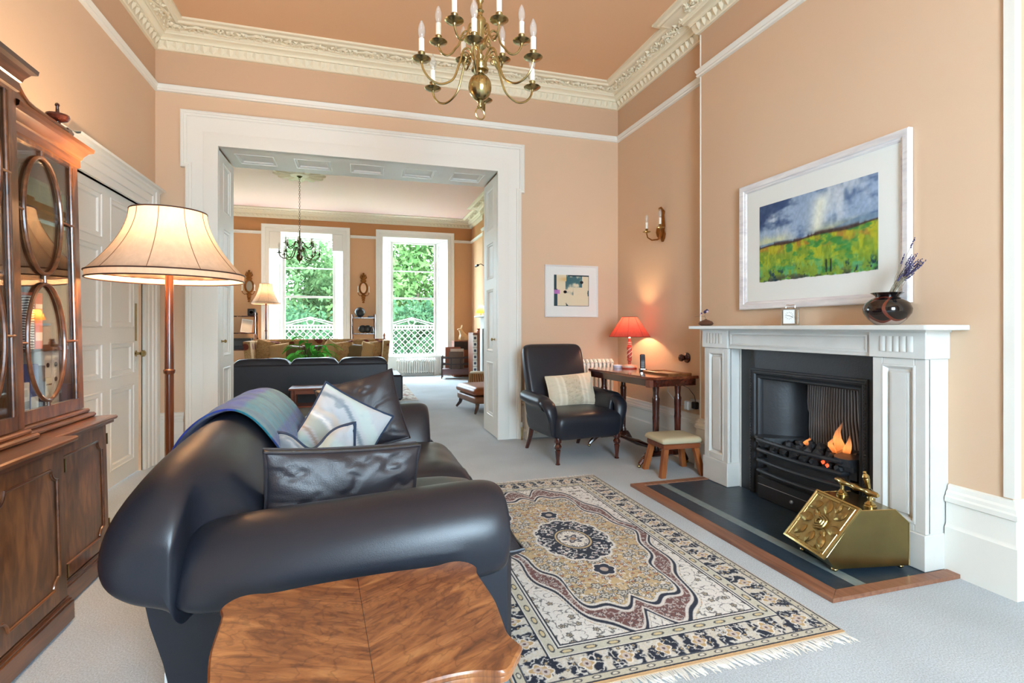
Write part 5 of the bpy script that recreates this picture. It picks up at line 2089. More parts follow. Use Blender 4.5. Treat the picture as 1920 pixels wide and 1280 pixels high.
def book(label, y, z, th, hgt, dep, c, extra=None, xf=None, lean=0.0):
    """stands with its spine towards the room (+x)"""
    xf = min(xf if xf is not None else -1.352, -1.352)
    t = thing('book', label, 'book', (xf, y, z), 0)
    t.rotation_euler = (lean, 0, 0)
    mm = c if not isinstance(c, tuple) else mat('book_cloth', c, .6)
    s = MB()
    s.rbox(-.003, .003, 0, th, 0, hgt, .002)
    s.box(-dep, 0, 0, .003, 0, hgt)
    s.box(-dep, 0, th - .003, th, 0, hgt)
    s.build('cover', mm, t)
    MB().box(-dep + .004, -.003, .003, th - .003, .003, hgt - .004).build('pages', M_paper, t)
    if extra:
        for (z0, z1, col) in extra:
            MB().box(.003, .0036, .003, th - .003, hgt * z0, hgt * z1).build('spine_band', col if not isinstance(col, tuple) else mat('spine_print', col, .6), t)
    return t


m, nt, b = newmat('zebra_spine')
tc = N(nt, 'ShaderNodeTexCoord')
wv = N(nt, 'ShaderNodeTexWave', i_Scale=28.0, i_Distortion=3.0)
wv.bands_direction = 'Z'
nt.links.new(tc.outputs['Object'], wv.inputs['Vector'])
rz = ramp(nt, [(.45, rgb(20, 26, 30)), (.55, rgb(226, 230, 228))])
nt.links.new(wv.outputs['Fac'], rz.inputs[0])
nt.links.new(rz.outputs[0], b.inputs['Base Color'])
M_zebra = m
s1, s2 = 1.104, .804
book('black and white patterned book on the upper visible shelf', 2.735, s1, .048, .235, .17, M_zebra)
book('orange red tall book beside the patterned one', 2.788, s1, .056, .250, .17, rgb(214, 92, 56), [(.15, .3, rgb(238, 206, 186)), (.72, .8, rgb(240, 220, 200))])
book('brown small book on the upper visible shelf', 2.850, s1, .06, .10, .17, rgb(86, 52, 36))
for k, (y, lb) in enumerate(((2.925, 'white box file with black dots nearer the brown book'), (2.992, 'white box file with black dots nearer the cabinet side'))):
    t = book(lb, y, s1 - .30, .062, .285, .2, rgb(214, 210, 202), xf=-1.385)
    t.location.z = s2
    for q in (.08, .15, .22):
        MB().lathe([(.011, 0), (.011, .002)], 14, T((.0036, .029, q)) @ RY(pi / 2)).build('finger_hole', M_black, t)
book('blue and white large book on the lower shelf', 2.752, s2, .062, .235, .18, rgb(70, 92, 150), [(.0, .40, rgb(216, 222, 222)), (.5, .9, rgb(88, 112, 170))], xf=-1.34)
book('navy book on the lower shelf', 2.820, s2, .045, .225, .18, rgb(36, 38, 70), xf=-1.345)
book('cream paperback in front on the lower shelf', 2.870, s2, .05, .165, .16, rgb(216, 210, 190), [(.3, .34, rgb(120, 90, 60)), (.8, .84, rgb(120, 90, 60))], xf=-1.33)
book('slim white book on the lower shelf', 2.708, s2, .040, .16, .15, rgb(222, 224, 222), [(.3, .5, rgb(140, 150, 156))], xf=-1.325)
book('grey patterned book lying low by the cabinet side', 3.055, s2, .045, .12, .16, rgb(60, 62, 80), xf=-1.34)
for k, (y, th, hh, c) in enumerate(((2.10, .05, .22, (150, 60, 44)), (2.155, .04, .24, (70, 86, 70)), (2.20, .055, .21, (180, 160, 120)), (2.26, .035, .23, (44, 50, 84)), (2.30, .05, .2, (120, 40, 40)), (2.355, .045, .25, (200, 196, 186)), (2.405, .05, .22, (92, 62, 40)))):
    cn = ('red brown', 'sage green', 'tan', 'dark blue', 'crimson', 'off white', 'chestnut')[k]
    book(cn + ' book on the middle shelf of the centre bay', y, 1.104, th, hh, .18, rgb(*c), xf=-1.34)

# ------------------------------------------------------------------ standard lamp behind the sofa
M_shade = fabric_shade('cream_silk_shade', (.68, .50, .36, 1), .085)
M_trim = mat('dark_braid', rgb(70, 42, 34), .4)


def standard_lamp(label, loc, H0, H1, rb, rt, pole_m, watts, panels=10):
    """H0/H1 = underside and top of shade"""
    t = thing('floor_lamp', label, 'lamp', loc)
    MB().lathe([(.15, 0), (.152, .012), (.13, .026), (.06, .040), (.035, .06), (.028, .09)], 28).build('base', pole_m, t)
    pl = MB()
    pl.lathe([(.024, .09), (.028, .12), (.020, .14), (.021, .40), (.021, H0 * .655)], 24, flute=10, fd=.14)
    pl.build('reeded_pole', pole_m, t)
    MB().lathe([(.022, H0 * .655), (.027, H0 * .66), (.028, H0 * .67), (.022, H0 * .675), (.022, H0 * .68), (.019, H0 + .02), (.012, H0 + .06), (.010, H0 + .10)], 24).build('upper_pole', pole_m, t)
    hh = H1 - H0
    prof = []
    for k in range(15):
        q = k / 14
        r = rt + (rb - rt) * (1 - q) ** 1.75
        prof.append((r, H0 + .034 + (hh - .034) * q))
    n = panels * 4
    sh_ = MB()
    rings = []
    for r, z in prof:
        rings.append([(r * (1 - .018 * (1 - abs(cos(a * panels / 2)))) * cos(a), r * (1 - .018 * (1 - abs(cos(a * panels / 2)))) * sin(a), z) for a in [2 * pi * i / n for i in range(n)]])
    skirt = [[(rb * cos(a) * s, rb * sin(a) * s, z) for a in [2 * pi * i / n for i in range(n)]] for s, z in ((.992, H0), (1.0, H0 + .034))]
    sh_.loft(skirt + rings, closed=True, cap=False)
    so_ = sh_.build('shade', M_shade, t, angle=70, label='cream silk panelled bell shade')
    for r, z in ((rb * .995, H0), (rb * 1.003, H0 + .034), (rt, H1)):
        MB().tube([(r * cos(a), r * sin(a), z) for a in [2 * pi * i / 60 for i in range(60)]], .0038, 6, closed=True).build('braid', M_trim, so_)
    for i in range(panels):
        a = 2 * pi * i / panels + .35
        MB().tube([(r * 1.003 * cos(a), r * 1.003 * sin(a), z) for r, z in prof], .0018, 5).build('seam', M_trim2, so_)
    MB().lathe([(.012, H0 + .10), (.014, H0 + .13), (.030, H0 + .17), (.033, H0 + .20), (.022, H0 + .235), (0, H0 + .245)], 14).build('bulb', M_bulbon, t)
    ld = bpy.data.lights.new('lamp_light', 'POINT')
    ld.energy = watts
    ld.color = (1.0, .72, .44)
    ld.shadow_soft_size = .05
    lo = bpy.data.objects.new('lamp_light', ld)
    COL.objects.link(lo)
    lo.parent = t
    lo.location = (0, 0, H0 + .275)
    return t


M_trim2 = mat('tan_seam', rgb(150, 112, 84), .7)
M_bulbon = emit('lit_bulb', (1, .75, .45, 1), 6.0)
M_wood_pole = wood('polished_lamp_pole', rgb(104, 52, 26), rgb(140, 78, 40), rgb(56, 24, 14), 'Z', 9, .25, .6, 2, 10)
standard_lamp('tall standard lamp with a cream bell shade and reeded pole by the bookcase', (-.957, 3.19, 0), 1.452, 1.815, .358, .176, M_wood_pole, 22)
# ------------------------------------------------------------------ armchair
AC = thing('leather_armchair', 'black leather armchair with scroll arms and turned front legs', 'armchair', (1.955, 4.62, 0), radians(6))
# local: front = -y, width along x


def blob(rings, name, m=M_leather, parent=AC, lv=2):
    return subsurf(MB().loft(rings).build(name, m, parent, angle=80), lv)


# seat: bulging front
def srect(w, d, z, r=.06, yc=0.0, n=5):
    pts = []
    for sx, sy, a0 in ((1, 1, 0), (-1, 1, 90), (-1, -1, 180), (1, -1, 270)):
        for k in range(n):
            a = radians(a0 + 90 * k / (n - 1))
            pts.append((sx * (w / 2 - r) + r * cos(a), yc + sy * (d / 2 - r) + r * sin(a), z))
    return pts


blob([srect(.60, .60, .20, .05, -.06), srect(.66, .66, .225, .06, -.06), srect(.69, .70, .30, .07, -.06), srect(.69, .71, .37, .07, -.06), srect(.66, .68, .425, .07, -.06), srect(.56, .58, .45, .07, -.05), srect(.36, .38, .462, .06, -.05)], 'seat')
# back: slightly reclined slab with rounded top
bkr = []
for z, w, y, t in ((.30, .60, .20, .12), (.45, .62, .235, .13), (.65, .655, .285, .135), (.85, .67, .335, .125), (.955, .665, .36, .115), (1.0, .64, .37, .10), (1.02, .58, .375, .07), (1.026, .50, .377, .04)):
    bkr.append([(x, yy + y, z + .012 * (1 - (x / .35) ** 2) * (z > .9)) for x, yy, _ in srect(w, t, 0, min(.045, t * .45))])
blob(bkr, 'backrest')
# arms with front scrolls
for s in (-1, 1):
    rings = []
    AP_ = [(.275, .26), (.272, .40), (.280, .50), (.305, .560), (.350, .594), (.400, .596), (.438, .568), (.446, .522), (.424, .482), (.385, .468), (.358, .45), (.350, .36), (.340, .24)]
    for y, sc, dz in ((.26, .95, .03), (.10, .98, .008), (-.08, 1, 0), (-.20, 1, .0), (-.235, .97, -.004), (-.25, .90, -.01), (-.255, .78, -.015)):
        cx_, cz_ = .36, .43
        rings.append([(s * (cx_ + (x - cx_) * sc), y, cz_ + (z - cz_) * sc + dz) for x, z in AP_])
    arm = blob(rings, 'arm')
    f2 = MB()
    pth = [(.372, -.20, .530, .066), (.372, -.265, .528, .070), (.368, -.315, .500, .068), (.355, -.335, .440, .060), (.340, -.335, .360, .052), (.330, -.325, .285, .046), (.326, -.315, .24, .040)]
    rr_ = []
    for x, y, z, r in pth:
        t_ = 0
        rr_.append((x, y, z, r))
    f2.tube([(s * x, y, z) for x, y, z, r in rr_], [r for *_, r in rr_], 12, flat=.62)
    subsurf(f2.build('arm_front', M_leather, arm, angle=80), 1)
fl_ = [(.020, 0), (.022, .006), (.016, .012), (.015, .035), (.022, .10), (.026, .125), (.020, .132), (.030, .142), (.034, .160), (.026, .176), (.020, .184), (.033, .196), (.033, .215), (.030, .235)]
for s in (-1, 1):
    lg = MB().lathe(fl_, 16, T((s * .305, -.345, 0))).build('leg', M_wood_darkZ, AC)
    MB().sphere((s * .305, -.345, .010), .013, 10, 6).build('castor', M_oldbrass, lg)
    MB().tube([(s * .28, .24, .24), (s * .285, .28, .12), (s * .29, .345, 0.0)], [.026, .022, .018], 8).build('leg', M_wood_darkZ, AC)

M_damask_m = vcol('cream_damask', .75, .2, 400, .3, .3)


def damask(u, v):
    c = np.zeros(u.shape + (3,)) + np.array((214, 202, 178.))
    c = mixc(c, (192, 178, 152), ((u > .34) & (u < .68)) * .6)
    n = fbm(u * 12, v * 9, 12, 3)
    c = mixc(c, (170, 152, 126), ((u > .34) & (u < .68)) * sm(.05, .02, np.abs(n - .5)) * .6)
    for x in (.20, .32, .70, .80):
        c = mixc(c, (226, 216, 196), sm(.03, .015, np.abs(u - x)))
    return c


cu = thing('damask_cushion', 'cream damask cushion with a fringed edge on the black armchair', 'cushion')
frame_from(cu, (1.995, 4.67, .592), (cos(radians(6)), sin(radians(6)), .05), (-.02, .33, 1))
o, rim, pr_ = pillow('damask_cushion', .50, .31, .12, M_damask_m, cu, damask, seed=5, wr=.006, pinch=.04)
MB().tube(rim, .007, 6, closed=True).build('fringe', mat('cream_braid', rgb(222, 210, 184), .9, bump=.4, bscale=200), o)


# ------------------------------------------------------------------ column radiators
def radiator(label, loc, n, pitch, h, dep, rz=0.0):
    t = thing('column_radiator', label, 'radiator', loc, rz)
    W = n * pitch
    for k in range(n):
        s = MB()
        x = -W / 2 + (k + .5) * pitch
        for y in (-dep / 2, 0, dep / 2):
            s.tube([(x, y, .09), (x, y, h - .03)], .014, 6)
        s.tube([(x, -dep / 2 - .01, h - .03), (x, -dep / 4, h), (x, dep / 4, h), (x, dep / 2 + .01, h - .03)], .019, 6)
        s.tube([(x, -dep / 2 - .01, .10), (x, 0, .075), (x, dep / 2 + .01, .10)], .019, 6)
        if k in (0, n - 1):
            s.box(x - .015, x + .015, -dep / 2 - .01, dep / 2 + .01, 0, .09)
        s.build('column', M_white, t)
    for z in (.10, h - .05):
        MB().tube([(-W / 2 - .01, 0, z), (W / 2 + .01, 0, z)], .018, 8).build('header_pipe', M_white, t)
    v = MB().tube([(-W / 2 - .035, 0, 0), (-W / 2 - .035, 0, .13), (-W / 2 - .02, 0, .14)], .010, 8).build('valve', M_oldbrass, t)
    MB().lathe([(.016, 0), (.018, .03), (.012, .05), (0, .052)], 10, T((-W / 2 - .035, 0, .14))).build('valve_head', M_whiteplastic, v)
    return t


radiator('cream column radiator on the wall behind the black armchair', (2.245, 5.295, 0), 21, .049, .835, .10)

# ------------------------------------------------------------------ dark side table with column legs
CT = thing('rosewood_table', 'dark polished side table on turned column legs by the right wall', 'table', (2.568, 4.40, 0), radians(4.3))
M_wood_top = wood('polished_table_top', rgb(104, 48, 28), rgb(140, 76, 44), rgb(64, 26, 18), 'Y', 8, .16, .8, 2, 12)
tp = [(-.255, -.50), (-.215, -.565), (.23, -.565), (.265, -.53), (.265, .53), (.23, .565), (-.215, .565), (-.255, .50)]
tl = MB()
tl.loft([[(x * s, y * (1 - (1 - s) * .4), z) for x, y in tp] for s, z in ((.97, .757), (1.0, .760), (1.0, .776), (.985, .782))])
tl.build('table_top', M_wood_top, CT, angle=30)
MB().prism([(x * .93, y * .965) for x, y in tp], .700, .757).build('apron', M_wood_dark, CT, smooth=False)
MB().rbox(-.256, -.215, -.535, -.475, .695, .757, .004).build('corner_block', mat('pinkish_end_grain', rgb(118, 66, 50), .35, coat=.4), CT)
colp = [(.022, .13), (.034, .14), (.030, .155), (.024, .17), (.026, .25), (.0285, .40), (.030, .42), (.028, .44), (.031, .56), (.033, .585), (.026, .60), (.024, .625), (.030, .69), (.030, .70)]
for y in (-.43, .43):
    for x in (-.115, .115):
        MB().lathe(colp, 16, T((x, y, 0))).build('column_leg', M_wood_darkZ, CT)
    MB().rbox(-.17, .17, y - .03, y + .03, .085, .135, .012).build('trestle_block', M_wood_darkZ, CT)
    for s in (-1, 1):
        ft_ = MB()
        ft_.tube([(s * .13, y, .12), (s * .20, y, .105), (s * .26, y, .055), (s * .285, y, .03)] if s < 0 else [(s * .11, y, .12), (s * .16, y, .105), (s * .20, y, .055), (s * .215, y, .03)], [.030, .028, .020, .016], 8)
        f_o = ft_.build('sabre_foot', M_wood_darkZ, CT)
        MB().sphere((s * (.285 if s < 0 else .215), y, .015), .015, 8, 6).build('castor', M_oldbrass, f_o)
st_ = MB()
st_.lathe([(.014, -.40), (.022, -.36), (.014, -.33), (.018, -.20), (.026, -.04), (.030, 0), (.026, .04), (.018, .20), (.014, .33), (.022, .36), (.014, .40)], 12, T((0, 0, .11)) @ RX(pi / 2))
st_.build('stretcher', M_wood_darkZ, CT)

# red table lamp
RL = thing('red_table_lamp', 'table lamp with a pleated red shade and carved red and white stem', 'lamp', (2.665, 4.735, .782))
M_redshade = fabric_shade('red_silk_shade', (.46, .075, .06, 1), .20)
M_coral = mat('coral_stem', rgb(178, 74, 58), .45, var=.35, vscale=60)
M_ivory = mat('ivory_stem', rgb(220, 200, 178), .4, var=.2, vscale=40)
MB().lathe([(.072, 0), (.074, .004), (.074, .010), (.06, .014)], 24).build('red_foot', M_coral, RL)
MB().lathe([(.068, .013), (.070, .018), (.066, .034), (.030, .042), (.018, .045)], 24).build('base', M_ivory, RL)
stm = MB()
stm.lathe([(.016, .045), (.018, .07), (.013, .075), (.022, .08), (.024, .10), (.020, .105), (.024, .11), (.026, .22), (.022, .225), (.018, .24), (.018, .27), (.014, .28), (.012, .31)], 16)
so_ = stm.build('stem', M_coral, RL)
cv = MB()
for k in range(3):
    cv.tube([(.0255 * cos(t * 5 + k * 2.1), .0255 * sin(t * 5 + k * 2.1), .115 + .10 * t) for t in [i / 16 for i in range(17)]], .0042, 6)
cv.build('carved_spiral', M_ivory, so_)
for z in (.095, .245, .262):
    MB().lathe([(.0185, z), (.021, z + .004), (.0185, z + .008)], 16).build('ivory_ring', M_ivory, so_)
n = 8
shd = MB()
rb_, rt_ = .205, .075
shd.loft([[((rb_ + (rt_ - rb_) * q) * cos(a), (rb_ + (rt_ - rb_) * q) * sin(a), .325 + .20 * q + .0 * cos(a)) for a in [2 * pi * i / (n * 4) for i in range(n * 4)]] for q in [k / 6 for k in range(7)]], closed=True, cap=False)
sho = shd.build('shade', M_redshade, RL, label='red silk cone shade')
for r, z in ((rb_, .325), (rt_, .525)):
    MB().tube([(r * cos(a), r * sin(a), z) for a in [2 * pi * i / 48 for i in range(48)]], .0028, 6, closed=True).build('trim', mat('shade_trim', rgb(120, 36, 30), .6), sho)
for i in range(n):
    a = 2 * pi * i / n + .2
    MB().tube([(rb_ * 1.002 * cos(a), rb_ * 1.002 * sin(a), .325), (rt_ * 1.004 * cos(a), rt_ * 1.004 * sin(a), .525)], .0014, 5).build('seam', MATS['shade_trim'], sho)
MB().lathe([(.008, .31), (.010, .34), (.024, .37), (.026, .395), (.015, .42), (0, .428)], 12).build('bulb', M_bulbon, RL)
ld = bpy.data.lights.new('table_lamp_light', 'POINT')
ld.energy = 5
ld.color = (1.0, .68, .38)
ld.shadow_soft_size = .03
lo = bpy.data.objects.new('table_lamp_light', ld)
COL.objects.link(lo)
lo.parent = RL
lo.location = (0, 0, .44)

# telephone, dish and leaning frame on the table
ph = thing('cordless_phone', 'black cordless telephone standing in its charger beside the red lamp', 'telephone', (2.64, 4.435, .782), radians(-25))
MB().rbox(-.034, .034, -.030, .040, 0, .022, .006).build('charger', M_black, ph)
q = MB()
q.rbox(-.024, .024, -.012, .012, 0, .150, .008, T((0, .012, .014)) @ RX(radians(-13)))
hs = q.build('handset', M_black, ph)
MB().rbox(-.018, .018, -.0135, -.011, .088, .132, .002, T((0, .012, .014)) @ RX(radians(-13))).build('screen', mat('phone_screen', rgb(52, 58, 66), .15), hs)
kp = MB()
M_key = mat('phone_keys', rgb(150, 152, 156), .4)
for r_ in range(4):
    for c_ in range(3):
        MB().rbox(-.016 + c_ * .0115, -.0075 + c_ * .0115, -.0135, -.011, .022 + r_ * .014, .030 + r_ * .014, .001, T((0, .012, .014)) @ RX(radians(-13))).build('key', M_key, hs)
MB().rbox(-.024, .024, -.020, -.014, .004, .016, .002, T((0, -.012, .010))).build('chrome_lip', M_silver, ph)
ds = thing('white_dish', 'small white round dish behind the red lamp base', 'dish', (2.60, 4.86, .782))
MB().lathe([(.045, 0), (.05, .003), (.052, .03), (.049, .03), (.047, .008), (0, .006)], 24).build('bowl', mat('white_china', rgb(226, 228, 232), .2), ds)
MB().lathe([(.0525, .008), (.0528, .02)], 24).build('blue_band', mat('blue_band', rgb(150, 170, 200), .3), ds)
ffr = thing('wooden_tray', 'flat gilt-edged wooden frame lying on the dark side table', 'frame', (2.70, 4.13, .783), radians(2))
MB().sweep([(-.12, -.20, 0), (.12, -.20, 0), (.12, .20, 0), (-.12, .20, 0)], [(0, 0), (0, .014), (.008, .018), (.030, .014), (.034, .006), (.034, 0)], (0, 0, 1), closed=True).build('frame', wood('tray_wood', rgb(126, 76, 40), rgb(150, 98, 56), rgb(92, 50, 26), 'Y', 9, .35, .2), ffr)
MB().box(-.09, .09, -.17, .17, .002, .006).build('panel', mat('tray_panel', rgb(196, 172, 140), .5), ffr)

# wall knob, socket and adapters
bp_ = thing('bell_pull', 'turned dark wood bell knob on the right wall', 'bell pull', (XR, 4.085, .925))
MB().lathe([(.046, 0), (.048, .006), (.044, .014), (.024, .022), (.019, .034), (.026, .048), (.034, .062), (.030, .078), (.014, .088), (0, .09)], 24, RY(-pi / 2)).build('knob', M_wood_darkZ, bp_)
sk = thing('wall_socket', 'white double wall socket near the fireplace', 'socket', (XR, 3.955, .52))
MB().rbox(-.010, 0, -.075, .075, -.043, .043, .003).build('plate', M_whiteplastic, sk)
ad = thing('plug_adapter', 'white chunky plug adapter in the wall socket', 'plug', (XR - .010, 4.005, .50))
MB().rbox(-.065, 0, -.030, .032, -.035, .045, .008).build('body', M_whiteplastic, ad)
ad2 = thing('plug_adapter', 'black plug beside the white adapter', 'plug', (XR - .010, 3.925, .515))
MB().rbox(-.045, 0, -.024, .030, -.03, .03, .006).build('body', M_black, ad2)
cb = MB().tube([(XR - .03, 3.925, .545), (XR - .04, 3.93, .60), (XR - .05, 4.00, .66), (2.78, 4.08, .70)], .003, 6).build('lamp_cord', M_cord)
tag(cb, 'thin dark cord from the black plug up to the table', 'cord')
cb = MB().tube([(XR - .03, 4.03, .50), (XR - .04, 4.12, .50), (XR - .05, 4.22, .53), (2.80, 4.26, .60), (2.78, 4.22, .68), (2.76, 4.20, .70)], .003, 6).build('phone_cord', M_whiteplastic)
tag(cb, 'white looping cord from the white adapter to the table', 'cord')

# ------------------------------------------------------------------ small stool
ST = thing('oak_stool', 'small splayed oak stool with a beige padded seat', 'stool', (2.525, 3.765, 0), radians(-3))
M_beige = mat('beige_upholstery', rgb(196, 184, 152), .75, bump=.1, bscale=300)
blob([srect(.34, .29, .262, .02), srect(.365, .315, .268, .025), srect(.37, .32, .292, .03), srect(.355, .305, .312, .035), srect(.26, .22, .320, .03)], 'seat_pad', M_beige, ST, 1)
MB().rbox(-.165, .165, -.14, .14, .222, .263, .004).build('seat_frame', wood('stool_rail', rgb(128, 64, 34), rgb(148, 80, 44), rgb(96, 44, 22), 'X', 10, .35, .3), ST)
for sx_ in (-1, 1):
    for sy_ in (-1, 1):
        l_ = MB()
        l_.loft([[(sx_ * (xx + dx), sy_ * (yy + dy), z) for dx, dy in ((-.021, -.021), (.021, -.021), (.021, .021), (-.021, .021))] for xx, yy, z in ((.180, .140, 0), (.135, .108, .224))])
        l_.build('leg', M_wood_oak, ST, smooth=False)


# ------------------------------------------------------------------ brass chandeliers
def candle(t, x, y, z, sc=1.0, lit=False, parent=None, panh=1.0, cand=1.0, bm=None):
    """drip pan, cup, candle tube and bulb; returns the pan part"""
    M = T((x, y, z)) @ Matrix.Scale(sc, 4)
    pn = MB().lathe([(.006, -.012), (.010, -.004), (.022, 0), (.036, .004), (.043, .010), (.042, .011), (.030, .006), (.012, .006), (.010, .012), (.014, .018), (.012, .026), (.015, .032), (.017, .036), (.016, .040)], 20, M)
    po = pn.build('drip_pan', bm or M_oldbrass, parent or t)
    MB().lathe([(.0125, .038), (.0125, .038 + .062 * cand), (.010, .040 + .062 * cand)], 14, M).build('candle_tube', M_candle, parent or t)
    zb = .038 + .062 * cand
    MB().lathe([(.008, zb), (.013, zb + .014), (.0165, zb + .032), (.0155, zb + .05), (.010, zb + .068), (.004, zb + .082), (0, zb + .086)], 14, M).build('bulb', M_bulb, parent or t)
    return po


def chandelier(label, loc, tiers, stem, ring, ceiling_z, sc=1.0, chain=False, bm=None, ar_=.0052):
    """loc = centre of the big ball; tiers = [(count, radius, z root, z pan, angle0, dip)]"""
    t = thing('brass_chandelier', label, 'chandelier', loc)
    M_oldbrass = bm or MATS['aged_brass']
    S = Matrix.Scale(sc, 4)
    MB().lathe(stem, 24, S).build('stem', M_oldbrass, t)
    bl = MB()
    bl.lathe([(0, -.070)] + [(.056 * sin(a), -.064 * cos(a)) for a in [k * pi / 14 for k in range(1, 14)]] + [(0, .070)], 28, S)
    bl.build('ball', M_oldbrass, t, label='large polished brass ball')
    MB().lathe([(.004, -.100), (.013, -.096), (.014, -.092), (.007, -.088), (.009, -.076), (.018, -.066)], 16, S).build('finial', M_oldbrass, t)
    MB().tube([(.026 * sin(a), 0, -.127 - .026 * cos(a)) for a in [2 * pi * k / 28 for k in range(28)]], .0035, 6, closed=True, M=S @ RZ(.4)).build('pull_ring', M_oldbrass, t)
    for cnt, rad, zr, zp, a0, dip in tiers:
        for k in range(cnt):
            a = a0 + 2 * pi * k / cnt
            pts = []
            w_ = (rad - .105)
            P = [(.024, zr), (.040, zr + .045), (.062, zr + .066), (.085, zr + .052), (.100, zr + .005), (.105 + w_ * .14, zp - dip * .45), (.105 + w_ * .32, zp - dip * .88), (.105 + w_ * .55, zp - dip * 1.08), (.105 + w_ * .78, zp - dip * .92), (.105 + w_ * .94, zp - dip * .52), (rad, zp - .008)]
            cur = []
            for i in range(len(P) - 1):
                p0, p1, p2, p3 = (Vector(P[max(0, min(len(P) - 1, i + q))]) for q in (-1, 0, 1, 2))
                for j in range(4):
                    f = j / 4
                    cur.append(.5 * ((2 * p1) + (-p0 + p2) * f + (2 * p0 - 5 * p1 + 4 * p2 - p3) * f * f + (-p0 + 3 * p1 - 3 * p2 + p3) * f ** 3))
            cur.append(Vector(P[-1]))
            ar = MB().tube([(q.x * cos(a), q.x * sin(a), q.y) for q in cur], ar_, 8, M=S)
            ao = ar.build('arm', M_oldbrass, t)
            # little scrolls on the arm root
            sp = [(.070 + .022 * (1 - j / 14) * cos(j * .6), zr + .028 + .022 * (1 - j / 14) * sin(j * .6)) for j in range(12)]
            MB().tube([(r * cos(a), r * sin(a), z) for r, z in sp], .0032, 6, M=S).build('scroll', M_oldbrass, ao)
            candle(t, rad * cos(a) * sc, rad * sin(a) * sc, zp * sc, sc, parent=ao, bm=M_oldbrass)
    topz = stem[-1][1] * sc
    if chain:
        z = topz
        k = 0
        lk = MB().tube([(.013 * cos(q), 0, .021 * sin(q)) for q in [2 * pi * i / 12 for i in range(12)]], .003, 5, closed=True).mesh('chain_link', M_oldbrass)
        while z < ceiling_z - loc[2] - .03:
            o_ = put('chain_link', lk, t, (0, 0, z + .018), rot=(0, 0, (pi / 2) * (k % 2)))
            z += .034
            k += 1
    else:
        MB().tube([(0, 0, topz - .01), (0, 0, ceiling_z - loc[2] - .02)], .008, 10).build('rod', M_oldbrass, t)
    MB().lathe([(.012, -.06), (.05, -.03), (.06, -.004), (.06, 0)], 20, T((0, 0, ceiling_z - loc[2]))).build('ceiling_rose_cup', M_oldbrass, t)
    return t


stem_p = [(.020, .064), (.022, .072), (.040, .078), (.042, .086), (.030, .094), (.034, .104), (.034, .116), (.024, .124), (.014, .134), (.020, .150), (.013, .160), (.012, .176), (.020, .184), (.030, .194), (.032, .204), (.022, .212), (.014, .220), (.016, .240), (.026, .300), (.030, .318), (.026, .328), (.014, .340), (.012, .356), (.020, .364), (.012, .374), (.010, .400), (.018, .415), (.010, .425), (.008, .470)]
chandelier('large brass chandelier with candle bulbs hanging in the near room', (.569, 2.439, 2.352),
           [(6, .292, .105, .055, radians(12), .078), (6, .200, .205, .210, radians(42), .050)], stem_p, True, H, 1.0)
# ------------------------------------------------------------------ wall sconce
SCN = thing('wall_sconce', 'brass two-candle wall light beside the chimney breast', 'wall light', (XR, 4.47, 2.19), 0)
bpk = MB()
bpk.loft([[(-.006 - .018 * w, yy * w0, z) for yy, w in ((-1, 0), (-.5, .8), (0, 1), (.5, .8), (1, 0))] for z, w0 in ((-.15, .012), (-.12, .035), (-.08, .045), (-.04, .030), (.0, .040), (.06, .030), (.11, .022), (.14, .035), (.165, .012))], closed=True)
bpk.build('back_plate', M_gilt, SCN)
MB().tube([(-.01, 0, .165), (-.03, 0, .185), (-.05, 0, .175), (-.05, 0, .16)], [.010, .010, .008, .004], 8).build('crest_scroll', M_gilt, SCN)
for s in (-1, 1):
    ao = MB().tube([(-.02, 0, -.10), (-.05, s * .03, -.125), (-.085, s * .075, -.125), (-.11, s * .11, -.095), (-.115, s * .12, -.055)], [.009, .008, .007, .006, .006], 8).build('arm', M_gilt, SCN)
    candle(SCN, -.115, s * .12, -.045, .95, parent=ao, cand=1.1)
# urn in front of the plate
MB().lathe([(.008, -.12), (.026, -.10), (.036, -.06), (.030, -.02), (.012, -.005), (.016, .0)], 16, T((-.045, 0, 0))).build('urn', M_gilt, SCN)
# ------------------------------------------------------------------ outside the far windows
M_grass = mat('lawn', rgb(84, 112, 52), .95, var=.3, vscale=2)
struct(MB().box(-40, 40, 17.5, 70, -3.3, -3.2).build('floor_garden', M_grass), 'green garden lawn beyond the far windows')
struct(MB().box(-40, 40, 13.45, 17.5, -3.3, -3.19).build('floor_bounce', mat('pale_bounce_ground', rgb(180, 182, 186), .95, var=.2, vscale=8)), 'unseen pale ground added below the far windows to bounce daylight')  # added pale strip, bounces daylight up onto the far ceiling


def leafmat(name, c1, c2):
    m, nt, b = newmat(name)
    nt.nodes.remove(b)
    out = nt.nodes['Material Output']
    gi = N(nt, 'ShaderNodeTexCoord')
    n = N(nt, 'ShaderNodeTexNoise', i_Scale=1.3, i_Detail=5.0)
    nt.links.new(gi.outputs['Object'], n.inputs['Vector'])
    r = ramp(nt, [(.35, c1), (.65, c2)])
    nt.links.new(n.outputs['Fac'], r.inputs[0])
    d = N(nt, 'ShaderNodeBsdfDiffuse')
    t = N(nt, 'ShaderNodeBsdfTranslucent')
    mx_ = N(nt, 'ShaderNodeMixShader')
    mx_.inputs[0].default_value = .35
    for q in (d, t):
        nt.links.new(r.outputs[0], q.inputs[0])
    nt.links.new(d.outputs[0], mx_.inputs[1])
    nt.links.new(t.outputs[0], mx_.inputs[2])
    nt.links.new(mx_.outputs[0], out.inputs[0])
    return m


M_bark = mat('bark', rgb(74, 62, 50), .95, bump=.5, bscale=12)


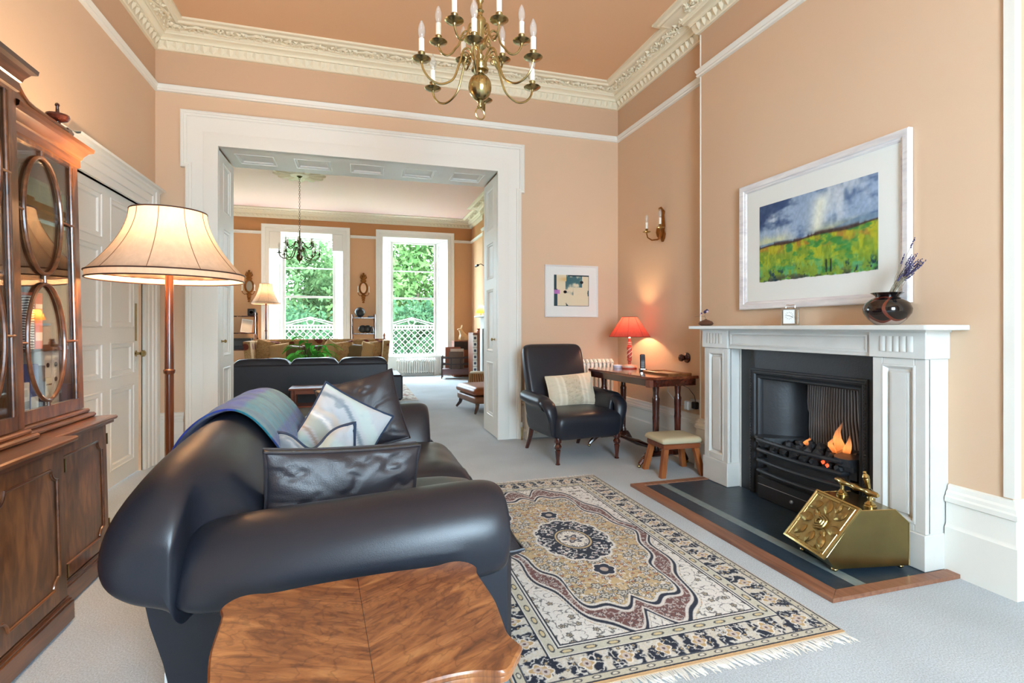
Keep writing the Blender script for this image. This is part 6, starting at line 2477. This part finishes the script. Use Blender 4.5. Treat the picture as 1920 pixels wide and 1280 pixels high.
def tree(label, loc, rx, rz_, zc, n, lm, seed, leaf=.13):
    t = thing('leafy_tree', label, 'tree', loc, 0, 'trees outside the far windows')
    rg = np.random.default_rng(seed)
    MB().tube([(0, 0, 0), (.1, 0, zc * .5), (0, .1, zc)], [.22, .18, .08], 8).build('trunk', M_bark, t)
    nb = 60
    dirs = rg.normal(size=(nb, 3))
    dirs /= np.linalg.norm(dirs, axis=1)[:, None]
    cen = dirs * (rg.uniform(.35, 1.0, nb) ** .5)[:, None] * np.array([rx, rx * .8, rz_])
    cen[:, 2] += zc
    k = rg.integers(0, nb, n)
    p = cen[k] + rg.normal(size=(n, 3)) * np.array([.42, .42, .36]) * rx * .42
    a = rg.normal(size=(n, 3))
    a /= np.linalg.norm(a, axis=1)[:, None]
    b0 = np.cross(a, rg.normal(size=(n, 3)))
    b0 /= np.linalg.norm(b0, axis=1)[:, None]
    s = rg.uniform(.6, 1.3, n)[:, None] * leaf
    v = np.stack([p - a * s, p + b0 * s * .45, p + a * s, p - b0 * s * .45], 1).reshape(-1, 3)
    f = np.arange(4 * n).reshape(-1, 4)
    me = bpy.data.meshes.new('foliage')
    me.from_pydata(v.tolist(), [], f.tolist())
    me.materials.append(lm)
    o = put('foliage', me, t, kind='stuff')
    return t


LM1 = leafmat('leaf_mid_green', (.028, .058, .022, 1), (.070, .115, .045, 1))
LM2 = leafmat('leaf_light_green', (.028, .064, .018, 1), (.076, .125, .040, 1))
LM3 = leafmat('leaf_deep_green', (.014, .036, .018, 1), (.036, .072, .032, 1))
tree('pale grey-green tree filling the left far window', (-3.4, 27.5, -3.2), 3.6, 3.4, 6.0, 16000, LM1, 1, .15)
tree('deep green shrub low in the left far window', (-2.6, 21.8, -3.2), 2.0, 1.4, 3.6, 8000, LM3, 2, .11)
tree('bright green tree filling the right far window', (2.9, 26.0, -3.2), 3.3, 3.4, 6.2, 17000, LM2, 3, .15)
tree('dark green bush behind the right far balcony railing', (2.5, 21.0, -3.2), 2.1, 1.6, 3.5, 9000, LM3, 4, .11)
tree('light green tree crown between the two far windows', (0.0, 32.0, -3.2), 3.6, 2.8, 6.0, 12000, LM2, 5, .18)

# white iron balcony railings
M_rail = mat('pale_grey_iron', rgb(205, 207, 207), .6)


def railing(label, cx, w):
    t = thing('balcony_railing', label, 'railing', (cx, 14.15, .30))
    h0, h1 = .12, .86
    x0, x1 = -w / 2, w / 2
    for z, r in ((h0, .014), (h1, .014), (h1 + .09, .016)):
        MB().tube([(x0, 0, z), (x1, 0, z)], r, 6).build('rail', M_rail, t)
    st = .165
    hgt = h1 - h0
    n = int((w + hgt) / st)
    for s in (1, -1):
        for k in range(n + 1):
            a = x0 - hgt + k * st
            pts = []
            xa, xb = a, a + hgt
            za, zb = 0.0, hgt
            if xa < x0:
                za += (x0 - xa)
                xa = x0
            if xb > x1:
                zb -= (xb - x1)
                xb = x1
            if xb - xa < .03:
                continue
            if s < 0:
                xa, xb = -xa, -xb
            MB().tube([(xa, .006 * s, h0 + za), (xb, .006 * s, h0 + zb)], .0055, 5).build('lattice_bar', M_rail, t)
    for k in range(int(w / .075)):
        x = x0 + .0375 + k * .075
        MB().box(x - .016, x + .016, -.008, .008, h1 + .02, h1 + .075).build('dentil', M_rail, t)
    # pediment with ring
    MB().tube([(x0 + .05, 0, h1 + .11), (0, 0, h1 + .30), (x1 - .05, 0, h1 + .11)], .014, 6).build('pediment', M_rail, t)
    MB().tube([(x0 + .25, 0, h1 + .11), (0, 0, h1 + .25), (x1 - .25, 0, h1 + .11)], .009, 6).build('pediment', M_rail, t)
    MB().tube([(.085 * cos(a), 0, h1 + .19 + .085 * sin(a)) for a in [k * pi / 12 for k in range(24)]], .010, 6, closed=True).build('pediment_ring', M_rail, t)
    for s in (-1, 1):
        for dx in (0, .09, .15):
            MB().tube([(s * (w / 2 + .03 + dx), 0, -.1), (s * (w / 2 + .03 + dx), 0, h1 + .1)], .012, 6).build('post', M_rail, t)
        MB().tube([(s * (w / 2 + .11) + .14 * cos(a), 0, h1 + .24 + .14 * sin(a)) for a in [k * pi / 12 for k in range(24)]], .014, 6, closed=True).build('end_ring', M_rail, t)
        MB().tube([(s * (w / 2 + .11) + .08 * cos(a), 0, h1 + .24 + .08 * sin(a)) for a in [k * pi / 12 for k in range(24)]], .010, 6, closed=True).build('end_ring', M_rail, t)
    return t


railing('white lattice balcony railing outside the left far window', -1.12, 1.55)
railing('white lattice balcony railing outside the right far window', 1.42, 1.45)
struct(MB().box(-3.2, 3.2, 13.4, 14.3, .1, .2).build('trim_10', mat('balcony_stone', rgb(170, 170, 172), .9)), 'stone balcony slab outside the far windows')

# ------------------------------------------------------------------ far room
radiator('cream column radiator under the right far window', (1.43, 13.06, 0), 17, .056, .42, .11)
radiator('cream column radiator under the left far window', (-1.07, 13.06, 0), 17, .056, .42, .11)

# second chandelier on its chain, with plaster rose
chandelier('small brass chandelier, darkened as if backlit, on a long chain in the far room', (-.945, 9.75, 2.42),
           [(8, .325, .105, .055, radians(10), .080), (6, .240, .205, .220, radians(30), .055)], stem_p, True, H - .02, 1.0, chain=True, bm=mat('backlit_brass', rgb(92, 80, 46), .35, metal=1.0), ar_=.0075)  # brass colour darkened so it reads as a silhouette against the bright window
cr = thing('ceiling_rose', 'white plaster ceiling rose above the far chandelier', 'ceiling rose', (-.945, 9.75, H))
MB().lathe([(.06, -.05), (.10, -.04), (.14, -.045), (.18, -.02), (.30, -.018), (.36, -.030), (.40, -.012), (.42, 0)], 36).build('disc', M_plaster, cr)
for k in range(12):
    a = k * pi / 6
    q = MB()
    q.loft([[(r * cos(a) - w * sin(a), r * sin(a) + w * cos(a), z) for w, z in ((-ww, -.012), (-ww * .5, -.012 - hh), (0, -.012 - hh * .6), (ww * .5, -.012 - hh), (ww, -.012))] for r, ww, hh in ((.15, .02, .03), (.22, .055, .04), (.30, .07, .045), (.38, .04, .04), (.43, .006, .02))], closed=False, cap=False)
    q.build('leaf', M_plaster, cr, angle=60)

# black sofa with its back towards the opening
BS = thing('black_sofa', 'low black leather sofa seen from behind beyond the opening', 'sofa', (-.60, 8.28, 0))
MB().rbox(-1.30, 1.07, 0, .20, .06, .655, .025).build('back_shell', M_leather3, BS)
for k, (a, c) in enumerate(((-1.10, -.345), (-.335, .335), (.345, 1.06))):
    q, pip = cushion_box(c - a, .24, .17, 12, 16, .002, .016, 20 + k)
    subsurf(q.build('back_cushion', M_leather3, BS, angle=80, loc=((a + c) / 2, .16, .57), ), 1).rotation_euler = (0, 0, pi / 2)
for a, c in ((1.09, 1.30), (-1.53, -1.32)):
    MB().rbox(a, c, .02, .95, .06, .46, .03).build('arm', M_leather3, BS)
for a, c in ((-1.30, -.12), (-.11, 1.07)):
    MB().rbox(a, c, .2, .95, .22, .43, .04).build('seat_cushion', M_leather3, BS)
MB().rbox(-1.30, 1.07, .2, .93, .06, .22, .01).build('base', M_leather3, BS)
for x in (-.34, .34):
    MB().box(x - .0015, x + .0015, -.0015, .001, .08, .64).build('seam', M_black, BS)

# wooden bench just behind the near sofa
cb = thing('low_wooden_table', 'low reddish wood table between the two black sofas', 'table', (-.30, 7.55, 0))
M_red_w = wood('red_wood', rgb(128, 66, 44), rgb(150, 84, 56), rgb(96, 44, 30), 'X', 9, .3, .4)
MB().rbox(-.55, .55, -.22, .22, .375, .40, .006).build('table_top', M_red_w, cb)
MB().box(-.50, .50, -.18, .18, .32, .375).build('apron', M_red_w, cb)
MB().rbox(-.50, .50, -.17, .17, .14, .16, .004).build('shelf', M_red_w, cb)
for x in (-.50, .50):
    for y in (-.18, .18):
        MB().lathe([(.018, 0), (.024, .05), (.020, .20), (.026, .35), (.026, .375)], 12, T((x, y, 0))).build('leg', M_red_w, cb)

# floral sofa below the windows
m, nt, b = newmat('floral_linen')
tc = N(nt, 'ShaderNodeTexCoord')
vo = N(nt, 'ShaderNodeTexVoronoi', i_Scale=4.2)
nt.links.new(tc.outputs['Object'], vo.inputs['Vector'])
rr1 = ramp(nt, [(.0, rgb(92, 34, 22)), (.26, rgb(110, 44, 28)), (.30, rgb(160, 122, 76)), (1, rgb(176, 142, 94))])
nt.links.new(vo.outputs['Distance'], rr1.inputs[0])
nn = N(nt, 'ShaderNodeTexNoise', i_Scale=14.0, i_Detail=4.0)
nt.links.new(tc.outputs['Object'], nn.inputs['Vector'])
rr2 = ramp(nt, [(.47, (1, 1, 1, 1)), (.50, (.50, .40, .26, 1)), (.53, (1, 1, 1, 1))])
nt.links.new(nn.outputs['Fac'], rr2.inputs[0])
mm_ = N(nt, 'ShaderNodeMix', data_type='RGBA', blend_type='MULTIPLY')
mm_.inputs[0].default_value = .8
nt.links.new(rr1.outputs[0], mm_.inputs[6])
nt.links.new(rr2.outputs[0], mm_.inputs[7])
nt.links.new(mm_.outputs[2], b.inputs['Base Color'])
b.inputs['Roughness'].default_value = .9
M_floral = m
m, nt, b = newmat('striped_weave')
tc = N(nt, 'ShaderNodeTexCoord')
wv = N(nt, 'ShaderNodeTexWave', i_Scale=9.0, i_Distortion=.3)
nt.links.new(tc.outputs['Object'], wv.inputs['Vector'])
rr1 = ramp(nt, [(.30, rgb(188, 154, 104)), (.42, rgb(104, 44, 26)), (.58, rgb(46, 30, 22)), (.72, rgb(190, 158, 108))])
nt.links.new(wv.outputs['Fac'], rr1.inputs[0])
nt.links.new(rr1.outputs[0], b.inputs['Base Color'])
b.inputs['Roughness'].default_value = .9
M_stripe = m
FS = thing('floral_sofa', 'tan floral Knole sofa standing below the far windows', 'sofa', (-.70, 11.35, 0))
MB().rbox(-1.30, 1.30, .34, .48, .10, .955, .03).build('back', M_floral, FS)
for s in (-1, 1):
    q = MB()
    q.loft([[(s * (1.24 + dx + .10 * (z - .3)), y, z) for dx, y in ((-.06, -.42), (.06, -.42), (.06, .44), (-.06, .44))] for z in (.10, .45, .70, .86, .93)])
    q.build('arm', M_floral, FS, angle=30)
    MB().lathe([(.020, 0), (.026, .02), (.016, .05), (.028, .08), (.022, .11), (.008, .14), (0, .145)], 12, T((s * 1.29, .42, .94))).build('finial', M_wood_oak, FS)
    MB().tube([(s * 1.29, .44, .96), (s * 1.32, .38, .94), (s * 1.36, .36, .80)], .010, 6).build('tie_cord', mat('gold_cord', rgb(170, 132, 70), .7), FS)
    MB().lathe([(.022, -.10), (.020, -.02), (.012, 0)], 10, T((s * 1.36, .36, .80))).build('tassel', MATS['gold_cord'], FS)
for s in (-1, 1):
    MB().rbox(s * .59 - .585, s * .59 + .585, -.40, .34, .28, .48, .05).build('seat_cushion', M_floral, FS)
MB().rbox(-1.24, 1.24, -.38, .36, .10, .28, .01).build('base', M_floral, FS)
for x in (-1.15, 1.15):
    for y in (-.32, .32):
        MB().lathe([(.03, 0), (.045, .03), (.035, .10)], 12, T((x, y, 0))).build('foot', M_wood_darkZ, FS)
M_olive = mat('olive_velvet', rgb(92, 74, 36), .7, sheen=.5, var=.2, vscale=8)
M_sage = mat('dark_brown_velvet', rgb(66, 46, 30), .7, sheen=.4)
pls = [(-1.04, 'floral cushion at the far left of the floral sofa', M_floral, .46, .5, .2), (-.80, 'striped cushion beside the left floral one', M_stripe, .40, .42, -.1), (-.50, 'olive velvet cushion left of the plant', M_olive, .44, .38, .1), (-.18, 'dark brown cushion behind the plant', M_sage, .42, .38, 0),
       (.20, 'diagonal striped cushion right of the plant', M_stripe, .44, .44, .6), (.46, 'floral cushion right of the striped one', M_floral, .42, .46, -.15), (.66, 'olive green velvet cushion on the right half of the floral sofa', M_olive, .46, .40, .12), (.92, 'upright striped cushion near the right arm', M_stripe, .30, .44, .25), (1.06, 'round-flowered cushion at the far right of the floral sofa', M_floral, .40, .46, -.1)]
for k, (x, lb, mm2, w_, h_, ro) in enumerate(pls):
    t = thing('sofa_cushion', lb, 'cushion')
    t.location = (FS.location.x + x, 11.35 + .16 - .05 * (k % 2) - (.06 if 'olive' in lb else 0), .48 + h_ * .46)
    t.rotation_euler = (radians(-16), ro, 0)
    t['group'] = 'cushions on the floral sofa'
    pillow('sofa_cushion', w_, h_, .14, mm2, t, seed=30 + k, n=16, wr=.004)

# peace lily on the low table beyond the black sofa
PL = thing('potted_lily', 'green leafy peace lily in a dark pot behind the black sofa', 'plant', (-.74, 9.55, 0))
M_leafg = leafmat('glossy_leaf', (.05, .24, .03, 1), (.12, .42, .06, 1))
MB().lathe([(.09, .34), (.12, .36), (.13, .50), (.135, .52), (.115, .52), (.11, .45)], 20).build('pot', mat('dark_pot', rgb(52, 46, 42), .4), PL)
MB().rbox(-.25, .25, -.25, .25, .31, .34, .006).build('stand_top', M_wood_dark, PL)
for sx_ in (-.2, .2):
    for sy_ in (-.2, .2):
        MB().tube([(sx_, sy_, 0), (sx_, sy_, .31)], .018, 8).build('stand_leg', M_wood_darkZ, PL)
rp = random.Random(12)
for k in range(26):
    a = k * 2.4 + rp.uniform(-.3, .3)
    ln = rp.uniform(.22, .46)
    el = rp.uniform(.35, 1.15)
    r0 = ln * cos(el) * .8
    zt_ = .56 + ln * sin(el) * 1.10
    bs_ = Vector((.03 * cos(a), .03 * sin(a), .48))
    tp_ = Vector((r0 * cos(a), r0 * sin(a), zt_))
    tip = tp_ + Vector((cos(a) * .26, sin(a) * .26, -.04 - .12 * (1.2 - el)))
    MB().tube([bs_, bs_ * .5 + tp_ * .5 + Vector((0, 0, .03)), tp_], .004, 5).build('stalk', M_leafg, PL)
    q = MB()
    rows = []
    sd2 = Vector((-sin(a), cos(a), 0))
    for j in range(7):
        f = j / 6
        c_ = tp_ * (1 - f) + tip * f + Vector((0, 0, .05 * sin(pi * f)))
        w_ = .055 * sin(pi * min(1, f * .93 + .05)) ** .8
        rows.append([tuple(c_ - sd2 * w_ + Vector((0, 0, .010))), tuple(c_), tuple(c_ + sd2 * w_ + Vector((0, 0, .010)))])
    q.loft(rows, closed=False, cap=False)
    q.build('leaf', M_leafg, PL, angle=60)

# far standard lamp
standard_lamp('far standard lamp with a cream shade in front of the left window edge', (-1.86, 12.25, 0), 1.70, 2.14, .285, .13, M_wood_pole, 11, 8)


# girandole mirrors
def girandole(label, x, z):
    t = thing('gilt_mirror', label, 'mirror', (x, YW, z))
    el = lambda rx, rz, y, n=28: [(rx * cos(a), y, rz * sin(a)) for a in [2 * pi * k / n for k in range(n)]]
    MB().tube(el(.085, .135, -.02), .020, 8, closed=True).build('oval_frame', M_gilt, t)
    q = MB()
    pts = el(.075, .125, -.012)
    q.add(pts + [(0, -.012, 0)], [(k, (k + 1) % 28, 28) for k in range(28)])
    q.build('mirror_glass', mat('mirror_silver', (.85, .87, .88, 1), .03, metal=1.0), t)
    for zz, rr, w in ((.17, .045, 1.5), (.23, .055, 1), (.29, .04, 1.2), (.34, .03, .8)):
        MB().sphere((0, -.03, zz), rr, 8, 6, (w, .5, .9)).build('crest_leaf', M_gilt, t)
    for s in (-1, 1):
        MB().tube([(s * .02, -.03, .19), (s * .07, -.035, .25), (s * .05, -.03, .33)], [.018, .016, .006], 6).build('crest_scroll', M_gilt, t)
    for k, zz in enumerate((-.19, -.24, -.29, -.34)):
        MB().sphere((0, -.03, zz), .050 - .008 * k, 8, 6, (1.1, .5, .8)).build('pendant_leaf', M_gilt, t)
    for s in (-1, 1):
        a_ = MB().tube([(s * .03, -.03, -.16), (s * .08, -.08, -.19), (s * .12, -.12, -.15), (s * .125, -.12, -.11)], .007, 6).build('candle_arm', M_gilt, t)
        MB().lathe([(.005, 0), (.03, .006), (.012, .012), (.011, .09), (.016, .11), (.008, .15), (0, .155)], 10, T((s * .125, -.12, -.11))).build('candle', M_candle, a_)
    return t


girandole('gilt oval wall mirror left of the left far window', -2.31, 2.13)
girandole('gilt oval wall mirror between the far windows', .165, 2.14)


# hanging/standing etageres
def etagere(label, x, w, zs, h):
    t = thing('etagere', label, 'shelf unit', (x, 12.74, 0))
    for sx_ in (-w / 2, w / 2):
        for sy_ in (-.13, .13):
            MB().lathe([(.016, 0), (.016, .1), (.010, .12), (.018, .2), (.012, .3), (.018, .5), (.011, .6), (.018, .8), (.011, 1.0), (.018, 1.1), (.011, 1.25), (.017, h - .05), (.010, h), (.016, h + .03), (.006, h + .07), (0, h + .075)], 8, T((sx_, sy_, 0))).build('turned_post', M_wood_darkZ, t)
    for z in zs:
        MB().rbox(-w / 2, w / 2, -.14, .14, z - .022, z, .004).build('shelf', M_wood_dark, t)
    return t


etagere('dark turned shelf unit between the far windows', .165, .50, (.35, .72, 1.065, 1.435), 1.45)
etagere('dark turned shelf unit at the left end of the far wall', -2.45, .62, (.35, .72, 1.085, 1.455), 1.47)
sp_ = thing('round_speaker', 'round black ball speaker on the top shelf between the windows', 'speaker', (.08, 12.72, 1.436))
MB().sphere((0, 0, .125), .118, 18, 12).build('ball', M_black, sp_)
MB().lathe([(.05, 0), (.04, .02)], 14).build('foot', M_black, sp_)
bxx = tag(MB().rbox(-.06, .06, -.04, .04, 0, .035, .005).build('small_black_box', M_black, loc=(.32, 12.70, 1.436)), 'small flat black box on the top shelf between the windows', 'box')
hv = thing('dark_bowl', 'dark heart-shaped bowl on the lower shelf between the windows', 'bowl', (.20, 12.70, 1.066))
MB().sphere((-.055, 0, .10), .10, 12, 8, (1, .5, .9)).build('lobe', M_black, hv)
MB().sphere((.055, 0, .10), .10, 12, 8, (1, .5, .9)).build('lobe', M_black, hv)
vs_ = thing('small_vase', 'small dark patterned vase at the right of the lower shelf', 'vase', (.36, 12.68, 1.066))
MB().lathe([(.03, 0), (.045, .05), (.03, .11), (.02, .13), (.035, .16)], 14).build('body', mat('mottled_glaze', rgb(70, 64, 60), .3, var=.6, vscale=30), vs_)
pf = thing('photo_frame', 'pale leaning photo frame on the left shelf unit', 'frame', (-2.33, 12.66, 1.087), radians(14))
pf.rotation_euler = (radians(-12), radians(8), radians(14))
MB().sweep([(-.11, 0, 0), (.11, 0, 0), (.11, 0, .30), (-.11, 0, .30)], [(0, -.008), (0, .01), (.014, .01), (.014, -.008)], (0, -1, 0), closed=True).build('frame', M_whiteframe, pf)
MB().box(-.10, .10, -.002, .002, .01, .29).build('photo', mat('pale_photo', rgb(206, 200, 188), .6), pf)
st_ = thing('black_speaker', 'small black cube speaker on top of the left shelf unit', 'speaker', (-2.22, 12.72, 1.457))
MB().rbox(-.08, .08, -.07, .07, 0, .16, .01).build('case', M_black, st_)
MB().lathe([(.055, 0), (.05, .004), (.02, -.004)], 16, T((0, -.07, .08)) @ RX(pi / 2)).build('cone', mat('speaker_cone', rgb(40, 40, 42), .6), st_)
hf = thing('stereo_unit', 'black stereo unit on the low shelf of the left shelf unit', 'stereo', (-2.45, 12.72, .722))
MB().rbox(-.24, .24, -.11, .11, 0, .24, .008).build('case', M_black, hf)
MB().rbox(-.20, .05, -.115, -.11, .08, .18, .003).build('display', mat('stereo_front', rgb(54, 56, 60), .3), hf)

# ottoman, drum
OT = thing('leather_ottoman', 'tan leather ottoman with sabre legs at the edge of the opening', 'ottoman', (1.80, 7.45, 0), radians(8))
blob([srect(.56, .80, .13, .05), srect(.58, .82, .15, .05), srect(.58, .82, .23, .05), srect(.56, .80, .245, .05)], 'body', mat('worn_tan_leather', rgb(134, 94, 70), .4, var=.3, vscale=6), OT, 1)
blob([srect(.57, .81, .245, .05), srect(.62, .86, .27, .07), srect(.62, .86, .32, .07), srect(.56, .80, .36, .07), srect(.40, .6, .375, .06)], 'pad', M_tan, OT, 1)
for sx_ in (-1, 1):
    for sy_ in (-1, 1):
        MB().tube([(sx_ * .23, sy_ * .34, .16), (sx_ * .245, sy_ * .36, .08), (sx_ * .29, sy_ * .40, .012)], [.034, .026, .018], 8).build('leg', M_wood_darkZ, OT)
TB = thing('tabla_drum', 'laced tabla drum standing on the floor behind the ottoman', 'drum', (2.05, 8.95, 0))
MB().lathe([(.15, .0), (.16, .03), (.16, .06), (.10, .06)], 18).build('ring_cushion', M_black, TB)
MB().lathe([(.11, .05), (.155, .12), (.165, .22), (.15, .34), (.135, .40)], 24).build('shell', M_wood_oak, TB)
MB().lathe([(.138, .395), (.145, .405), (.140, .42), (.13, .425), (0, .424)], 24).build('skin', mat('drum_skin', rgb(196, 180, 150), .7), TB)
for k in range(24):
    a = 2 * pi * k / 24
    MB().tube([(.144 * cos(a), .144 * sin(a), .40), (.158 * cos(a + .05), .158 * sin(a + .05), .32), (.172 * cos(a + .13), .172 * sin(a + .13), .22), (.160 * cos(a + .2), .160 * sin(a + .2), .12), (.12 * cos(a + .26), .12 * sin(a + .26), .065)], .0065, 5).build('lace', mat('rawhide_lace', rgb(196, 172, 130), .8) if k == 0 else MATS['rawhide_lace'], TB)

# magazine rack with books
MR = thing('magazine_rack', 'slatted dark magazine rack on castors in the far right corner', 'rack', (2.27, 12.20, 0), radians(-12))
w2, d2 = .33, .19
M_rack = mat('dark_rack_wood', rgb(58, 42, 40), .4)
for sx_ in (-1, 1):
    for sy_ in (-1, 1):
        MB().lathe([(.014, .03), (.016, .10), (.011, .20), (.017, .30), (.011, .40), (.017, .50), (.010, .53), (0, .535)], 8, T((sx_ * w2, sy_ * d2, 0))).build('post', M_rack, MR)
        MB().sphere((sx_ * w2, sy_ * d2, .016), .016, 8, 6).build('castor', M_oldbrass, MR)
MB().rbox(-w2, w2, -d2, d2, .10, .23, .004).build('drawer_box', mat('rack_drawer', rgb(112, 84, 84), .5), MR)
for sy_ in (-1, 0, 1):
    for z in (.34, .49):
        MB().rbox(-w2, w2, sy_ * d2 - .010, sy_ * d2 + .010, z - .016, z + .016, .003).build('rail', M_rack, MR)
    for x in (-.11, .11):
        MB().box(x - .012, x + .012, sy_ * d2 - .005, sy_ * d2 + .005, .23, .49).build('slat', M_rack, MR)
for k, (x, y, th, w_, hh, c, lb) in enumerate(((-.02, -.10, .05, .34, .40, (104, 88, 78), 'large brown album in the magazine rack'), (.03, .06, .04, .32, .46, (196, 184, 176), 'pale scallop-edged folder at the back of the magazine rack'), (-.06, .12, .03, .36, .50, (132, 72, 48), 'reddish brown board at the back of the magazine rack'))):
    t = thing('album', lb, 'book', (2.27 + x, 12.20 + y, .235), radians(-12))
    t.rotation_euler = (radians(-8), 0, radians(-12))
    MB().rbox(-w_ / 2, w_ / 2, -th / 2, th / 2, 0, hh, .003).build('cover', mat('album_cover', rgb(*c), .7, var=.25, vscale=14), t)

# corner chest with the rabbit, and tall cabinet with patterned edge
CH = thing('corner_chest', 'brown wooden chest with a dark screen front in the far corner', 'chest', (2.47, 12.65, 0))
MB().rbox(-.20, .22, -.18, .20, 0, .875, .006).build('body', wood('chest_wood', rgb(128, 66, 34), rgb(148, 82, 44), rgb(96, 46, 22), 'Z', 8, .4, .2), CH)
MB().rbox(-.19, .13, -.19, -.18, .66, .86, .004).build('dark_panel', mat('dark_screen', rgb(24, 32, 36), .3), CH)
RB = thing('rabbit_figure', 'pale brown seated rabbit figurine on the corner chest', 'figurine', (2.52, 12.60, .876), radians(10))
M_rabbit = mat('rabbit_glaze', rgb(206, 176, 136), .6, var=.2, vscale=14)
q = MB()
q.loft([[(x + rx * cos(a), ry * sin(a), z) for a in [k * pi / 6 for k in range(12)]] for x, z, rx, ry in ((.04, 0, .10, .08), (.035, .03, .125, .09), (.03, .08, .125, .09), (.01, .14, .10, .08), (-.03, .19, .07, .06), (-.055, .225, .055, .05), (-.075, .26, .060, .045), (-.085, .29, .045, .038), (-.075, .31, .02, .02))])
for s in (-1, 1):
    q.tube([(-.055, s * .018, .29), (-.04, s * .026, .34), (-.035, s * .030, .395)], [.012, .017, .004], 8)
    q.tube([(-.06, s * .035, .16), (-.085, s * .04, .08), (-.10, s * .04, .012)], [.028, .020, .018], 8)
    q.sphere((.03, s * .075, .05), .055, 10, 7, (1.2, .6, .9))
q.sphere((-.125, 0, .275), .030, 10, 7)
q.sphere((.155, 0, .05), .028, 8, 6)
subsurf(q.build('body', M_rabbit, RB, angle=80), 1)
TCB = thing('tall_cabinet', 'narrow wooden cabinet with a blue and white patterned front edge', 'cabinet', (2.625, 11.62, 0))
MB().rbox(-.05, .165, -.30, .22, .05, 1.06, .006).build('body', MATS['chest_wood'], TCB)
MB().rbox(-.14, .165, -.30, .22, 1.06, 1.085, .006).build('top', MATS['chest_wood'], TCB)
M_tile = mat('blue_white_tile', rgb(214, 214, 208), .3)
M_tileb = mat('tile_motif', rgb(52, 60, 78), .3)
for k in range(6):
    z = .20 + k * .14
    o = MB().rbox(-.14, -.05, -.305, -.29, z, z + .132, .003).build('tile', M_tile, TCB)
    MB().lathe([(.030, 0), (.026, .003), (.012, .004), (0, .004)], 10, T((-.095, -.305, z + .066)) @ RX(pi / 2)).build('motif', M_tileb, o)
MB().box(-.14, -.05, -.29, .22, .05, 1.06).build('side', MATS['chest_wood'], TCB)
wp = thing('small_pot', 'small orange turned pot on the tall cabinet', 'pot', (2.66, 11.50, 1.086))
MB().lathe([(.05, 0), (.055, .03), (.035, .06), (.045, .09), (.03, .095)], 14).build('body', M_wood_oak, wp)

# back room chimneypiece, lamp and picture on the right wall
C2 = thing('white_chimneypiece', 'white chimneypiece on the right wall of the far room', 'fireplace', (2.68, 10.12, 0))
MB().rbox(-.24, 0, -.86, .90, 1.415, 1.45, .006).build('shelf', M_marble, C2)
MB().rbox(-.14, 0, -.76, .76, 1.17, 1.415, .004).build('frieze_slab', M_marble, C2)
for s in (-1, 1):
    MB().rbox(-.14, 0, s * .66 - .11, s * .66 + .11, .02, 1.17, .004).build('pilaster', M_marble, C2)
MB().box(-.03, 0, -.55, .55, .02, 1.17).build('grate_panel', M_iron, C2)
SL = thing('small_orange_lamp', 'small lit lamp with an orange shade on the far mantel', 'lamp', (2.55, 10.85, 1.451))
MB().lathe([(.05, 0), (.05, .01), (.015, .02), (.012, .07)], 14).build('base', M_ivory, SL)
MB().lathe([(.115, .06), (.045, .24)], 20).build('shade', fabric_shade('orange_shade', (.85, .45, .16, 1), .5), SL)
MB().sphere((0, 0, .13), .022, 10, 7).build('bulb', M_bulbon, SL)
ld = bpy.data.lights.new('small_lamp_light', 'POINT')
ld.energy = 4
ld.color = (1, .6, .28)
ld.shadow_soft_size = .03
lo = bpy.data.objects.new('small_lamp_light', ld)
COL.objects.link(lo)
lo.parent = SL
lo.location = (0, 0, .165)


def portrait(u, v):
    c = np.zeros(u.shape + (3,)) + np.array((206, 208, 206.))
    c = mixc(c, (150, 156, 160), sm(.5, .3, np.hypot((u - .5) / .8, (v - .5))) * fbm(u * 6, v * 6, 3))
    c = mixc(c, (90, 96, 100), sm(.06, .03, np.abs(np.hypot(u - .5, v - .5) - .3)) * .7)
    return c


framed('far_drawing', 'grey framed drawing above the far chimneypiece', (2.677, 10.55, 2.02), radians(-90), .90, .85, .03, .10, .10, portrait, mat('silver_grey_frame', rgb(150, 146, 140), .4), M_mount, 40, 40)
pl_ = thing('picture_light', 'small dark swan-neck picture light on the far right wall', 'picture light', (2.677, 10.95, 2.52))
MB().lathe([(.05, 0), (.05, .012), (.02, .02)], 14, RY(-pi / 2)).build('rose', M_iron, pl_)
MB().tube([(-.01, 0, 0), (-.10, 0, .05), (-.18, 0, .02)], .008, 6).build('arm', M_iron, pl_)
MB().tube([(-.19, -.10, .01), (-.19, .10, .01)], .026, 10).build('hood', M_iron, pl_)

# far rug
m, nt, b = newmat('far_rug_weave')
tc = N(nt, 'ShaderNodeTexCoord')
vo = N(nt, 'ShaderNodeTexVoronoi', i_Scale=9.0)
nt.links.new(tc.outputs['Object'], vo.inputs['Vector'])
r_ = ramp(nt, [(.2, rgb(70, 66, 70)), (.3, rgb(196, 188, 176)), (.6, rgb(206, 200, 190)), (.7, rgb(150, 120, 110))])
nt.links.new(vo.outputs['Distance'], r_.inputs[0])
nt.links.new(r_.outputs[0], b.inputs['Base Color'])
b.inputs['Roughness'].default_value = .95
frg = thing('far_rug', 'patterned pale rug under the far room furniture', 'rug', (-.62, 10.0, 0))
MB().box(-1.60, 1.60, -1.35, 1.5, .001, .010).build('pile', m, frg)
for y in (-1.36, 1.5):
    MB().box(-1.60, 1.60, y, y + .01, .001, .008).build('edge', M_fringe, frg)
